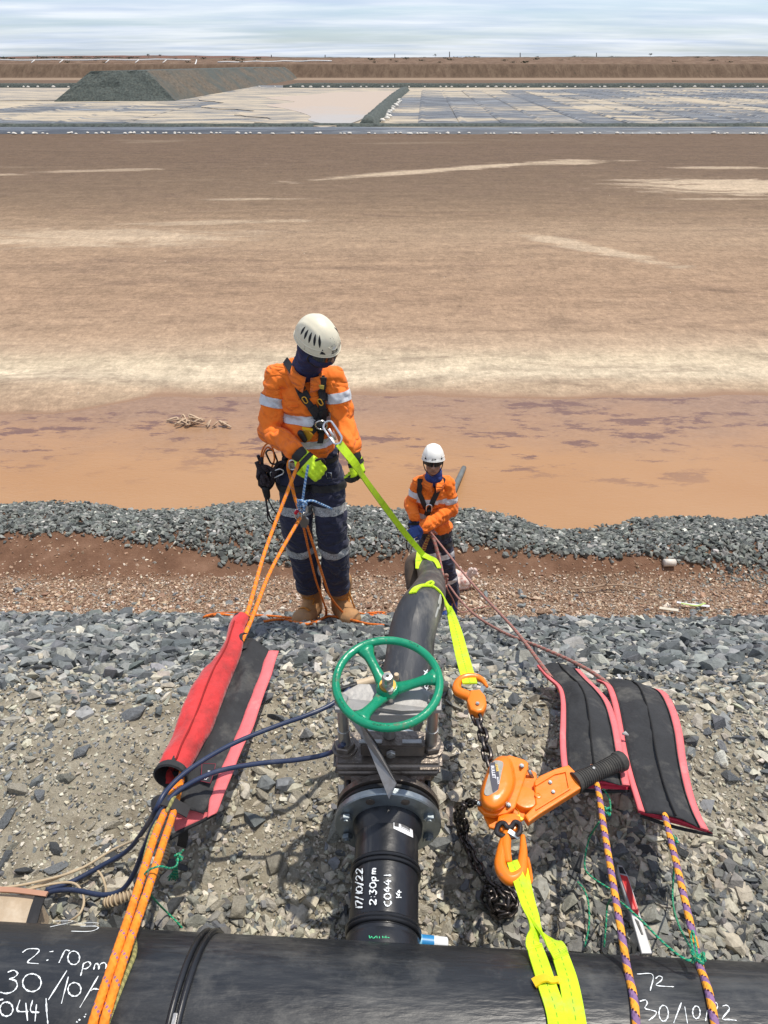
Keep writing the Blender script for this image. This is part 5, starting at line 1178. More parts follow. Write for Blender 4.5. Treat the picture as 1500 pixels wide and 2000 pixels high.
# ================================================================== ROPE PROTECTORS
canvas_red = M('red_canvas', (.56, .03, .03), .8, 0, .15, 14, (.30, .022, .02), .48, .70, 9, .6, 45, sheen=.2)
canvas_blk = M('black_canvas', (.024, .025, .027), .85, 0, .4, 12, (.13, .125, .11), .52, .80, 7, .35, 70, stretch=(1, 1, 1))
pinkweb = webmat('pink_webbing', (.78, .16, .17), dirt=(.70, .40, .36), fine=.004)
redlining = webmat('red_lining', (.62, .03, .07), dirt=(.5, .05, .08), fine=.004)
def sheet(name, left, right, mat, parent, thick=.004, sag=0, nu=10, sub=5, wrinkle=.0, seed=1, smooth=True):
    Lp, Rp = catmull(left, sub), catmull(right, sub); n = min(len(Lp), len(Rp)); r = np.random.default_rng(seed); V, F, U = [], [], []
    Lp = [Lp[int(i*(len(Lp)-1)/(n-1))] for i in range(n)]; Rp = [Rp[int(i*(len(Rp)-1)/(n-1))] for i in range(n)]; s = 0
    for side in (1, -1):
        s = 0
        for i in range(n):
            if i: s += (Lp[i]-Lp[i-1]).length
            for j in range(nu+1):
                q = j/nu; p = Lp[i].lerp(Rp[i], q); b_ = math.sin(q*math.pi)*sag
                w_ = wrinkle*float(fbm(np.array([i*.35+seed]), np.array([q*3.1]), seed, 3)[0])*min(1, 4*q, 4*(1-q))
                V.append(p+Vector((0, -.15, 1))*(b_+w_+side*thick/2)); U.append((s, q))
    k = nu+1; o = n*k
    for i in range(n-1):
        for j in range(nu):
            a = i*k+j; F.append((a, a+1, a+k+1, a+k)); F.append((o+a, o+a+k, o+a+k+1, o+a+1))
        F.append((i*k, (i+1)*k, o+(i+1)*k, o+i*k)); F.append((i*k+nu, o+i*k+nu, o+(i+1)*k+nu, (i+1)*k+nu))
    for j in range(nu): F.append((j, o+j, o+j+1, j+1)); a = (n-1)*k+j; F.append((a, a+1, o+a+1, o+a))
    return mesh(name, V, F, mat, parent, smooth, U)
zA = lambda X, Y, z: PZ(1020+X/3.125, 1240+Y/3.125, z)
def mat_thing(label, left, right, zs, lower=None, seam=(.5,), seed=1):
    """left/right: outer edges of the mat, zoom pixels; zs: height of each row"""
    Lf = [zA(*q, z) for q, z in zip(left, zs)]; Rt = [zA(*q, z) for q, z in zip(right, zs)]
    t_ = thing('rope_mat', label, 'mat', Lf[len(Lf)//2], 'black rope mats with pink edges')
    ins = lambda f: [a.lerp(b_, f) for a, b_ in zip(Lf, Rt)]
    dn = Vector((0, 0, -.004))
    sheet('lining', [p+dn for p in ins(0)], [p+dn for p in ins(1)], redlining, t_, .003, .012, 10, 5, .0, seed)
    sheet('cover', ins(.085), ins(.895), canvas_blk, t_, .004, .026, 14, 6, .022, seed)
    for a, b_ in ((-.01, .095), (.885, 1.01)):
        sheet('edge_webbing', [p+Vector((0, 0, .004)) for p in ins(a)], [p+Vector((0, 0, .004)) for p in ins(b_)], pinkweb, t_, .004, .001, 3, 6)
    for f in (.10, .88): tube('edge_piping', [p+Vector((0, 0, .0075)) for p in ins(f)], .0018, canvas_blk, t_, 6, 6)
    pts = [p+Vector((0, -.004, .031)) for p in ins(seam[0])]
    tube('seam', pts, .0028, M('seam_thread', (.008, .008, .008), .9), t_, 6, 6)
    if lower:
        lo = [zA(*q, z) for q, z in lower]; m_ = len(lo)//2
        sheet('lower_lip', lo[:m_], lo[m_:], redlining, t_, .003, 0, 8, 4)
        tube('lip_binding', [lo[m_-1].lerp(lo[-1], k/6)+Vector((0, 0, -.004-.010*math.sin(math.pi*k/6))) for k in range(7)], .0045, canvas_blk, t_, 8, 2)
    return t_
mat_thing('narrower left black mat with pink edges, lying partly under the hoist grip', [(90,190),(150,260),(215,320),(236,400),(236,520),(232,640),(240,780),(262,900)], [(345,215),(400,275),(470,345),(532,425),(578,560),(606,700),(630,830),(650,925)], [-1.865, -1.80, -1.755, -1.72, -1.69, -1.665, -1.65, -1.64], [((262,880), -1.655), ((268,930), -1.66), ((648,900), -1.655), ((655,945), -1.66)], (.47,), 3)
mat_thing('wider right black mat with pink edges and open red lined end', [(452,278),(508,308),(545,400),(575,550),(602,700),(640,850),(680,980),(710,1078)], [(778,325),(870,358),(930,460),(970,600),(992,760),(1030,950),(1078,1095),(1130,1198)], [-1.875, -1.83, -1.76, -1.71, -1.68, -1.655, -1.64, -1.63], [((712,1070), -1.645), ((725,1096), -1.66), ((1100,1180), -1.645), ((1165,1215), -1.66)], (.5,), 8)
ch = tube('chip', [zA(610,605,-1.66), zA(630,600,-1.655), zA(648,612,-1.66)], [.004, .007, .003], scratch_pale, None, 6, 1, flat=.6)
tag(ch, 'tiny white stone chip lying on the wider right mat', 'stone chip')
# small ties at the top of the mats
for q in [((195,180),(215,205),(250,228)), ((585,240),(605,275),(640,300))]:
    tie = ribbon('tie_strip', [zA(*p_, -1.845) for p_ in q], .010, M('grey_tie', (.4, .4, .4), .6), None, thick=.002); tag(tie, 'short grey tie strip at the top of the left mat' if q[0][0] < 300 else 'short grey tie strip at the top of the right mat', 'strap')
# ---- the red sleeve and black flap on the left
z3 = lambda X, Y, z: PZ(280+X/3.75, 1160+Y/3.75, z)
slv = thing('rope_sleeve', 'red canvas rope sleeve with a wide black flap and pink edge', 'sleeve', z3(400, 900, -1.70))
cen = [(715,185),(680,260),(665,360),(600,500),(530,600),(470,740),(420,860),(370,980),(300,1120),(245,1230),(205,1320)]
wid = [.030, .029, .032, .042, .050, .053, .053, .051, .047, .045, .043]
zs_ = np.interp(range(len(cen)), [0, len(cen)-1], [-1.70, -1.615])
V, F, U = tube_data([z3(*c, z) for c, z in zip(cen, zs_)], wid, 24, 5, cap=False, flat=.85)
mesh('sleeve', [v+Vector((0, 0, (.038*float(fbm(np.array([v.x*30]), np.array([v.y*11]), 4, 3)[0])))) for v in V], F, canvas_red, slv, True, U)
svb = bvh_of([c for c in slv.children][0])
strokes_on('sleeve_seam', svb, [[(655,190),(622,285),(585,395),(500,560),(440,690),(385,850),(330,980),(265,1110),(230,1200),(205,1298)]], .004, M('red_seam', (.25, .01, .01), .9), slv) if 0 else None
sp_ = [on(svb, 280+x/3.75, 1160+y/3.75, .002)[0] for x, y in [(668,200),(640,290),(600,400),(520,545),(455,690),(400,840),(345,970),(285,1100),(240,1215),(212,1300)]]
sp_ = [p for p in sp_ if p is not None]
tube('sleeve_seam', sp_, .0026, M('dark_red_seam', (.28, .012, .012), .9), slv, 6, 6)
m0 = z3(205,1322,-1.615); md = (z3(*cen[-1], -1.615)-z3(*cen[-2], -1.62)).normalized()
lathe('sleeve_mouth', m0-md*.012, md, [(0, .043), (.004, .045), (.020, .047), (.023, .042), (.006, .038), (-.03, .034)], canvas_blk, slv, 28, cap=False)
lathe('sleeve_mouth', z3(*cen[0], -1.70)+Vector((0, -.01, 0)), (z3(*cen[0], -1.70)-z3(*cen[1], -1.69)).normalized(), [(0, .030), (.012, .031), (.013, .026), (0, .024)], canvas_blk, slv, 24, cap=False)
fl = [(760,320),(700,400),(650,500),(600,620),(540,740),(480,880),(430,1010),(370,1150),(310,1260),(250,1370),(200,1470),(170,1560)]
fr = [(925,415),(895,490),(860,600),(820,700),(770,830),(720,960),(670,1080),(620,1190),(570,1300),(535,1400),(500,1490),(440,1610)]
fz = list(np.interp(range(12), [0, 11], [-1.715, -1.635]))
Lf = [z3(*q, z) for q, z in zip(fl, fz)]; Rt = [z3(*q, z) for q, z in zip(fr, fz)]
sheet('black_flap', Lf, Rt, canvas_blk, slv, .004, .014, 12, 5, .030, 5)
er = [(992,420),(965,500),(940,590),(890,720),(850,840),(800,990),(745,1090),(690,1220),(640,1350),(590,1470),(545,1590),(525,1610)]
el = [(q[0]-12, q[1]+4) for q in fr[:-1]]+[(470,1640)]
sheet('edge_webbing', [z3(*q, z+.001) for q, z in zip(el, fz)], [z3(*q, z+.001) for q, z in zip(er, fz)], pinkweb, slv, .005, .002, 4, 5)
lw = [((220,1740), -1.668), ((330,1640), -1.655), ((450,1600), -1.645), ((525,1608), -1.64)]
sheet('lining', [z3(180,1565,-1.65), z3(215,1650,-1.66), z3(232,1740,-1.668)], [z3(445,1600,-1.645), z3(490,1600,-1.645), z3(532,1606,-1.648)], pinkweb, slv, .003, 0, 8, 4)
tube('lining_edge', [z3(195,1790,-1.675), z3(300,1725,-1.668), z3(420,1665,-1.66), z3(532,1605,-1.65)], .0055, canvas_blk, slv, 8, 5)
ribbon('strap_loop', [z3(740,280,-1.685), z3(705,290,-1.67), z3(700,340,-1.67), z3(735,385,-1.69), z3(760,345,-1.70)], .026, blackweb, slv, thick=.003)
st = [z3(*q, z) for q, z in [((60,1548), -1.60), ((110,1510), -1.585), ((180,1515), -1.582), ((260,1560), -1.60), ((330,1600), -1.62)]]
ribbon('strap', st, .030, blackweb, slv, thick=.003)
ribbon('hanging_strap', [z3(290,1720,-1.675), z3(292,1790,-1.72), z3(280,1850,-1.80)], .026, blackweb, slv, normal=(0, -1, .4), thick=.003)
lb = [(430,1240),(530,1245),(510,1330),(490,1385),(420,1370)]
lbo = prism('maker_label', [z3(*q, -1.633+.008) for q in lb], (0, 0, .0012), M('label_satin', (.012, .012, .014), .5), slv)
tubes('label_border', [[z3(*lb[i], -1.6235), z3(*lb[(i+1) % 5], -1.6235)] for i in range(5)], .0007, M('maroon_thread', (.35, .03, .06), .7), lbo, 5, 1)
a_ = z3(478,1370,-1.6235); b_ = z3(470,1250,-1.6235)
flat_text('LyfTec', z3(462,1362,-1.6233), z3(500,1262,-1.6233)-z3(462,1362,-1.6233), z3(430,1355,-1.6233)-z3(462,1362,-1.6233), .011, whiteink, lbo, bold=.0002)

# ================================================================== HOSES AND CORDS ON THE LEFT
h1 = tube('hydraulic_hose', [gz(90,1738,.02), gz(140,1722,.03), gz(200,1690,.03), PZ(250,1660,-1.80), PZ(285,1615,-1.70), PZ(305,1580,-1.595), PZ(325,1545,-1.575), PZ(370,1503,-1.565), PZ(450,1455,-1.555), PZ(540,1418,-1.55), PZ(600,1397,-1.545), PZ(650,1374,-1.545), PZ(685,1343,-1.545)], .0066, hosem, None, 12, 8)
tag(h1, 'navy hose, the upper one of two, ending at the tan T handled fitting', 'hose')
h2 = tube('hydraulic_hose', [gz(88,1742,.02), gz(140,1738,.03), gz(200,1748,.03), gz(238,1738,.05), PZ(262,1705,-1.78), PZ(280,1660,-1.70), PZ(302,1608,-1.62), PZ(322,1572,-1.590), PZ(355,1540,-1.580), PZ(420,1508,-1.572), PZ(500,1492,-1.57), PZ(580,1484,-1.565), PZ(640,1472,-1.55), vp(-.114, YV-.02, .20)], .0066, hosem, None, 12, 8)
tag(h2, 'navy hose, the lower one of two, ending at the left post of the valve', 'hose')
for nm_, pts, r_, lab in (('thin_cable', [gz(-20,1738,.03), gz(60,1725,.03), gz(150,1700,.035), gz(220,1660,.05), PZ(262,1642,-1.78), PZ(285,1635,-1.70)], .0035, 'thin tan cable, the long one crossing the stones from the left edge'),
                          ('thin_cable', [gz(60,1733,.02), gz(105,1718,.03), gz(150,1698,.03), gz(175,1694,.03), gz(195,1705,.03), gz(206,1732,.02), gz(206,1752,.01)], .0032, 'thin tan cable hooked over beside the ribbed tan hose'),
                          ('thin_cable', [gz(50,1738,.02), gz(100,1727,.03), gz(140,1724,.03), gz(158,1738,.03), gz(164,1762,.03), gz(155,1785,.03), gz(135,1800,.02)], .0032, 'thin tan cable curling down to the header pipe near the number 73')):
    tag(tube(nm_, pts, r_, tanplastic, None, 8, 6), lab, 'cable')
# ribbed tan hose
rb = catmull([gz(206,1762,.02), gz(228,1757,.03), gz(262,1742,.04), gz(298,1712,.04), gz(318,1680,.04), gz(322,1650,.03)], 16)
rbo = thing('ribbed_hose', 'short corrugated tan hose under the orange ropes', 'hose', rb[0])
tube('core', rb, .0115, M('ribbed_tan', (.30, .22, .14), .7), rbo, 14, 1)
acc = 0
for a_, b_ in zip(rb[:-1], rb[1:]):
    acc += (b_-a_).length
    if acc > .0075: acc = 0; tube('rib', disc_pts(b_, b_-a_, .0128, 16), .0028, tanplastic, rbo, 6, 1, True)
# green twines
def twine(pts, lab, knots=(), r=.0024):
    t_ = thing('twine', lab, 'twine', pts[0])
    tube('cord', pts, r, greentw, t_, 7, 6)
    random.seed(len(pts))
    for c in knots:
        tube('knot', [c+Vector((random.uniform(-1, 1), random.uniform(-1, 1), random.uniform(-1, 1)))*.009 for _ in range(12)], r*1.2, greentw, t_, 6, 4)
    return t_
t1 = twine([PZ(278,1712,-1.52), PZ(290,1700,-1.50), PZ(312,1692,-1.49), PZ(332,1696,-1.52), PZ(345,1690,-1.55), PZ(348,1675,-1.56), PZ(352,1668,-1.56), PZ(358,1660,-1.55)], 'green twine looped over the orange ropes with a frayed knotted tuft', [PZ(350,1672,-1.56)])
fibre = []
for k in range(22): a = random.uniform(-1, 1); fibre.append([PZ(346,1680,-1.56), PZ(343+a*4, 1700, -1.60), PZ(338+a*11, 1715+random.uniform(-4, 6), -1.64)])
tubes('frayed_end', fibre, .0012, greentw, t1, 5, 4)
twine([PZ(292,1742,-1.60), PZ(300,1755,-1.70), gz(322,1778,.03), gz(345,1800,.01), gz(356,1812,0)], 'green twine running down to the header pipe under the orange ropes')
twine([PZ(1178,1540,-1.66), PZ(1190,1560,-1.68), PZ(1192,1580,-1.66), PZ(1188,1590,-1.62), PZ(1180,1585,-1.60)], 'green twine tied on the left purple rope below the hoist grip', [PZ(1186,1584,-1.615)])
twine([PZ(1170,1605,-1.68), gz(1150,1640,.05), gz(1142,1690,.03), gz(1155,1712,.03), gz(1195,1738,.03), gz(1202,1740,.03)], 'green twine lying on dark stones left of the left purple rope')
twine([gz(1128,1722,.03), gz(1142,1740,.03), gz(1150,1770,.03), gz(1150,1810,.03), gz(1142,1850,.03)], 'green twine lying down the stones to the header pipe')
twine([gz(1180,1850,.02), gz(1184,1800,.04), gz(1186,1770,.06), PZ(1195,1757,-1.62), PZ(1212,1762,-1.54), PZ(1250,1795,-1.52), PZ(1300,1845,-1.50), PZ(1340,1874,-1.48), PZ(1362,1872,-1.475), PZ(1372,1862,-1.47), PZ(1378,1878,-1.475)], 'green twine strung between the two purple ropes with a bow', [PZ(1360,1870,-1.47), PZ(1368,1872,-1.47)])
twine([PZ(1316,1635,-1.60), PZ(1320,1645,-1.62), gz(1316,1700,.06), gz(1314,1760,.05), PZ(1325,1805,-1.62), PZ(1348,1850,-1.52), PZ(1356,1866,-1.48), PZ(1350,1835,-1.50), PZ(1353,1818,-1.50), PZ(1358,1840,-1.49), PZ(1362,1868,-1.475)], 'green twine hanging from the right purple rope under the mat', [PZ(1320,1640,-1.60)])

# ================================================================== SMALL THINGS ON THE BENCH
# tan bag corner
tb = [PZ(-60,1735,-1.70), PZ(72,1745,-1.70), PZ(60,1800,-1.70), PZ(-60,1800,-1.70)]
bgt = thing('tool_bag', 'pale tan tool bag corner with dark strap at the left edge', 'bag', tb[0]-Vector((0, 0, .12)))
prism('bag_body', [PZ(-70,1738,-1.72), PZ(73,1748,-1.72), PZ(60,1800,-1.72), PZ(45,1850,-1.72), PZ(-70,1850,-1.72)], (0, 0, -.12), M('tan_canvas', (.46, .36, .25), .8, 0, .2, 12, (.62, .54, .42), .5, .7, 5, .3, 30), bgt, .01, 3)
ribbon('strap', [PZ(79,1749,-1.712), PZ(70,1775,-1.712), PZ(60,1810,-1.712)], .026, blackweb, bgt, thick=.004)
ribbon('piping', [PZ(-30,1737,-1.708), PZ(30,1739,-1.708), PZ(92,1747,-1.708)], .012, M('brown_piping', (.42, .22, .14), .7), bgt, thick=.006)
# white and blue tube beside the stub
tbo = thing('marker_tube', 'white tube with blue label lying behind the header pipe', 'tube', PZ(835, 1862, -1.72))
m0, m1 = PZ(800, 1836, -1.70), PZ(874, 1844, -1.71); mdv = (m1-m0)
lathe('tube_body', m0, mdv, [(0, .013), (.002, .0142), (mdv.length-.002, .0142), (mdv.length, .012)], M('tube_white', (.75, .77, .78), .4), tbo, 24)
lathe('blue_band', m0+mdv*.30, mdv, [(0, .0145), (mdv.length*.33, .0145)], M('tube_blue', (.02, .22, .50), .4), tbo, 24)
lathe('pale_band', m0+mdv*.22, mdv, [(0, .0146), (mdv.length*.09, .0146)], M('tube_pale', (.25, .55, .75), .4), tbo, 24)
# red and silver hand saw handle shape between the purple ropes
kn = thing('folding_tool', 'silver and red folding tool lying on the stones between the purple ropes', 'tool', gz(1240, 1780))
silver = M('tool_silver', (.40, .40, .41), .5, .2, .1, 20)
def K(X, Y, h=.05): return PG(1100+X/3.75, 1600+Y/3.75, h)
TL, TR, BR, BL = K(392,330,.055), K(440,340,.055), K(655,985,.06), K(575,985,.06)
qa = lambda u, v, dz_=0: TL.lerp(TR, u).lerp(BL.lerp(BR, u), v)+Vector((0, 0, dz_))
prism('frame', [qa(.1, 0), qa(.8, 0), qa(1.25, .12), qa(1.08, .6), qa(1, 1), qa(0, 1), qa(0, .6), qa(-.25, .12)], (0, 0, -.012), silver, kn, .002)
prism('slot', [qa(.15, .03, .001), qa(.75, .03, .001), qa(.95, .11, .001), qa(.05, .11, .001)], (0, 0, .001), blacksteel, kn)
prism('red_insert', [qa(.0, .13, .0015), qa(1.0, .14, .0015), qa(1.0, .55, .0015), qa(.75, .60, .0015), qa(.25, .55, .0015)], (0, 0, .002), M('red_plastic', (.55, .02, .02), .35), kn, .0005)
prism('slot', [qa(.3, .63, .001), qa(.62, .66, .001), qa(.7, .80, .001), qa(.52, .80, .001)], (0, 0, .001), blacksteel, kn)
# ================================================================== PEOPLE
def cap_bm(bm, p0, r0, p1, r1, res=14):
    p0, p1 = Vector(p0), Vector(p1); d = p1-p0; L_ = max(d.length, 1e-5); ax = d/L_
    rf = Vector((0, 0, 1)) if abs(ax.z) < .9 else Vector((1, 0, 0)); e1 = (rf-ax*rf.dot(ax)).normalized(); e2 = ax.cross(e1)
    st_ = [(-r0*math.cos(a), r0*math.sin(a)) for a in np.linspace(.25, math.pi/2, 5)]+[(L_*t_, r0+(r1-r0)*t_) for t_ in (.25, .5, .75)]+[(L_+r1*math.sin(a), r1*math.cos(a)) for a in np.linspace(0, math.pi/2-.25, 5)]
    rings = [[bm.verts.new(p0+ax*t_+(e1*math.cos(2*math.pi*k/res)+e2*math.sin(2*math.pi*k/res))*r_) for k in range(res)] for t_, r_ in st_]
    for a, b_ in zip(rings[:-1], rings[1:]):
        for k in range(res): bm.faces.new((a[k], a[(k+1) % res], b_[(k+1) % res], b_[k]))
    bm.faces.new(rings[0][::-1]); bm.faces.new(rings[-1])
def ell_bm(bm, c, r, rot=None):
    M_ = Matrix.Translation(c) @ (rot.to_4x4() if rot else Matrix.Identity(4)) @ Matrix.Diagonal((*r, 1))
    bmesh.ops.create_icosphere(bm, subdivisions=3, radius=1, matrix=M_)
def fuse(name, prims, voxel, mat, parent, smooth=4, wr=0, wseed=1, wf=(18, 9), cut=None):
    bm = bmesh.new()
    for p in prims:
        if p[0] == 'c': cap_bm(bm, *p[1:])
        elif p[0] == 'p':   # polyline of capsules
            for a, b_ in zip(p[1][:-1], p[1][1:]): cap_bm(bm, a[0], a[1], b_[0], b_[1])
        else: ell_bm(bm, *p[1:])
    me = bpy.data.meshes.new('tmp'); bm.to_mesh(me); bm.free(); o = bpy.data.objects.new('tmp', me); C.objects.link(o)
    md_ = o.modifiers.new('r', 'REMESH'); md_.mode = 'VOXEL'; md_.voxel_size = voxel; md_.use_smooth_shade = True
    dg = bpy.context.evaluated_depsgraph_get(); m2 = bpy.data.meshes.new_from_object(o.evaluated_get(dg)); bpy.data.objects.remove(o); bpy.data.meshes.remove(me)
    bm = bmesh.new(); bm.from_mesh(m2)
    for _ in range(smooth): bmesh.ops.smooth_vert(bm, verts=bm.verts, factor=.5, use_axis_x=True, use_axis_y=True, use_axis_z=True)
    if cut:
        for co_, no_ in cut:
            g = bmesh.ops.bisect_plane(bm, geom=bm.verts[:]+bm.edges[:]+bm.faces[:], plane_co=co_, plane_no=no_, clear_outer=True)
            ed = [e for e in g['geom_cut'] if isinstance(e, bmesh.types.BMEdge)]
            if ed: bmesh.ops.holes_fill(bm, edges=ed)
    bm.normal_update()
    if wr:
        vs = bm.verts[:]; P = np.array([v.co[:] for v in vs])
        a = fbm((P[:, 0]+P[:, 2]*.55+P[:, 1]*.3)*wf[0], (P[:, 2]-P[:, 1])*wf[1], wseed, 3); b_ = fbm((P[:, 0]-P[:, 2]*.7)*wf[0]*.8, (P[:, 2]+P[:, 0])*wf[1]*.9, wseed+3, 3)
        k = (1-2*np.abs(a)*2)*.5+b_
        for v, q in zip(vs, k): v.co += v.normal*float(q)*wr
    bm.to_mesh(m2); bm.free(); m2.name = name; m2.materials.clear()
    return link(name, m2, mat, parent, True)
def world_bm(o):
    bm = bmesh.new(); bm.from_mesh(o.data); bmesh.ops.translate(bm, vec=o.location+rootloc(o.parent), verts=bm.verts); return bm
def band(name, src, p, n, w, R, mat, parent, off=.003):
    """a strip wrapped round a garment: the slab of its surface between two planes, lifted off it"""
    p, n = Vector(p), Vector(n).normalized(); bm = world_bm(src)
    bmesh.ops.bisect_plane(bm, geom=bm.verts[:]+bm.edges[:]+bm.faces[:], plane_co=p+n*w/2, plane_no=n, clear_outer=True)
    bmesh.ops.bisect_plane(bm, geom=bm.verts[:]+bm.edges[:]+bm.faces[:], plane_co=p-n*w/2, plane_no=-n, clear_outer=True)
    bmesh.ops.delete(bm, geom=[f for f in bm.faces if (f.calc_center_median()-p).length > R], context='FACES')
    bm.normal_update()
    for v in bm.verts: v.co += v.normal*off
    if not bm.faces: bm.free(); return None
    me = bpy.data.meshes.new(name); bm.to_mesh(me); bm.free(); o = link(name, me, mat, parent, True); return o
def surf_ribbon(name, bvh, pts, w, mat, parent, off=.006, thick=.004, sub=4):
    Q = [on(bvh, x, y, off) for x, y in pts]; Q = [q for q in Q if q[0] is not None]
    if len(Q) < 2: return None
    return ribbon(name, [q[0] for q in Q], w, mat, parent, normals=[q[1] for q in Q], thick=thick, sub=sub)
def carabiner(name, c, ax_long, ax_side, L_, W_, r_, mat, parent):
    c = Vector(c); a = Vector(ax_long).normalized(); b_ = Vector(ax_side); b_ = (b_-a*b_.dot(a)).normalized(); pts = []
    for k in range(24):
        t_ = 2*math.pi*k/24; x, y = math.cos(t_), math.sin(t_); pts.append(c+a*(y*W_+(L_-W_)*(1 if y > 1e-6 else -1 if y < -1e-6 else 0))+b_*x*W_*(1-.15*y))
    return tube(name, pts, r_, mat, parent, 8, 1, True)
hiv = M('orange_drill_cotton', (.90, .185, .008), .8, 0, .10, 9, (.66, .12, .01), .55, .8, 10, .4, 40, sheen=.1, folds=.035)
refl = M('reflective_tape', (.62, .63, .65), .42, 0, .12, 14, (.30, .31, .33), .5, .7, 9, .2, 50)
refl2 = M('perforated_tape', (.44, .45, .45), .45, 0, .25, 160, (.12, .12, .13), .5, .56, 190, .2, 60)
navy = M('navy_trousers', (.016, .018, .045), .8, 0, .25, 8, (.035, .036, .062), .5, .8, 5, .5, 30, sheen=.1, folds=.04)
gaiter = M('navy_neck_tube', (.012, .016, .06), .75, 0, .3, 16, (.03, .045, .14), .5, .7, 12, .5, 40)
skin = M('skin', (.33, .185, .125), .5, 0, .12, 25, (.24, .12, .08), .5, .8, 12)
skin2 = M('skin_weathered', (.36, .20, .135), .5, 0, .14, 40, (.24, .13, .09), .5, .7, 30)
glimeg = M('lime_glove', (.62, .88, .02), .6, 0, .10, 30, (.35, .5, .02), .58, .75, 25, .3, 60)
gblack = M('black_glove', (.018, .018, .018), .7, 0, .3, 30, bump=.3)
gblue = M('blue_glove', (.015, .05, .22), .55, 0, .25, 24, (.05, .12, .35), .5, .7, 14, .3, 60)
suede = M('tan_boot_leather', (.42, .225, .095), .8, 0, .15, 22, (.30, .19, .11), .5, .72, 10, .3, 60)
sole = M('boot_sole', (.10, .065, .04), .85, bump=.3)
lace = ropemat('boot_lace', (.72, .30, .05), (.25, .09, .02), .008, .4)
cream = M('scuffed_cream_shell', (.72, .66, .50), .38, 0, .06, 10, (.30, .24, .15), .62, .72, 26, .1, 40, rvar=.08)
whites = M('white_shell', (.82, .81, .76), .35, 0, .03, 10)
darkv = M('vent_dark', (.012, .012, .014), .8)
lens = M('dark_lens', (.008, .008, .01), .12, spec=.7)
gold = M('gold_anodised', (.75, .42, .05), .35, .7)
alu = M('polished_alloy', (.66, .66, .66), .25, .9)
def frame(F_, U_):
    F_ = Vector(F_).normalized(); U_ = Vector(U_); U_ = (U_-F_*U_.dot(F_)).normalized(); X_ = F_.cross(U_).normalized()   # X = wearer's right... left-handed check below
    return Matrix((X_, F_, U_)).transposed()
def helmet(parent, c, Fm, s, mat, brand=None, slots=True):
    """Fm columns: side, front, up. climbing helmet with side vents, rear skirt and small peak"""
    c = Vector(c)
    def hp_(az, el, k=1.0):   # az from front, el 0 at the crown 1 at the rim
        fr, sd = math.cos(az), math.sin(az); rimz = -.012-.045*max(0, -fr)**1.5-.018*abs(sd)**3+.006*max(0, fr)
        th = el*math.pi/2; rr = math.sin(th)**.92; zt = math.cos(th)
        x = sd*.098*rr*(1+.03*el); y = fr*(.128 if fr > 0 else .132)*rr*(1+.02*el); z = .108*zt**.95 + rimz*el**2.2
        if el > .9 : y += fr*.010*(el-.9)*10*max(0, fr); x += sd*.004*(el-.9)*10
        ridge = .0035*math.exp(-((abs(x)-.055)/.008)**2)*min(1, el*2)*(1 if el < .9 else 0)
        v = Vector((x, y-.004, z)); v += v.normalized()*ridge
        return c+Fm @ (v*s*k)
    NA, NE = 64, 22; V, F = [], []
    for j in range(NE+1):
        for i in range(NA): V.append(hp_(2*math.pi*i/NA, max(.001, j/NE)))
    o_ = len(V)
    for j in range(NE+1):
        for i in range(NA): V.append(hp_(2*math.pi*i/NA, max(.001, j/NE), .955))
    for j in range(NE):
        for i in range(NA):
            a, b_ = j*NA+i, j*NA+(i+1) % NA; F.append((a, a+NA, b_+NA, b_)); F.append((o_+a, o_+b_, o_+b_+NA, o_+a+NA))
    for i in range(NA): a, b_ = NE*NA+i, NE*NA+(i+1) % NA; F.append((a, o_+a, o_+b_, b_))
    t_ = tag(bpy.data.objects.new('helmet', None)) if 0 else None
    shell = mesh('helmet', V, F, mat, parent, True)
    def slot(az0, el0, az1, el1, w, bulge=0):
        P_ = []; m_ = 8
        for k in range(m_+1):
            q = k/m_; P_.append((az0+(az1-az0)*q, el0+(el1-el0)*q, w*math.sin(math.pi*(q*.9+.05))))
        Vv, Ff = [], []
        for az, el, ww in P_: Vv += [hp_(az-ww, el, 1.006), hp_(az, el, 1.010), hp_(az+ww, el, 1.006)]
        for k in range(m_): a = k*3; Ff += [(a, a+1, a+4, a+3), (a+1, a+2, a+5, a+4)]
        return mesh('vent', Vv, Ff, darkv, shell, True)  # no hole: dark strip on the shell paints the shade inside the opening
    for sg in (-1, 1):
        if slots:
            for k in range(5): az = sg*(.80+.27*k); slot(az+sg*.10, .40+.02*k, az, .74, .070)
        # triangular front vent, a dark facet painted for the shade inside the opening
        a0 = sg*(.62 if slots else .78)
        Vv = [hp_(a0-sg*.12, .93, 1.008), hp_(a0+sg*.14, .93, 1.008), hp_(a0+sg*.05, .76, 1.008), hp_(a0, .88, 1.012)]
        mesh('vent', Vv, [(0, 1, 3), (1, 2, 3), (2, 0, 3)], darkv, shell, False)
        tube('moulded_line', [hp_(sg*(.62+.22*k), .82+.01*k, 1.004) for k in range(9)], .0022*s, mat, shell, 6, 2)
    tube('rim', [hp_(2*math.pi*k/48, 1.0, 1.0) for k in range(48)], .003*s, mat, shell, 6, 1, True)
    if brand:
        cu = bpy.data.curves.new('maker_mark', 'FONT'); cu.body = brand; cu.size = .018*s; cu.extrude = .0002; cu.align_x = 'CENTER'; cu.offset = .0006
        o2 = bpy.data.objects.new('maker_mark', cu); C.objects.link(o2); dg = bpy.context.evaluated_depsgraph_get(); me = bpy.data.meshes.new_from_object(o2.evaluated_get(dg)); bpy.data.objects.remove(o2)
        for v in me.vertices: v.co = hp_(-v.co.x/(.12*s)*-1, .93-v.co.y/(.17*s), 1.008)
        me.materials.clear(); link('maker_mark', me, ink, shell, False)
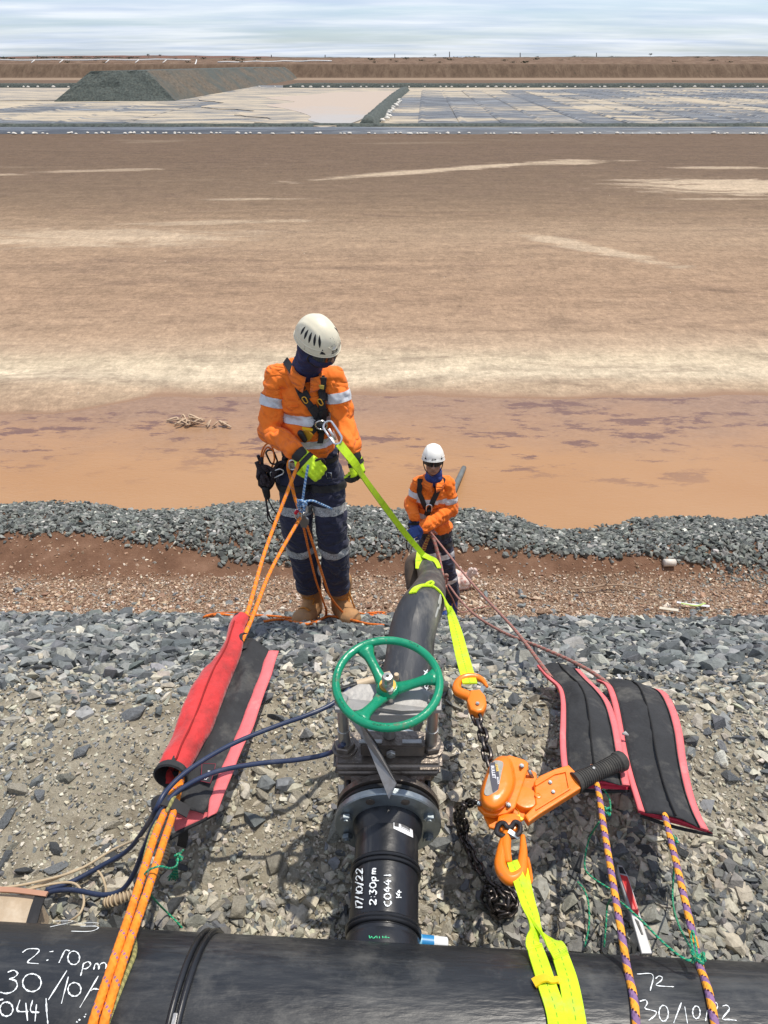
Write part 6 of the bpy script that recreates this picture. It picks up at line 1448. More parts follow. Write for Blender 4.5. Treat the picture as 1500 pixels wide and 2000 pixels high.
    if slots:   # scuffed sticker and front moulding
        tube('moulded_line', [hp_(a, .70+.14*math.cos(a*4.2), 1.004) for a in np.linspace(-.36, .36, 9)], .0022, mat, shell, 6, 2)
        mesh('sticker', [hp_(-.09, .74, 1.006), hp_(.11, .74, 1.006), hp_(.10, .83, 1.006), hp_(-.08, .83, 1.006)], [(0, 1, 2, 3)], M('worn_sticker', (.70, .69, .64), .3), shell)
        random.seed(3)
        for k in range(9):
            a, e = random.uniform(-.25, .3), random.uniform(.45, .72); mesh('scuff', [hp_(a, e, 1.003), hp_(a+random.uniform(.02, .06), e+.005, 1.003), hp_(a+.03, e+random.uniform(.01, .03), 1.003)], [(0, 1, 2)], darkv, shell)
    return shell, hp_
def hand_prims(w, d, n, s=1.0, side=1, curl=1.0, thumb=True):
    """w wrist, d direction to the knuckles, n back-of-hand normal; side = thumb side. returns prims"""
    d = Vector(d).normalized(); n = Vector(n); n = (n-d*n.dot(d)).normalized(); x = d.cross(n).normalized()*side; w = Vector(w); P = []
    for k in (-1, -.33, .33, 1): P.append(('c', w+x*k*.018*s, .017*s, w+d*.085*s+x*k*.030*s, .0145*s))
    for k, ln in zip((-1.05, -.36, .36, 1.0), (.78, .92, 1.0, .92)):
        a = w+d*.088*s+x*k*.030*s; dd = d.copy(); nn = n.copy(); pts = [(a, .0118*s)]
        for seg, (l_, ang) in enumerate(((.040, .75), (.027, .95), (.022, .7))):
            an = ang*curl*(.92+.05*k); dd = (dd*math.cos(an)-nn*math.sin(an)).normalized(); q = dd.cross(x*side); nn = (x*side).cross(dd); nn = nn if nn.dot(n) > -1 else -nn
            nn = (n*math.cos(0)+d*0) if 0 else nn; a = a+dd*l_*ln*s; pts.append((a.copy(), (.0112-.0012*seg)*s))
            # keep nn perpendicular to dd in the curling plane
            nn = (x*side).cross(dd).normalized();
            if seg == 0 and nn.dot(n) < 0: nn = -nn
        P.append(('p', pts))
    if thumb:
        a = w+d*.025*s+x*.030*s; b_ = a+(d*.6+x*.55-n*.35).normalized()*.042*s; c_ = b_+(d*.85-x*.15-n*.55).normalized()*.032*s
        P.append(('p', [(a, .0155*s), (b_, .0130*s), (c_, .0105*s)]))
    return P
def boot(parent, heel, toe, anklez, s=1.0, mat=suede):
    """heel and toe on the ground"""
    heel, toe = Vector(heel), Vector(toe); f = (toe-heel); Ln = f.length; f.normalize(); side = f.cross(Vector((0, 0, 1))).normalized(); up = side.cross(f).normalized()
    o_ = up*.030*s; A_ = heel+f*.055*s
    pr = [('c', A_+o_+up*.02*s, .038*s, heel+f*Ln*.5+o_+up*.012*s, .040*s), ('c', heel+f*Ln*.5+o_, .043*s, toe-f*.052*s+o_*.95, .046*s), ('e', toe-f*.058*s+side*.004*s+o_*1.0, (.046*s, .046*s, .040*s)),
          ('c', A_+o_+up*.02*s, .042*s, Vector((A_.x, A_.y, anklez))+Vector((0, 0, .0)), .050*s), ('c', A_+f*.03*s+up*.085*s, .040*s, heel+f*Ln*.62+up*.045*s, .036*s)]
    b_ = fuse('boot', pr, .0055*max(s, .9), mat, parent, 5, .0015, 3)
    ol = []
    for k in range(20):
        a = 2*math.pi*k/20; u = math.cos(a); w_ = math.sin(a); l_ = Ln/2*(u)+0; wd = (.046+.006*(u > 0)*u-.004*(u < 0))*s; ol.append(heel+f*(Ln/2+l_*1.01)+side*w_*wd-up*.004)
    prism('sole', ol, up*.022*s, sole, b_, .003)
    prism('toe_welt', [p+up*.018*s for p in ol], up*.006*s, mat, b_)
    bv = bvh_of(b_)
    def top_(t_, sx):
        p = heel+f*(Ln*t_)+side*sx*s+up*.3; loc, nor, i, d = bv.ray_cast(p, -up); return (loc+nor*.002) if loc else p-up*.24
    for k in range(5):
        t_ = .50+.065*k; tube('lace', [top_(t_, -.026), top_(t_+.02, 0)+up*.004, top_(t_+.005, .026)], .0040*s, lace, b_, 6, 4)
        tube('lace', [top_(t_, .026), top_(t_+.032, 0)+up*.005, top_(t_+.06, -.024)], .0040*s, lace, b_, 6, 4)
    k0 = top_(.47, 0)+up*.006
    for sg in (-1, 1):
        tube('lace', [k0, k0+side*sg*.022*s+up*.012, k0+side*sg*.034*s-up*.012+f*.02, k0+side*sg*.014*s+f*.015, k0], .0036*s, lace, b_, 6, 5)
        tube('lace', [k0, k0+side*sg*.03*s+f*.02, k0+side*sg*.048*s+f*.03-up*.05], .0036*s, lace, b_, 6, 5)
    fuse('tongue', [('c', A_+f*.052*s+up*.085*s, .026*s, Vector((A_.x, A_.y, anklez))+f*.050*s+up*.035*s, .024*s)], .006, mat, b_, 3)
    return b_
def collar(parent, c, ax, r, mat, h=.035, gap_dir=None):
    c, ax = Vector(c), Vector(ax).normalized(); gd_ = Vector(gap_dir); gd_ = (gd_-ax*gd_.dot(ax)).normalized(); e2 = ax.cross(gd_)
    for sg in (1, -1):
        V, F = [], []
        for k in range(15):
            a = sg*(.16+(math.pi-.16)*k/14); dv_ = gd_*math.cos(a)+e2*math.sin(a); point = .016*max(0, 1-k/4)
            V += [c+dv_*(r*.97)+ax*h*.55, c+dv_*(r*1.05)+ax*h*.75, c+dv_*(r*1.42+point)-ax*(h*.25+point*.9), c+dv_*(r*1.36+point)-ax*(h*.35+point*.9)]
        for k in range(14):
            for j in range(4): F.append((k*4+j, k*4+(j+1) % 4, (k+1)*4+(j+1) % 4, (k+1)*4+j))
        F.append((0, 1, 2, 3)); F.append((56, 57, 58, 59)); mesh('collar', V, F, mat, parent, True)

# ---------------------------------------------------------------- first worker
p1 = thing('person', 'worker in scuffed cream helmet and lime gloves, looking down, higher on the slope', 'person', PG(640, 1200))
y0 = 3.10
rs, ls = PY(540, 733, y0), PY(652, 735, y0-.02); rel, lel = PY(527, 842, y0-.06), PY(670, 822, y0-.07); rwr, lwr = PY(572, 876, y0-.22), PY(686, 873, y0-.20)
nk, hdc = PY(600, 716, y0-.03), PY(620, 666, y0-.14)
pel = PY(606, 905, y0+.03); rh, lh = PY(575, 925, y0+.02), PY(637, 925, y0+.02)
rk, lk_ = PY(580, 1030, y0-.03), PY(648, 1030, y0-.04); ra, la = PY(602, 1136, y0+.02), PY(658, 1138, y0+.0)
def gp(x, y, up=.03): return Vector((x, y, tz(x, y)+up))
rheel, rtoe = gp(ra.x+.015, 3.22, .0), gp(ra.x-.035, 2.93, .0); lheel, ltoe = gp(la.x-.005, 3.22, .0), gp(la.x+.10, 2.96, .0)
Hf = frame((.66, -.56, -.50), (.16, -.42, .90))
side1 = Hf.col[0]; 
# the body itself, one continuous surface under the clothes
body = [('e', PY(599, 795, y0+.02), (.115, .085, .15)), ('e', PY(602, 865, y0+.02), (.115, .09, .12)), ('e', pel, (.14, .10, .10)), ('c', rs+Vector((.01, 0, -.02)), .036, rel, .034), ('c', rel, .034, rwr, .028), ('c', ls+Vector((-.01, 0, -.02)), .036, lel, .034), ('c', lel, .034, lwr, .028),
        ('c', rh, .075, rk, .05), ('c', rk, .05, ra, .036), ('c', lh, .075, lk_, .05), ('c', lk_, .05, la, .036), ('c', nk, .052, hdc, .05), ('e', hdc+Hf @ Vector((0, 0, .018)), (.072, .092, .092), Hf), ('e', hdc+Hf @ Vector((0, .03, -.045)), (.056, .062, .062), Hf), ('c', hdc+Hf @ Vector((0, .094, .0)), .010, hdc+Hf @ Vector((0, .110, -.022)), .013)]
fuse('body', body, .009, skin, p1, 3)
shirt = fuse('shirt', [('e', PY(597, 778, y0+.01), (.136, .112, .135)), ('e', PY(599, 830, y0), (.130, .118, .12)), ('e', PY(602, 868, y0), (.138, .118, .070)), ('c', PY(556, 736, y0), .060, PY(640, 738, y0-.01), .059), ('c', PY(583, 720, y0), .058, PY(618, 721, y0), .058),
               ('c', rs, .052, rs.lerp(rel, .2), .052), ('c', ls, .052, ls.lerp(lel, .2), .052)], .0068, hiv, p1, 3, .021, 5, (15, 12))
slR = fuse('shirt_sleeve', [('c', rs+Vector((.012, 0, -.018)), .050, rs.lerp(rel, .35), .057), ('c', rs.lerp(rel, .35), .057, rel, .054), ('c', rel, .053, rwr, .041)], .006, hiv, p1, 2, .024, 25, (17, 15))
slL = fuse('shirt_sleeve', [('c', ls+Vector((-.012, 0, -.018)), .049, ls.lerp(lel, .35), .055), ('c', ls.lerp(lel, .35), .055, lel, .051), ('c', lel, .050, lwr+Vector((0, 0, .01)), .042)], .006, hiv, p1, 2, .024, 35, (17, 15))
sb = bvh_of(shirt)
trs = fuse('trousers', [('e', pel, (.150, .118, .10)), ('c', rh, .092, rk, .079), ('c', rk, .078, ra, .070), ('c', lh, .092, lk_, .080), ('c', lk_, .080, la, .071), ('e', PY(607, 880, y0+.01), (.14, .11, .06))], .0075, navy, p1, 4, .020, 8, (14, 11))
tb_ = bvh_of(trs)
for c_ in (ra, la): lathe('trouser_cuff', c_+Vector((0, 0, -.048)), (0, 0, 1), [(0, .066), (.004, .074), (.05, .077), (.055, .068)], navy, p1, 24, cap=False)
for (a, b_, t_, s_) in ((rs, rel, .44, slR), (ls, lel, .44, slL)): band('reflective_band', s_, a.lerp(b_, t_), b_-a, .048, .095, refl, p1)
tx = PY(598, 806, y0); band('reflective_band', shirt, tx, (0.03, .05, 1), .048, .175, refl, p1); tx2 = PY(603, 851, y0); band('reflective_band', shirt, tx2, (.03, .05, 1), .046, .168, refl, p1)
for (a, b_) in ((rh, rk), (lh, lk_)): band('reflective_band', trs, a.lerp(b_, .60), b_-a, .052, .13, refl2, p1)
for (a, b_) in ((rk, ra), (lk_, la)): band('reflective_band', trs, a.lerp(b_, .33), b_-a, .052, .12, refl2, p1)
nd_ = (hdc-nk).normalized()
fuse('neck_tube', [('c', nk+nd_*(-.01), .070, nk+nd_*.05, .066), ('e', hdc+Hf @ Vector((0, .022, -.042)), (.068, .084, .068), Hf), ('c', nk+nd_*.03, .066, hdc+Hf @ Vector((0, -.01, -.02)), .074), ('e', hdc+Hf @ Vector((0, .075, -.035)), (.032, .035, .035), Hf)], .006, gaiter, p1, 3, .008, 11, (26, 30))
collar(p1, nk+Vector((0, -.008, -.025)), nd_+Vector((0, 0, .4)), .066, hiv, .05, (.15, -1, 0))
sh_, hpf = helmet(p1, hdc+Hf @ Vector((0, .0, .030)), Hf, .86, cream, 'PETZL')
for sg in (-1, 1):
    pl_ = [hdc+Hf @ Vector((sg*q[0], q[1], q[2])) for q in ((.006, .108, -.004), (.03, .103, -.002), (.055, .085, .0), (.070, .055, .004))]
    ribbon('sunglass_lens', pl_, .034, lens, p1, normals=[Hf @ Vector((sg*.1, 1, 0)), Hf @ Vector((sg*.9, .6, 0))], thick=.003, sub=4)
    tube('sunglass_arm', [pl_[-1], hdc+Hf @ Vector((sg*.078, .0, .008))], .0025, darkv, p1, 6, 1)
    tube('chin_strap', [hpf(sg*1.1, .97, .96), hdc+Hf @ Vector((sg*.075, .03, -.05)), hdc+Hf @ Vector((sg*.03, .055, -.105)), hdc+Hf @ Vector((0, .06, -.110))], .004, darkv, p1, 6, 4)
za = lambda X, Y: (460+X/5, 580+Y/5)
def hz(pts): return [za(*q) for q in pts]
hrn = [([(498,625),(545,705),(590,800),(625,900),(665,985),(715,1045),(765,1115),(800,1190),(810,1250)], .034), ([(835,770),(838,850),(840,950),(845,1040),(858,1120),(850,1200),(838,1270)], .034), ([(800,1230),(760,1290),(725,1340),(700,1380)], .03), ([(830,1240),(835,1300),(830,1360),(820,1420)], .03)]
for q, w_ in hrn: surf_ribbon('harness_strap', sb, hz(q), w_, blackweb, p1, .007, .006)
for q in ([(612,840),(645,920)], [(655,930),(700,1000)], [(838,790),(840,870)], [(838,930),(842,1010)], [(740,1060),(780,1140)], [(850,1090),(860,1160)]): surf_ribbon('strap_pad', sb, hz(q), .046, blackweb, p1, .013, .008)
surf_ribbon('yellow_strap_mark', sb, hz([(800,845),(875,860)]), .022, M('olive_yellow', (.55, .45, .08), .6), p1, .022, .002)
for q in ((680,1000), (828,1015)):
    c_, n_ = on(sb, *za(*q), .02)
    if c_: carabiner('buckle', c_, Vector((.5, 0, -1)), Vector((1, 0, .5)), .017, .009, .0028, gold, p1)
cc_, cn_ = on(sb, *za(815, 1262), .02)
if cc_: bm = boxbm(cc_.x, cc_.y, cc_.z, .062, .03, .075, .012); frombm('chest_hub', bm, blacksteel, p1, True); tube('ring', disc_pts(cc_+Vector((.005, -.03, .02)), (0, 1, .3), .028, 20), .004, alu, p1, 8, 1, True)
for q in ([(450,985),(560,990),(620,992)], [(470,1050),(540,1072),(612,1075)], [(455,990),(470,1050)], [(612,990),(616,1075)], [(880,925),(920,925),(962,935)], [(880,1010),(925,1005),(965,1020)]):
    Q = [on(sb, *za(*k), .0015)[0] for k in q]; Q = [k for k in Q if k]
    if len(Q) > 1: tube('pocket_seam', Q, .0032, hiv, p1, 6, 5)
Q = [on(sb, *za(*k), .002)[0] for k in [(700,770),(712,860),(722,960),(735,1060)]]; Q = [k for k in Q if k]; tube('placket', Q, .004, hiv, p1, 6, 5)
# descender and yellow ascender on the chest
c0 = PY(*za(700, 1360), y0-.155)
prism('ascender', [c0+Vector((x, 0, z)) for x, z in ((-.02, .03), (.0, .035), (.03, .005), (.02, -.012), (.004, -.03), (-.012, -.02))], (0, .016, 0), gold, p1, .002)
fuse('ascender_grip', [('c', c0+Vector((-.03, -.008, .02)), .017, c0+Vector((-.012, -.01, -.016)), .014)], .005, blacksteel, p1, 2)
ribbon('yellow_tape', [c0+Vector((-.02, -.012, .05)), c0+Vector((.01, -.014, .045)), c0+Vector((.03, -.014, .04))], .012, yellowp, p1, normal=(0, -1, 0))
# belt, leg loops, gear
for z_, w_, R_ in ((PY(606, 888, y0), .045, .19),): band('belt', trs, z_, (.03, .0, 1), w_, R_, blackweb, p1, .008)
for (a, b_, w_) in ((rh, rk, .055), (lh, lk_, .06)): band('leg_loop', trs, a.lerp(b_, .16), (b_-a)+Vector((0, 0, -.12)), w_*.7, .13, blackweb, p1, .006)
def y4(X, Y): return (460+X/5, 880+Y/5)
c_, n_ = on(tb_, *y4(905, 235), .012)
if c_: tube('buckle_frame', [c_+Vector((x, -.003, z)) for x, z in ((-.014, .018), (.014, .014), (.016, -.014), (-.010, -.018))], .003, alu, p1, 6, 1, True)
random.seed(8)
gear = thing('cord_bundle', 'dark knotted cord bundle hanging from the belt of the first worker', 'cord', PY(515, 930, y0-.02))
gc = [(505,895),(510,925),(520,940),(528,925),(522,912),(512,918),(508,938),(516,950),(530,940),(540,925),(548,905),(560,895)]
for k in range(5): tube('knot', [PY(x+random.uniform(-6, 6), y+random.uniform(-8, 8), y0-.06+random.uniform(-.04, .04)) for x, y in gc], .0088, darkrope, gear, 8, 5)
for k in range(3): tube('knot', [PY(518+random.uniform(-9, 9), 936+random.uniform(-14, 14), y0-.10+random.uniform(-.03, .03)) for _ in range(9)], .009, darkrope, gear, 8, 5)
tube('tail', [PY(516,950,y0-.06), PY(519,975,y0-.05), PY(524,1000,y0-.05), PY(530,1015,y0-.04), PY(542,1025,y0)], .005, darkrope, gear, 6, 5); tube('tail', [PY(520,965,y0-.06), PY(522,1000,y0-.05), PY(526,1018,y0-.04), PY(548,1032,y0)], .004, darkrope, gear, 6, 5); tube('tail', [PY(520,965,y0-.06), PY(532,992,y0-.05), PY(546,1010,y0)], .004, darkrope, gear, 6, 5)
fuse('shackle_lump', [('c', PY(519,955,y0-.07), .022, PY(522,970,y0-.07), .018)], .006, blacksteel, gear, 2)
tube('orange_cord', [PY(508,925,y0-.05), PY(511,885,y0-.07), PY(520,868,y0-.08), PY(530,870,y0-.08), PY(536,895,y0-.08), PY(530,915,y0-.06)], .0045, thinorange, gear, 6, 5)
tube('orange_cord', [PY(513,930,y0-.05), PY(514,890,y0-.07), PY(522,874,y0-.08), PY(533,880,y0-.08)], .0045, thinorange, gear, 6, 5)
carabiner('carabiner', PY(531, 893, y0-.08), (.3, 0, -1), (1, 0, .3), .042, .020, .005, blacksteel, gear)
carabiner('carabiner', PY(541, 924, y0-.09), (.9, 0, .4), (.3, 0, -1), .036, .018, .004, alu, gear)
# gloves
def glove(parent, w, d, n, s, side, curl, main, dark, vox=.0045):
    g = fuse('glove', hand_prims(w, d, n, s, side, curl), vox, main, parent, 2)
    d_ = Vector(d).normalized(); n_ = Vector(n); n_ = (n_-d_*n_.dot(d_)).normalized(); x_ = d_.cross(n_)
    w = Vector(w); lathe('glove_cuff', w-d_*.012*s, d_, [(0, .030*s), (.004, .034*s), (.030*s, .035*s), (.038*s, .030*s)], dark, g, 20, cap=False)
    band('glove_strap', g, w+d_*.040*s, d_, .020*s, .07*s, dark, g, .0022); return g
gR = glove(p1, rwr+Vector((.028, -.022, -.016)), (.62, -.30, -.50), (-.10, -.72, .70), 1.12, 1, .80, glimeg, gblack)
gL = glove(p1, lwr+Vector((.008, -.02, -.030)), (.22, -.25, -.80), (.75, -.55, .35), 1.08, -1, 1.15, glimeg, gblack)
band('glove_fingers', gL, lwr+Vector((.03, -.05, -.150)), (.28, -.25, -.8), .05, .08, gblack, gL, .0015)
# lime sling from his harness to the outlet pipe
s3 = sling_thing('lifting_sling', 'lime sling running from the first worker down to the dusty end of the outlet pipe', PY(660, 860, 2.85))
kb = PY(650, 845, 2.84)
pend = (on(pb, 830, 1092, .03)[0] or PY(825, 1085, 3.5))
ribbon('webbing', [PY(662,866,2.80), PY(693,905,2.78), PY(712,935,2.86), PY(752,990,3.10), PY(790,1040,3.36), pend], [.040, .040, .030, .036, .036, .034], limep, s3, normals=[Vector((.2, -.6, .6))]*3+[Vector((.1, -.7, .6))]*3, thick=.006, sub=5)
ebb = bvh_of([c for c in op.children if c.name.startswith('elbow')][0])
def onp(x, y, off=.012):
    a = on(pb, x, y, off)[0]; b = on(ebb, x, y, off)[0]; c = [q for q in (a, b) if q is not None]
    return min(c, key=lambda q: q.length) if c else ray(x, y).normalized()*pend.length
ribbon('webbing', [onp(826,1088,.03), onp(821,1098), onp(817,1112,.010)], [.06, .045, .018], limep, s3, normal=(0, -.6, .8), thick=.005)
ribbon('webbing', [onp(824,1088,.03), onp(838,1093), onp(849,1099), onp(856,1112,.010)], [.05, .034, .030, .024], limep, s3, normal=(0, -.6, .8), thick=.005)
kc = thing('carabiner', 'large silver carabiner joining the chest ring to the lime sling', 'carabiner', kb)
carabiner('frame', kb, PY(662,866,2.80)-PY(635,826,2.88), (1, 0, .6), .062, .025, .0055, alu, kc)
tube('gate', [kb+Vector((.012, -.002, -.035)), kb+Vector((-.018, -.002, .02))], .0062, M('alloy_gate', (.75, .75, .74), .35, .8), kc, 8, 1)
# pulley and blue prusik
pz = PY(586, 1005, 2.76)
pu = thing('pulley_set', 'small pulley with red screw link under the blue knot at the first worker legs', 'pulley', pz)
carabiner('alloy_link', PY(592, 990, 2.75), (.15, 0, -1), (1, 0, .1), .036, .017, .0045, alu, pu)
carabiner('alloy_link', PY(583, 1005, 2.74), (-.1, 0, -1), (1, 0, 0), .030, .015, .0042, alu, pu)
lathe('red_barrel', PY(577, 1003, 2.735), PY(584,993,2.735)-PY(577,1003,2.735), [(0, .009), (.022, .009)], M('red_anodised', (.55, .02, .05), .35, .5), pu, 12)
lathe('sheave', PY(594, 1018, 2.77), (0, 1, 0), [(-.008, .024), (-.004, .020), (.0, .019), (.004, .020), (.008, .024)], steel, pu, 24)
prism('cheek', [PY(x, y, 2.755) for x, y in ((586,1005),(596,1008),(603,1022),(598,1032),(588,1030),(584,1018))], (0, .004, 0), M('grey_cheek', (.2, .17, .15), .5, .6), pu, .001)
bp_ = thing('prusik_cord', 'short blue cord from the right glove down to a knot above the pulley', 'cord', PY(592, 980, 2.75))
tube('cord', [PY(602,908,2.80), PY(598,930,2.77), PY(594,955,2.75), PY(591,978,2.745)], .0062, bluerope, bp_, 8, 5)
tube('cord', [PY(592,980,2.745), PY(610,978,2.74), PY(628,985,2.76), PY(648,994,2.80)], .0058, bluerope, bp_, 8, 5)
tube('knot', [PY(590+9*math.cos(k*1.7), 983+7*math.sin(k*2.3), 2.735+.012*math.sin(k)) for k in range(12)], .0062, bluerope, bp_, 8, 5)
tube('knot', [PY(588,985,2.735), PY(584,993,2.74), PY(589,1000,2.74), PY(594,994,2.73), PY(591,985,2.735)], .006, bluerope, bp_, 8, 5)
ht = thing('belay_hook', 'blue and black gear in the right glove of the first worker', 'gear', PY(625, 905, 2.85))
tube('loop', [PY(612,905,2.84), PY(620,898,2.83), PY(630,897,2.84), PY(634,905,2.85), PY(629,913,2.86), PY(618,914,2.85), PY(630,922,2.86)], .0055, darkrope, ht, 8, 5); tube('tail', [PY(614,906,2.83), PY(622,914,2.83), PY(632,924,2.85)], .005, bluerope, ht, 8, 5)
# descender loop
ds = thing('descender', 'small steel descender inside the orange rope loop at the hip', 'descender', PY(572, 905, 2.86)); lathe('body', PY(571, 908, 2.85), (0, 1, .2), [(-.006, .019), (.006, .019)], steel, ds, 20); carabiner('ring', PY(571, 908, 2.84), (0, 0, 1), (1, 0, 0), .026, .015, .004, alu, ds)
up3 = Vector((0, 0, .022)); boot(p1, rheel+up3, rtoe+up3+Vector((-.01, -.03, -.0)), ra.z-.03, 1.36); boot(p1, lheel+up3, ltoe+up3+Vector((.01, -.03, 0)), la.z-.03, 1.36)

# ---------------------------------------------------------------- second worker
y2 = 5.10
p2 = thing('person', 'worker in white helmet, sunglasses and blue gloves, lower on the slope', 'person', PG(870, 1185))
Q2 = lambda px, py, dy=0: PY(px, py, y2+dy)
rs, ls = Q2(819, 944), Q2(872, 945); rel, lel = Q2(804, 985, -.02), Q2(880, 995, -.06); rwr, lwr = Q2(809, 1008, -.16), Q2(829, 1030, -.26)
nk, hdc = Q2(847, 930, -.02), Q2(846, 899, -.07); pel = Q2(851, 1043); rh, lh = Q2(838, 1052), Q2(862, 1052); rk, lk_ = Q2(842, 1095, -.05), Q2(872, 1098, -.05); ra, la = Q2(852, 1150), Q2(884, 1165)
Hf = frame((-.03, -1, .10), (0, .1, 1)); S2 = .93
body = [('e', Q2(846, 965), (.15, .10, .20)), ('e', Q2(849, 1005), (.13, .095, .14)), ('e', pel, (.14, .10, .10)), ('c', rs, .05, rel, .04), ('c', rel, .04, rwr, .03), ('c', ls, .05, lel, .04), ('c', lel, .04, lwr, .03),
        ('c', rh, .075, rk, .05), ('c', rk, .05, ra, .036), ('c', lh, .075, lk_, .05), ('c', lk_, .05, la, .036), ('c', nk, .055, hdc+Vector((0, 0, -.05)), .054), ('e', hdc+Hf @ Vector((0, -.005, .02)), (.074, .092, .095), Hf), ('e', hdc+Hf @ Vector((0, .026, -.05)), (.060, .062, .066), Hf),
        ('e', hdc+Hf @ Vector((0, .045, -.088)), (.034, .034, .026), Hf), ('c', hdc+Hf @ Vector((0, .088, .0)), .011, hdc+Hf @ Vector((0, .106, -.030)), .016), ('e', hdc+Hf @ Vector((.013, .088, -.034)), (.010, .012, .009), Hf), ('e', hdc+Hf @ Vector((-.013, .088, -.034)), (.010, .012, .009), Hf),
        ('e', hdc+Hf @ Vector((.04, .062, -.03)), (.022, .02, .02), Hf), ('e', hdc+Hf @ Vector((-.04, .062, -.03)), (.022, .02, .02), Hf), ('c', hdc+Hf @ Vector((-.022, .080, -.064)), .006, hdc+Hf @ Vector((.022, .080, -.064)), .006), ('c', hdc+Hf @ Vector((-.017, .078, -.073)), .0065, hdc+Hf @ Vector((.017, .078, -.073)), .0065),
        ('e', hdc+Hf @ Vector((.077, -.004, -.012)), (.010, .018, .030), Hf), ('e', hdc+Hf @ Vector((-.077, -.004, -.012)), (.010, .018, .030), Hf), ('c', hdc+Hf @ Vector((-.05, .078, .03)), .009, hdc+Hf @ Vector((.05, .078, .03)), .009)]
fuse('body', body, .0068, skin2, p2, 1)
mo = hdc+Hf @ Vector((0, .0865, -.0685)); tube('mouth', [mo+Hf @ Vector((-.022, -.006, -.003)), mo+Hf @ Vector((0, .0015, .001)), mo+Hf @ Vector((.022, -.006, -.004))], .0022, M('lip', (.13, .045, .035), .5), p2, 6, 4)
shirt = fuse('shirt', [('e', Q2(846, 966), (.158, .118, .16)), ('e', Q2(848, 1000), (.155, .122, .14)), ('e', Q2(852, 1028), (.150, .115, .06)), ('c', Q2(825, 944), .062, Q2(867, 944), .062), ('c', Q2(838, 936), .055, Q2(855, 936), .055), ('c', rs, .064, rel, .058), ('c', rel, .056, rwr, .046), ('c', ls, .060, ls.lerp(lel, .25), .058)], .0078, hiv, p2, 2, .024, 15, (15, 12))
slL = fuse('shirt_sleeve', [('c', ls, .066, lel, .062), ('c', lel, .060, lwr, .046)], .0075, hiv, p2, 2, .026, 45, (17, 15))
sb = bvh_of(shirt)
trs = fuse('trousers', [('e', pel, (.150, .118, .11)), ('c', rh, .09, rk, .078), ('c', rk, .078, ra, .066), ('c', lh, .092, lk_, .080), ('c', lk_, .078, la, .066)], .009, navy, p2, 3, .022, 18, (14, 11))
band('reflective_band', shirt, Q2(847, 968), (0, .03, 1), .05, .172, refl, p2); band('reflective_band', shirt, Q2(850, 998), (0, .03, 1), .05, .165, refl, p2)
band('reflective_band', shirt, rs.lerp(rel, .45), rel-rs, .05, .10, refl, p2); band('reflective_band', slL, ls.lerp(lel, .62), lel-ls, .05, .10, refl, p2)
band('reflective_band', trs, lh.lerp(lk_, .62), lk_-lh, .055, .13, refl, p2); band('reflective_band', trs, lk_.lerp(la, .42), la-lk_, .055, .12, refl, p2); band('reflective_band', trs, rh.lerp(rk, .62), rk-rh, .055, .13, refl, p2)
fuse('neck_tube', [('c', nk+Vector((0, -.005, -.02)), .078, nk+Vector((0, -.01, .045)), .066), ('e', nk+Vector((0, -.035, .0)), (.07, .05, .05))], .006, M('blue_neck_tube', (.015, .03, .16), .7, 0, .3, 20, (.03, .08, .32), .5, .7, 14, .4, 40), p2, 2, .010, 21, (20, 40))
collar(p2, nk+Vector((0, -.01, -.045)), (0, -.15, 1), .075, hiv, .055, (0, -1, 0))
helmet(p2, hdc+Hf @ Vector((0, 0, .042)), Hf, .93, whites, 'PETZL', slots=False)
for sg in (-1, 1):
    pl_ = [hdc+Hf @ Vector((sg*q[0], q[1], q[2])) for q in ((.005, .108, .004), (.03, .104, .006), (.055, .088, .008), (.074, .055, .010))]
    ribbon('sunglass_lens', pl_, .036, lens, p2, normals=[Hf @ Vector((sg*.1, 1, 0)), Hf @ Vector((sg*.9, .6, 0))], thick=.003, sub=4)
    tube('sunglass_arm', [pl_[-1], hdc+Hf @ Vector((sg*.084, .0, .008))], .003, darkv, p2, 6, 1)
    tube('chin_strap', [hdc+Hf @ Vector((sg*.082, .02, .02)), hdc+Hf @ Vector((sg*.080, .02, -.03)), hdc+Hf @ Vector((sg*.058, .03, -.085)), hdc+Hf @ Vector((0, .055, -.118))], .004, darkv, p2, 6, 4)
zc = lambda X, Y: (820+X/10, 860+Y/10)
for q, w_ in (([(20,640),(0,760),(-10,900),(0,1010),(50,1150),(100,1280),(130,1340)], .045), ([(440,720),(410,820),(360,930),(320,1040),(260,1180),(210,1290),(180,1340)], .045), ([(160,1340),(150,1420),(140,1470)], .05)): surf_ribbon('harness_strap', sb, [zc(*k) for k in q], w_, blackweb, p2, .008, .006)
for q in ([(20,660),(-5,800)], [(430,740),(390,850)], [(400,850),(340,960)]): surf_ribbon('strap_pad', sb, [zc(*k) for k in q], .060, blackweb, p2, .015, .010)
c_, n_ = on(sb, *zc(165, 1290), .03)
if c_: carabiner('chest_ring', c_, (0, 0, 1), (1, 0, 0), .038, .024, .006, alu, p2); fuse('chest_gear', [('c', c_+Vector((0, 0, -.03)), .022, c_+Vector((-.01, 0, -.07)), .018)], .006, blacksteel, p2, 2); tube('orange_tab', [c_+Vector((-.012, -.01, -.08)), c_+Vector((-.014, -.01, -.125))], .008, gold, p2, 6, 1)
Q = [on(sb, *zc(*k), .004)[0] for k in [(40,950),(130,960),(200,930)]]; Q = [k for k in Q if k]
if len(Q) > 1: tube('chest_cord', Q, .006, thinorange, p2, 6, 4)
band('belt', trs, Q2(851, 1036), (0, 0, 1), .045, .19, blackweb, p2, .010); band('leg_loop', trs, lh.lerp(lk_, .2), lk_-lh, .05, .13, blackweb, p2, .006)
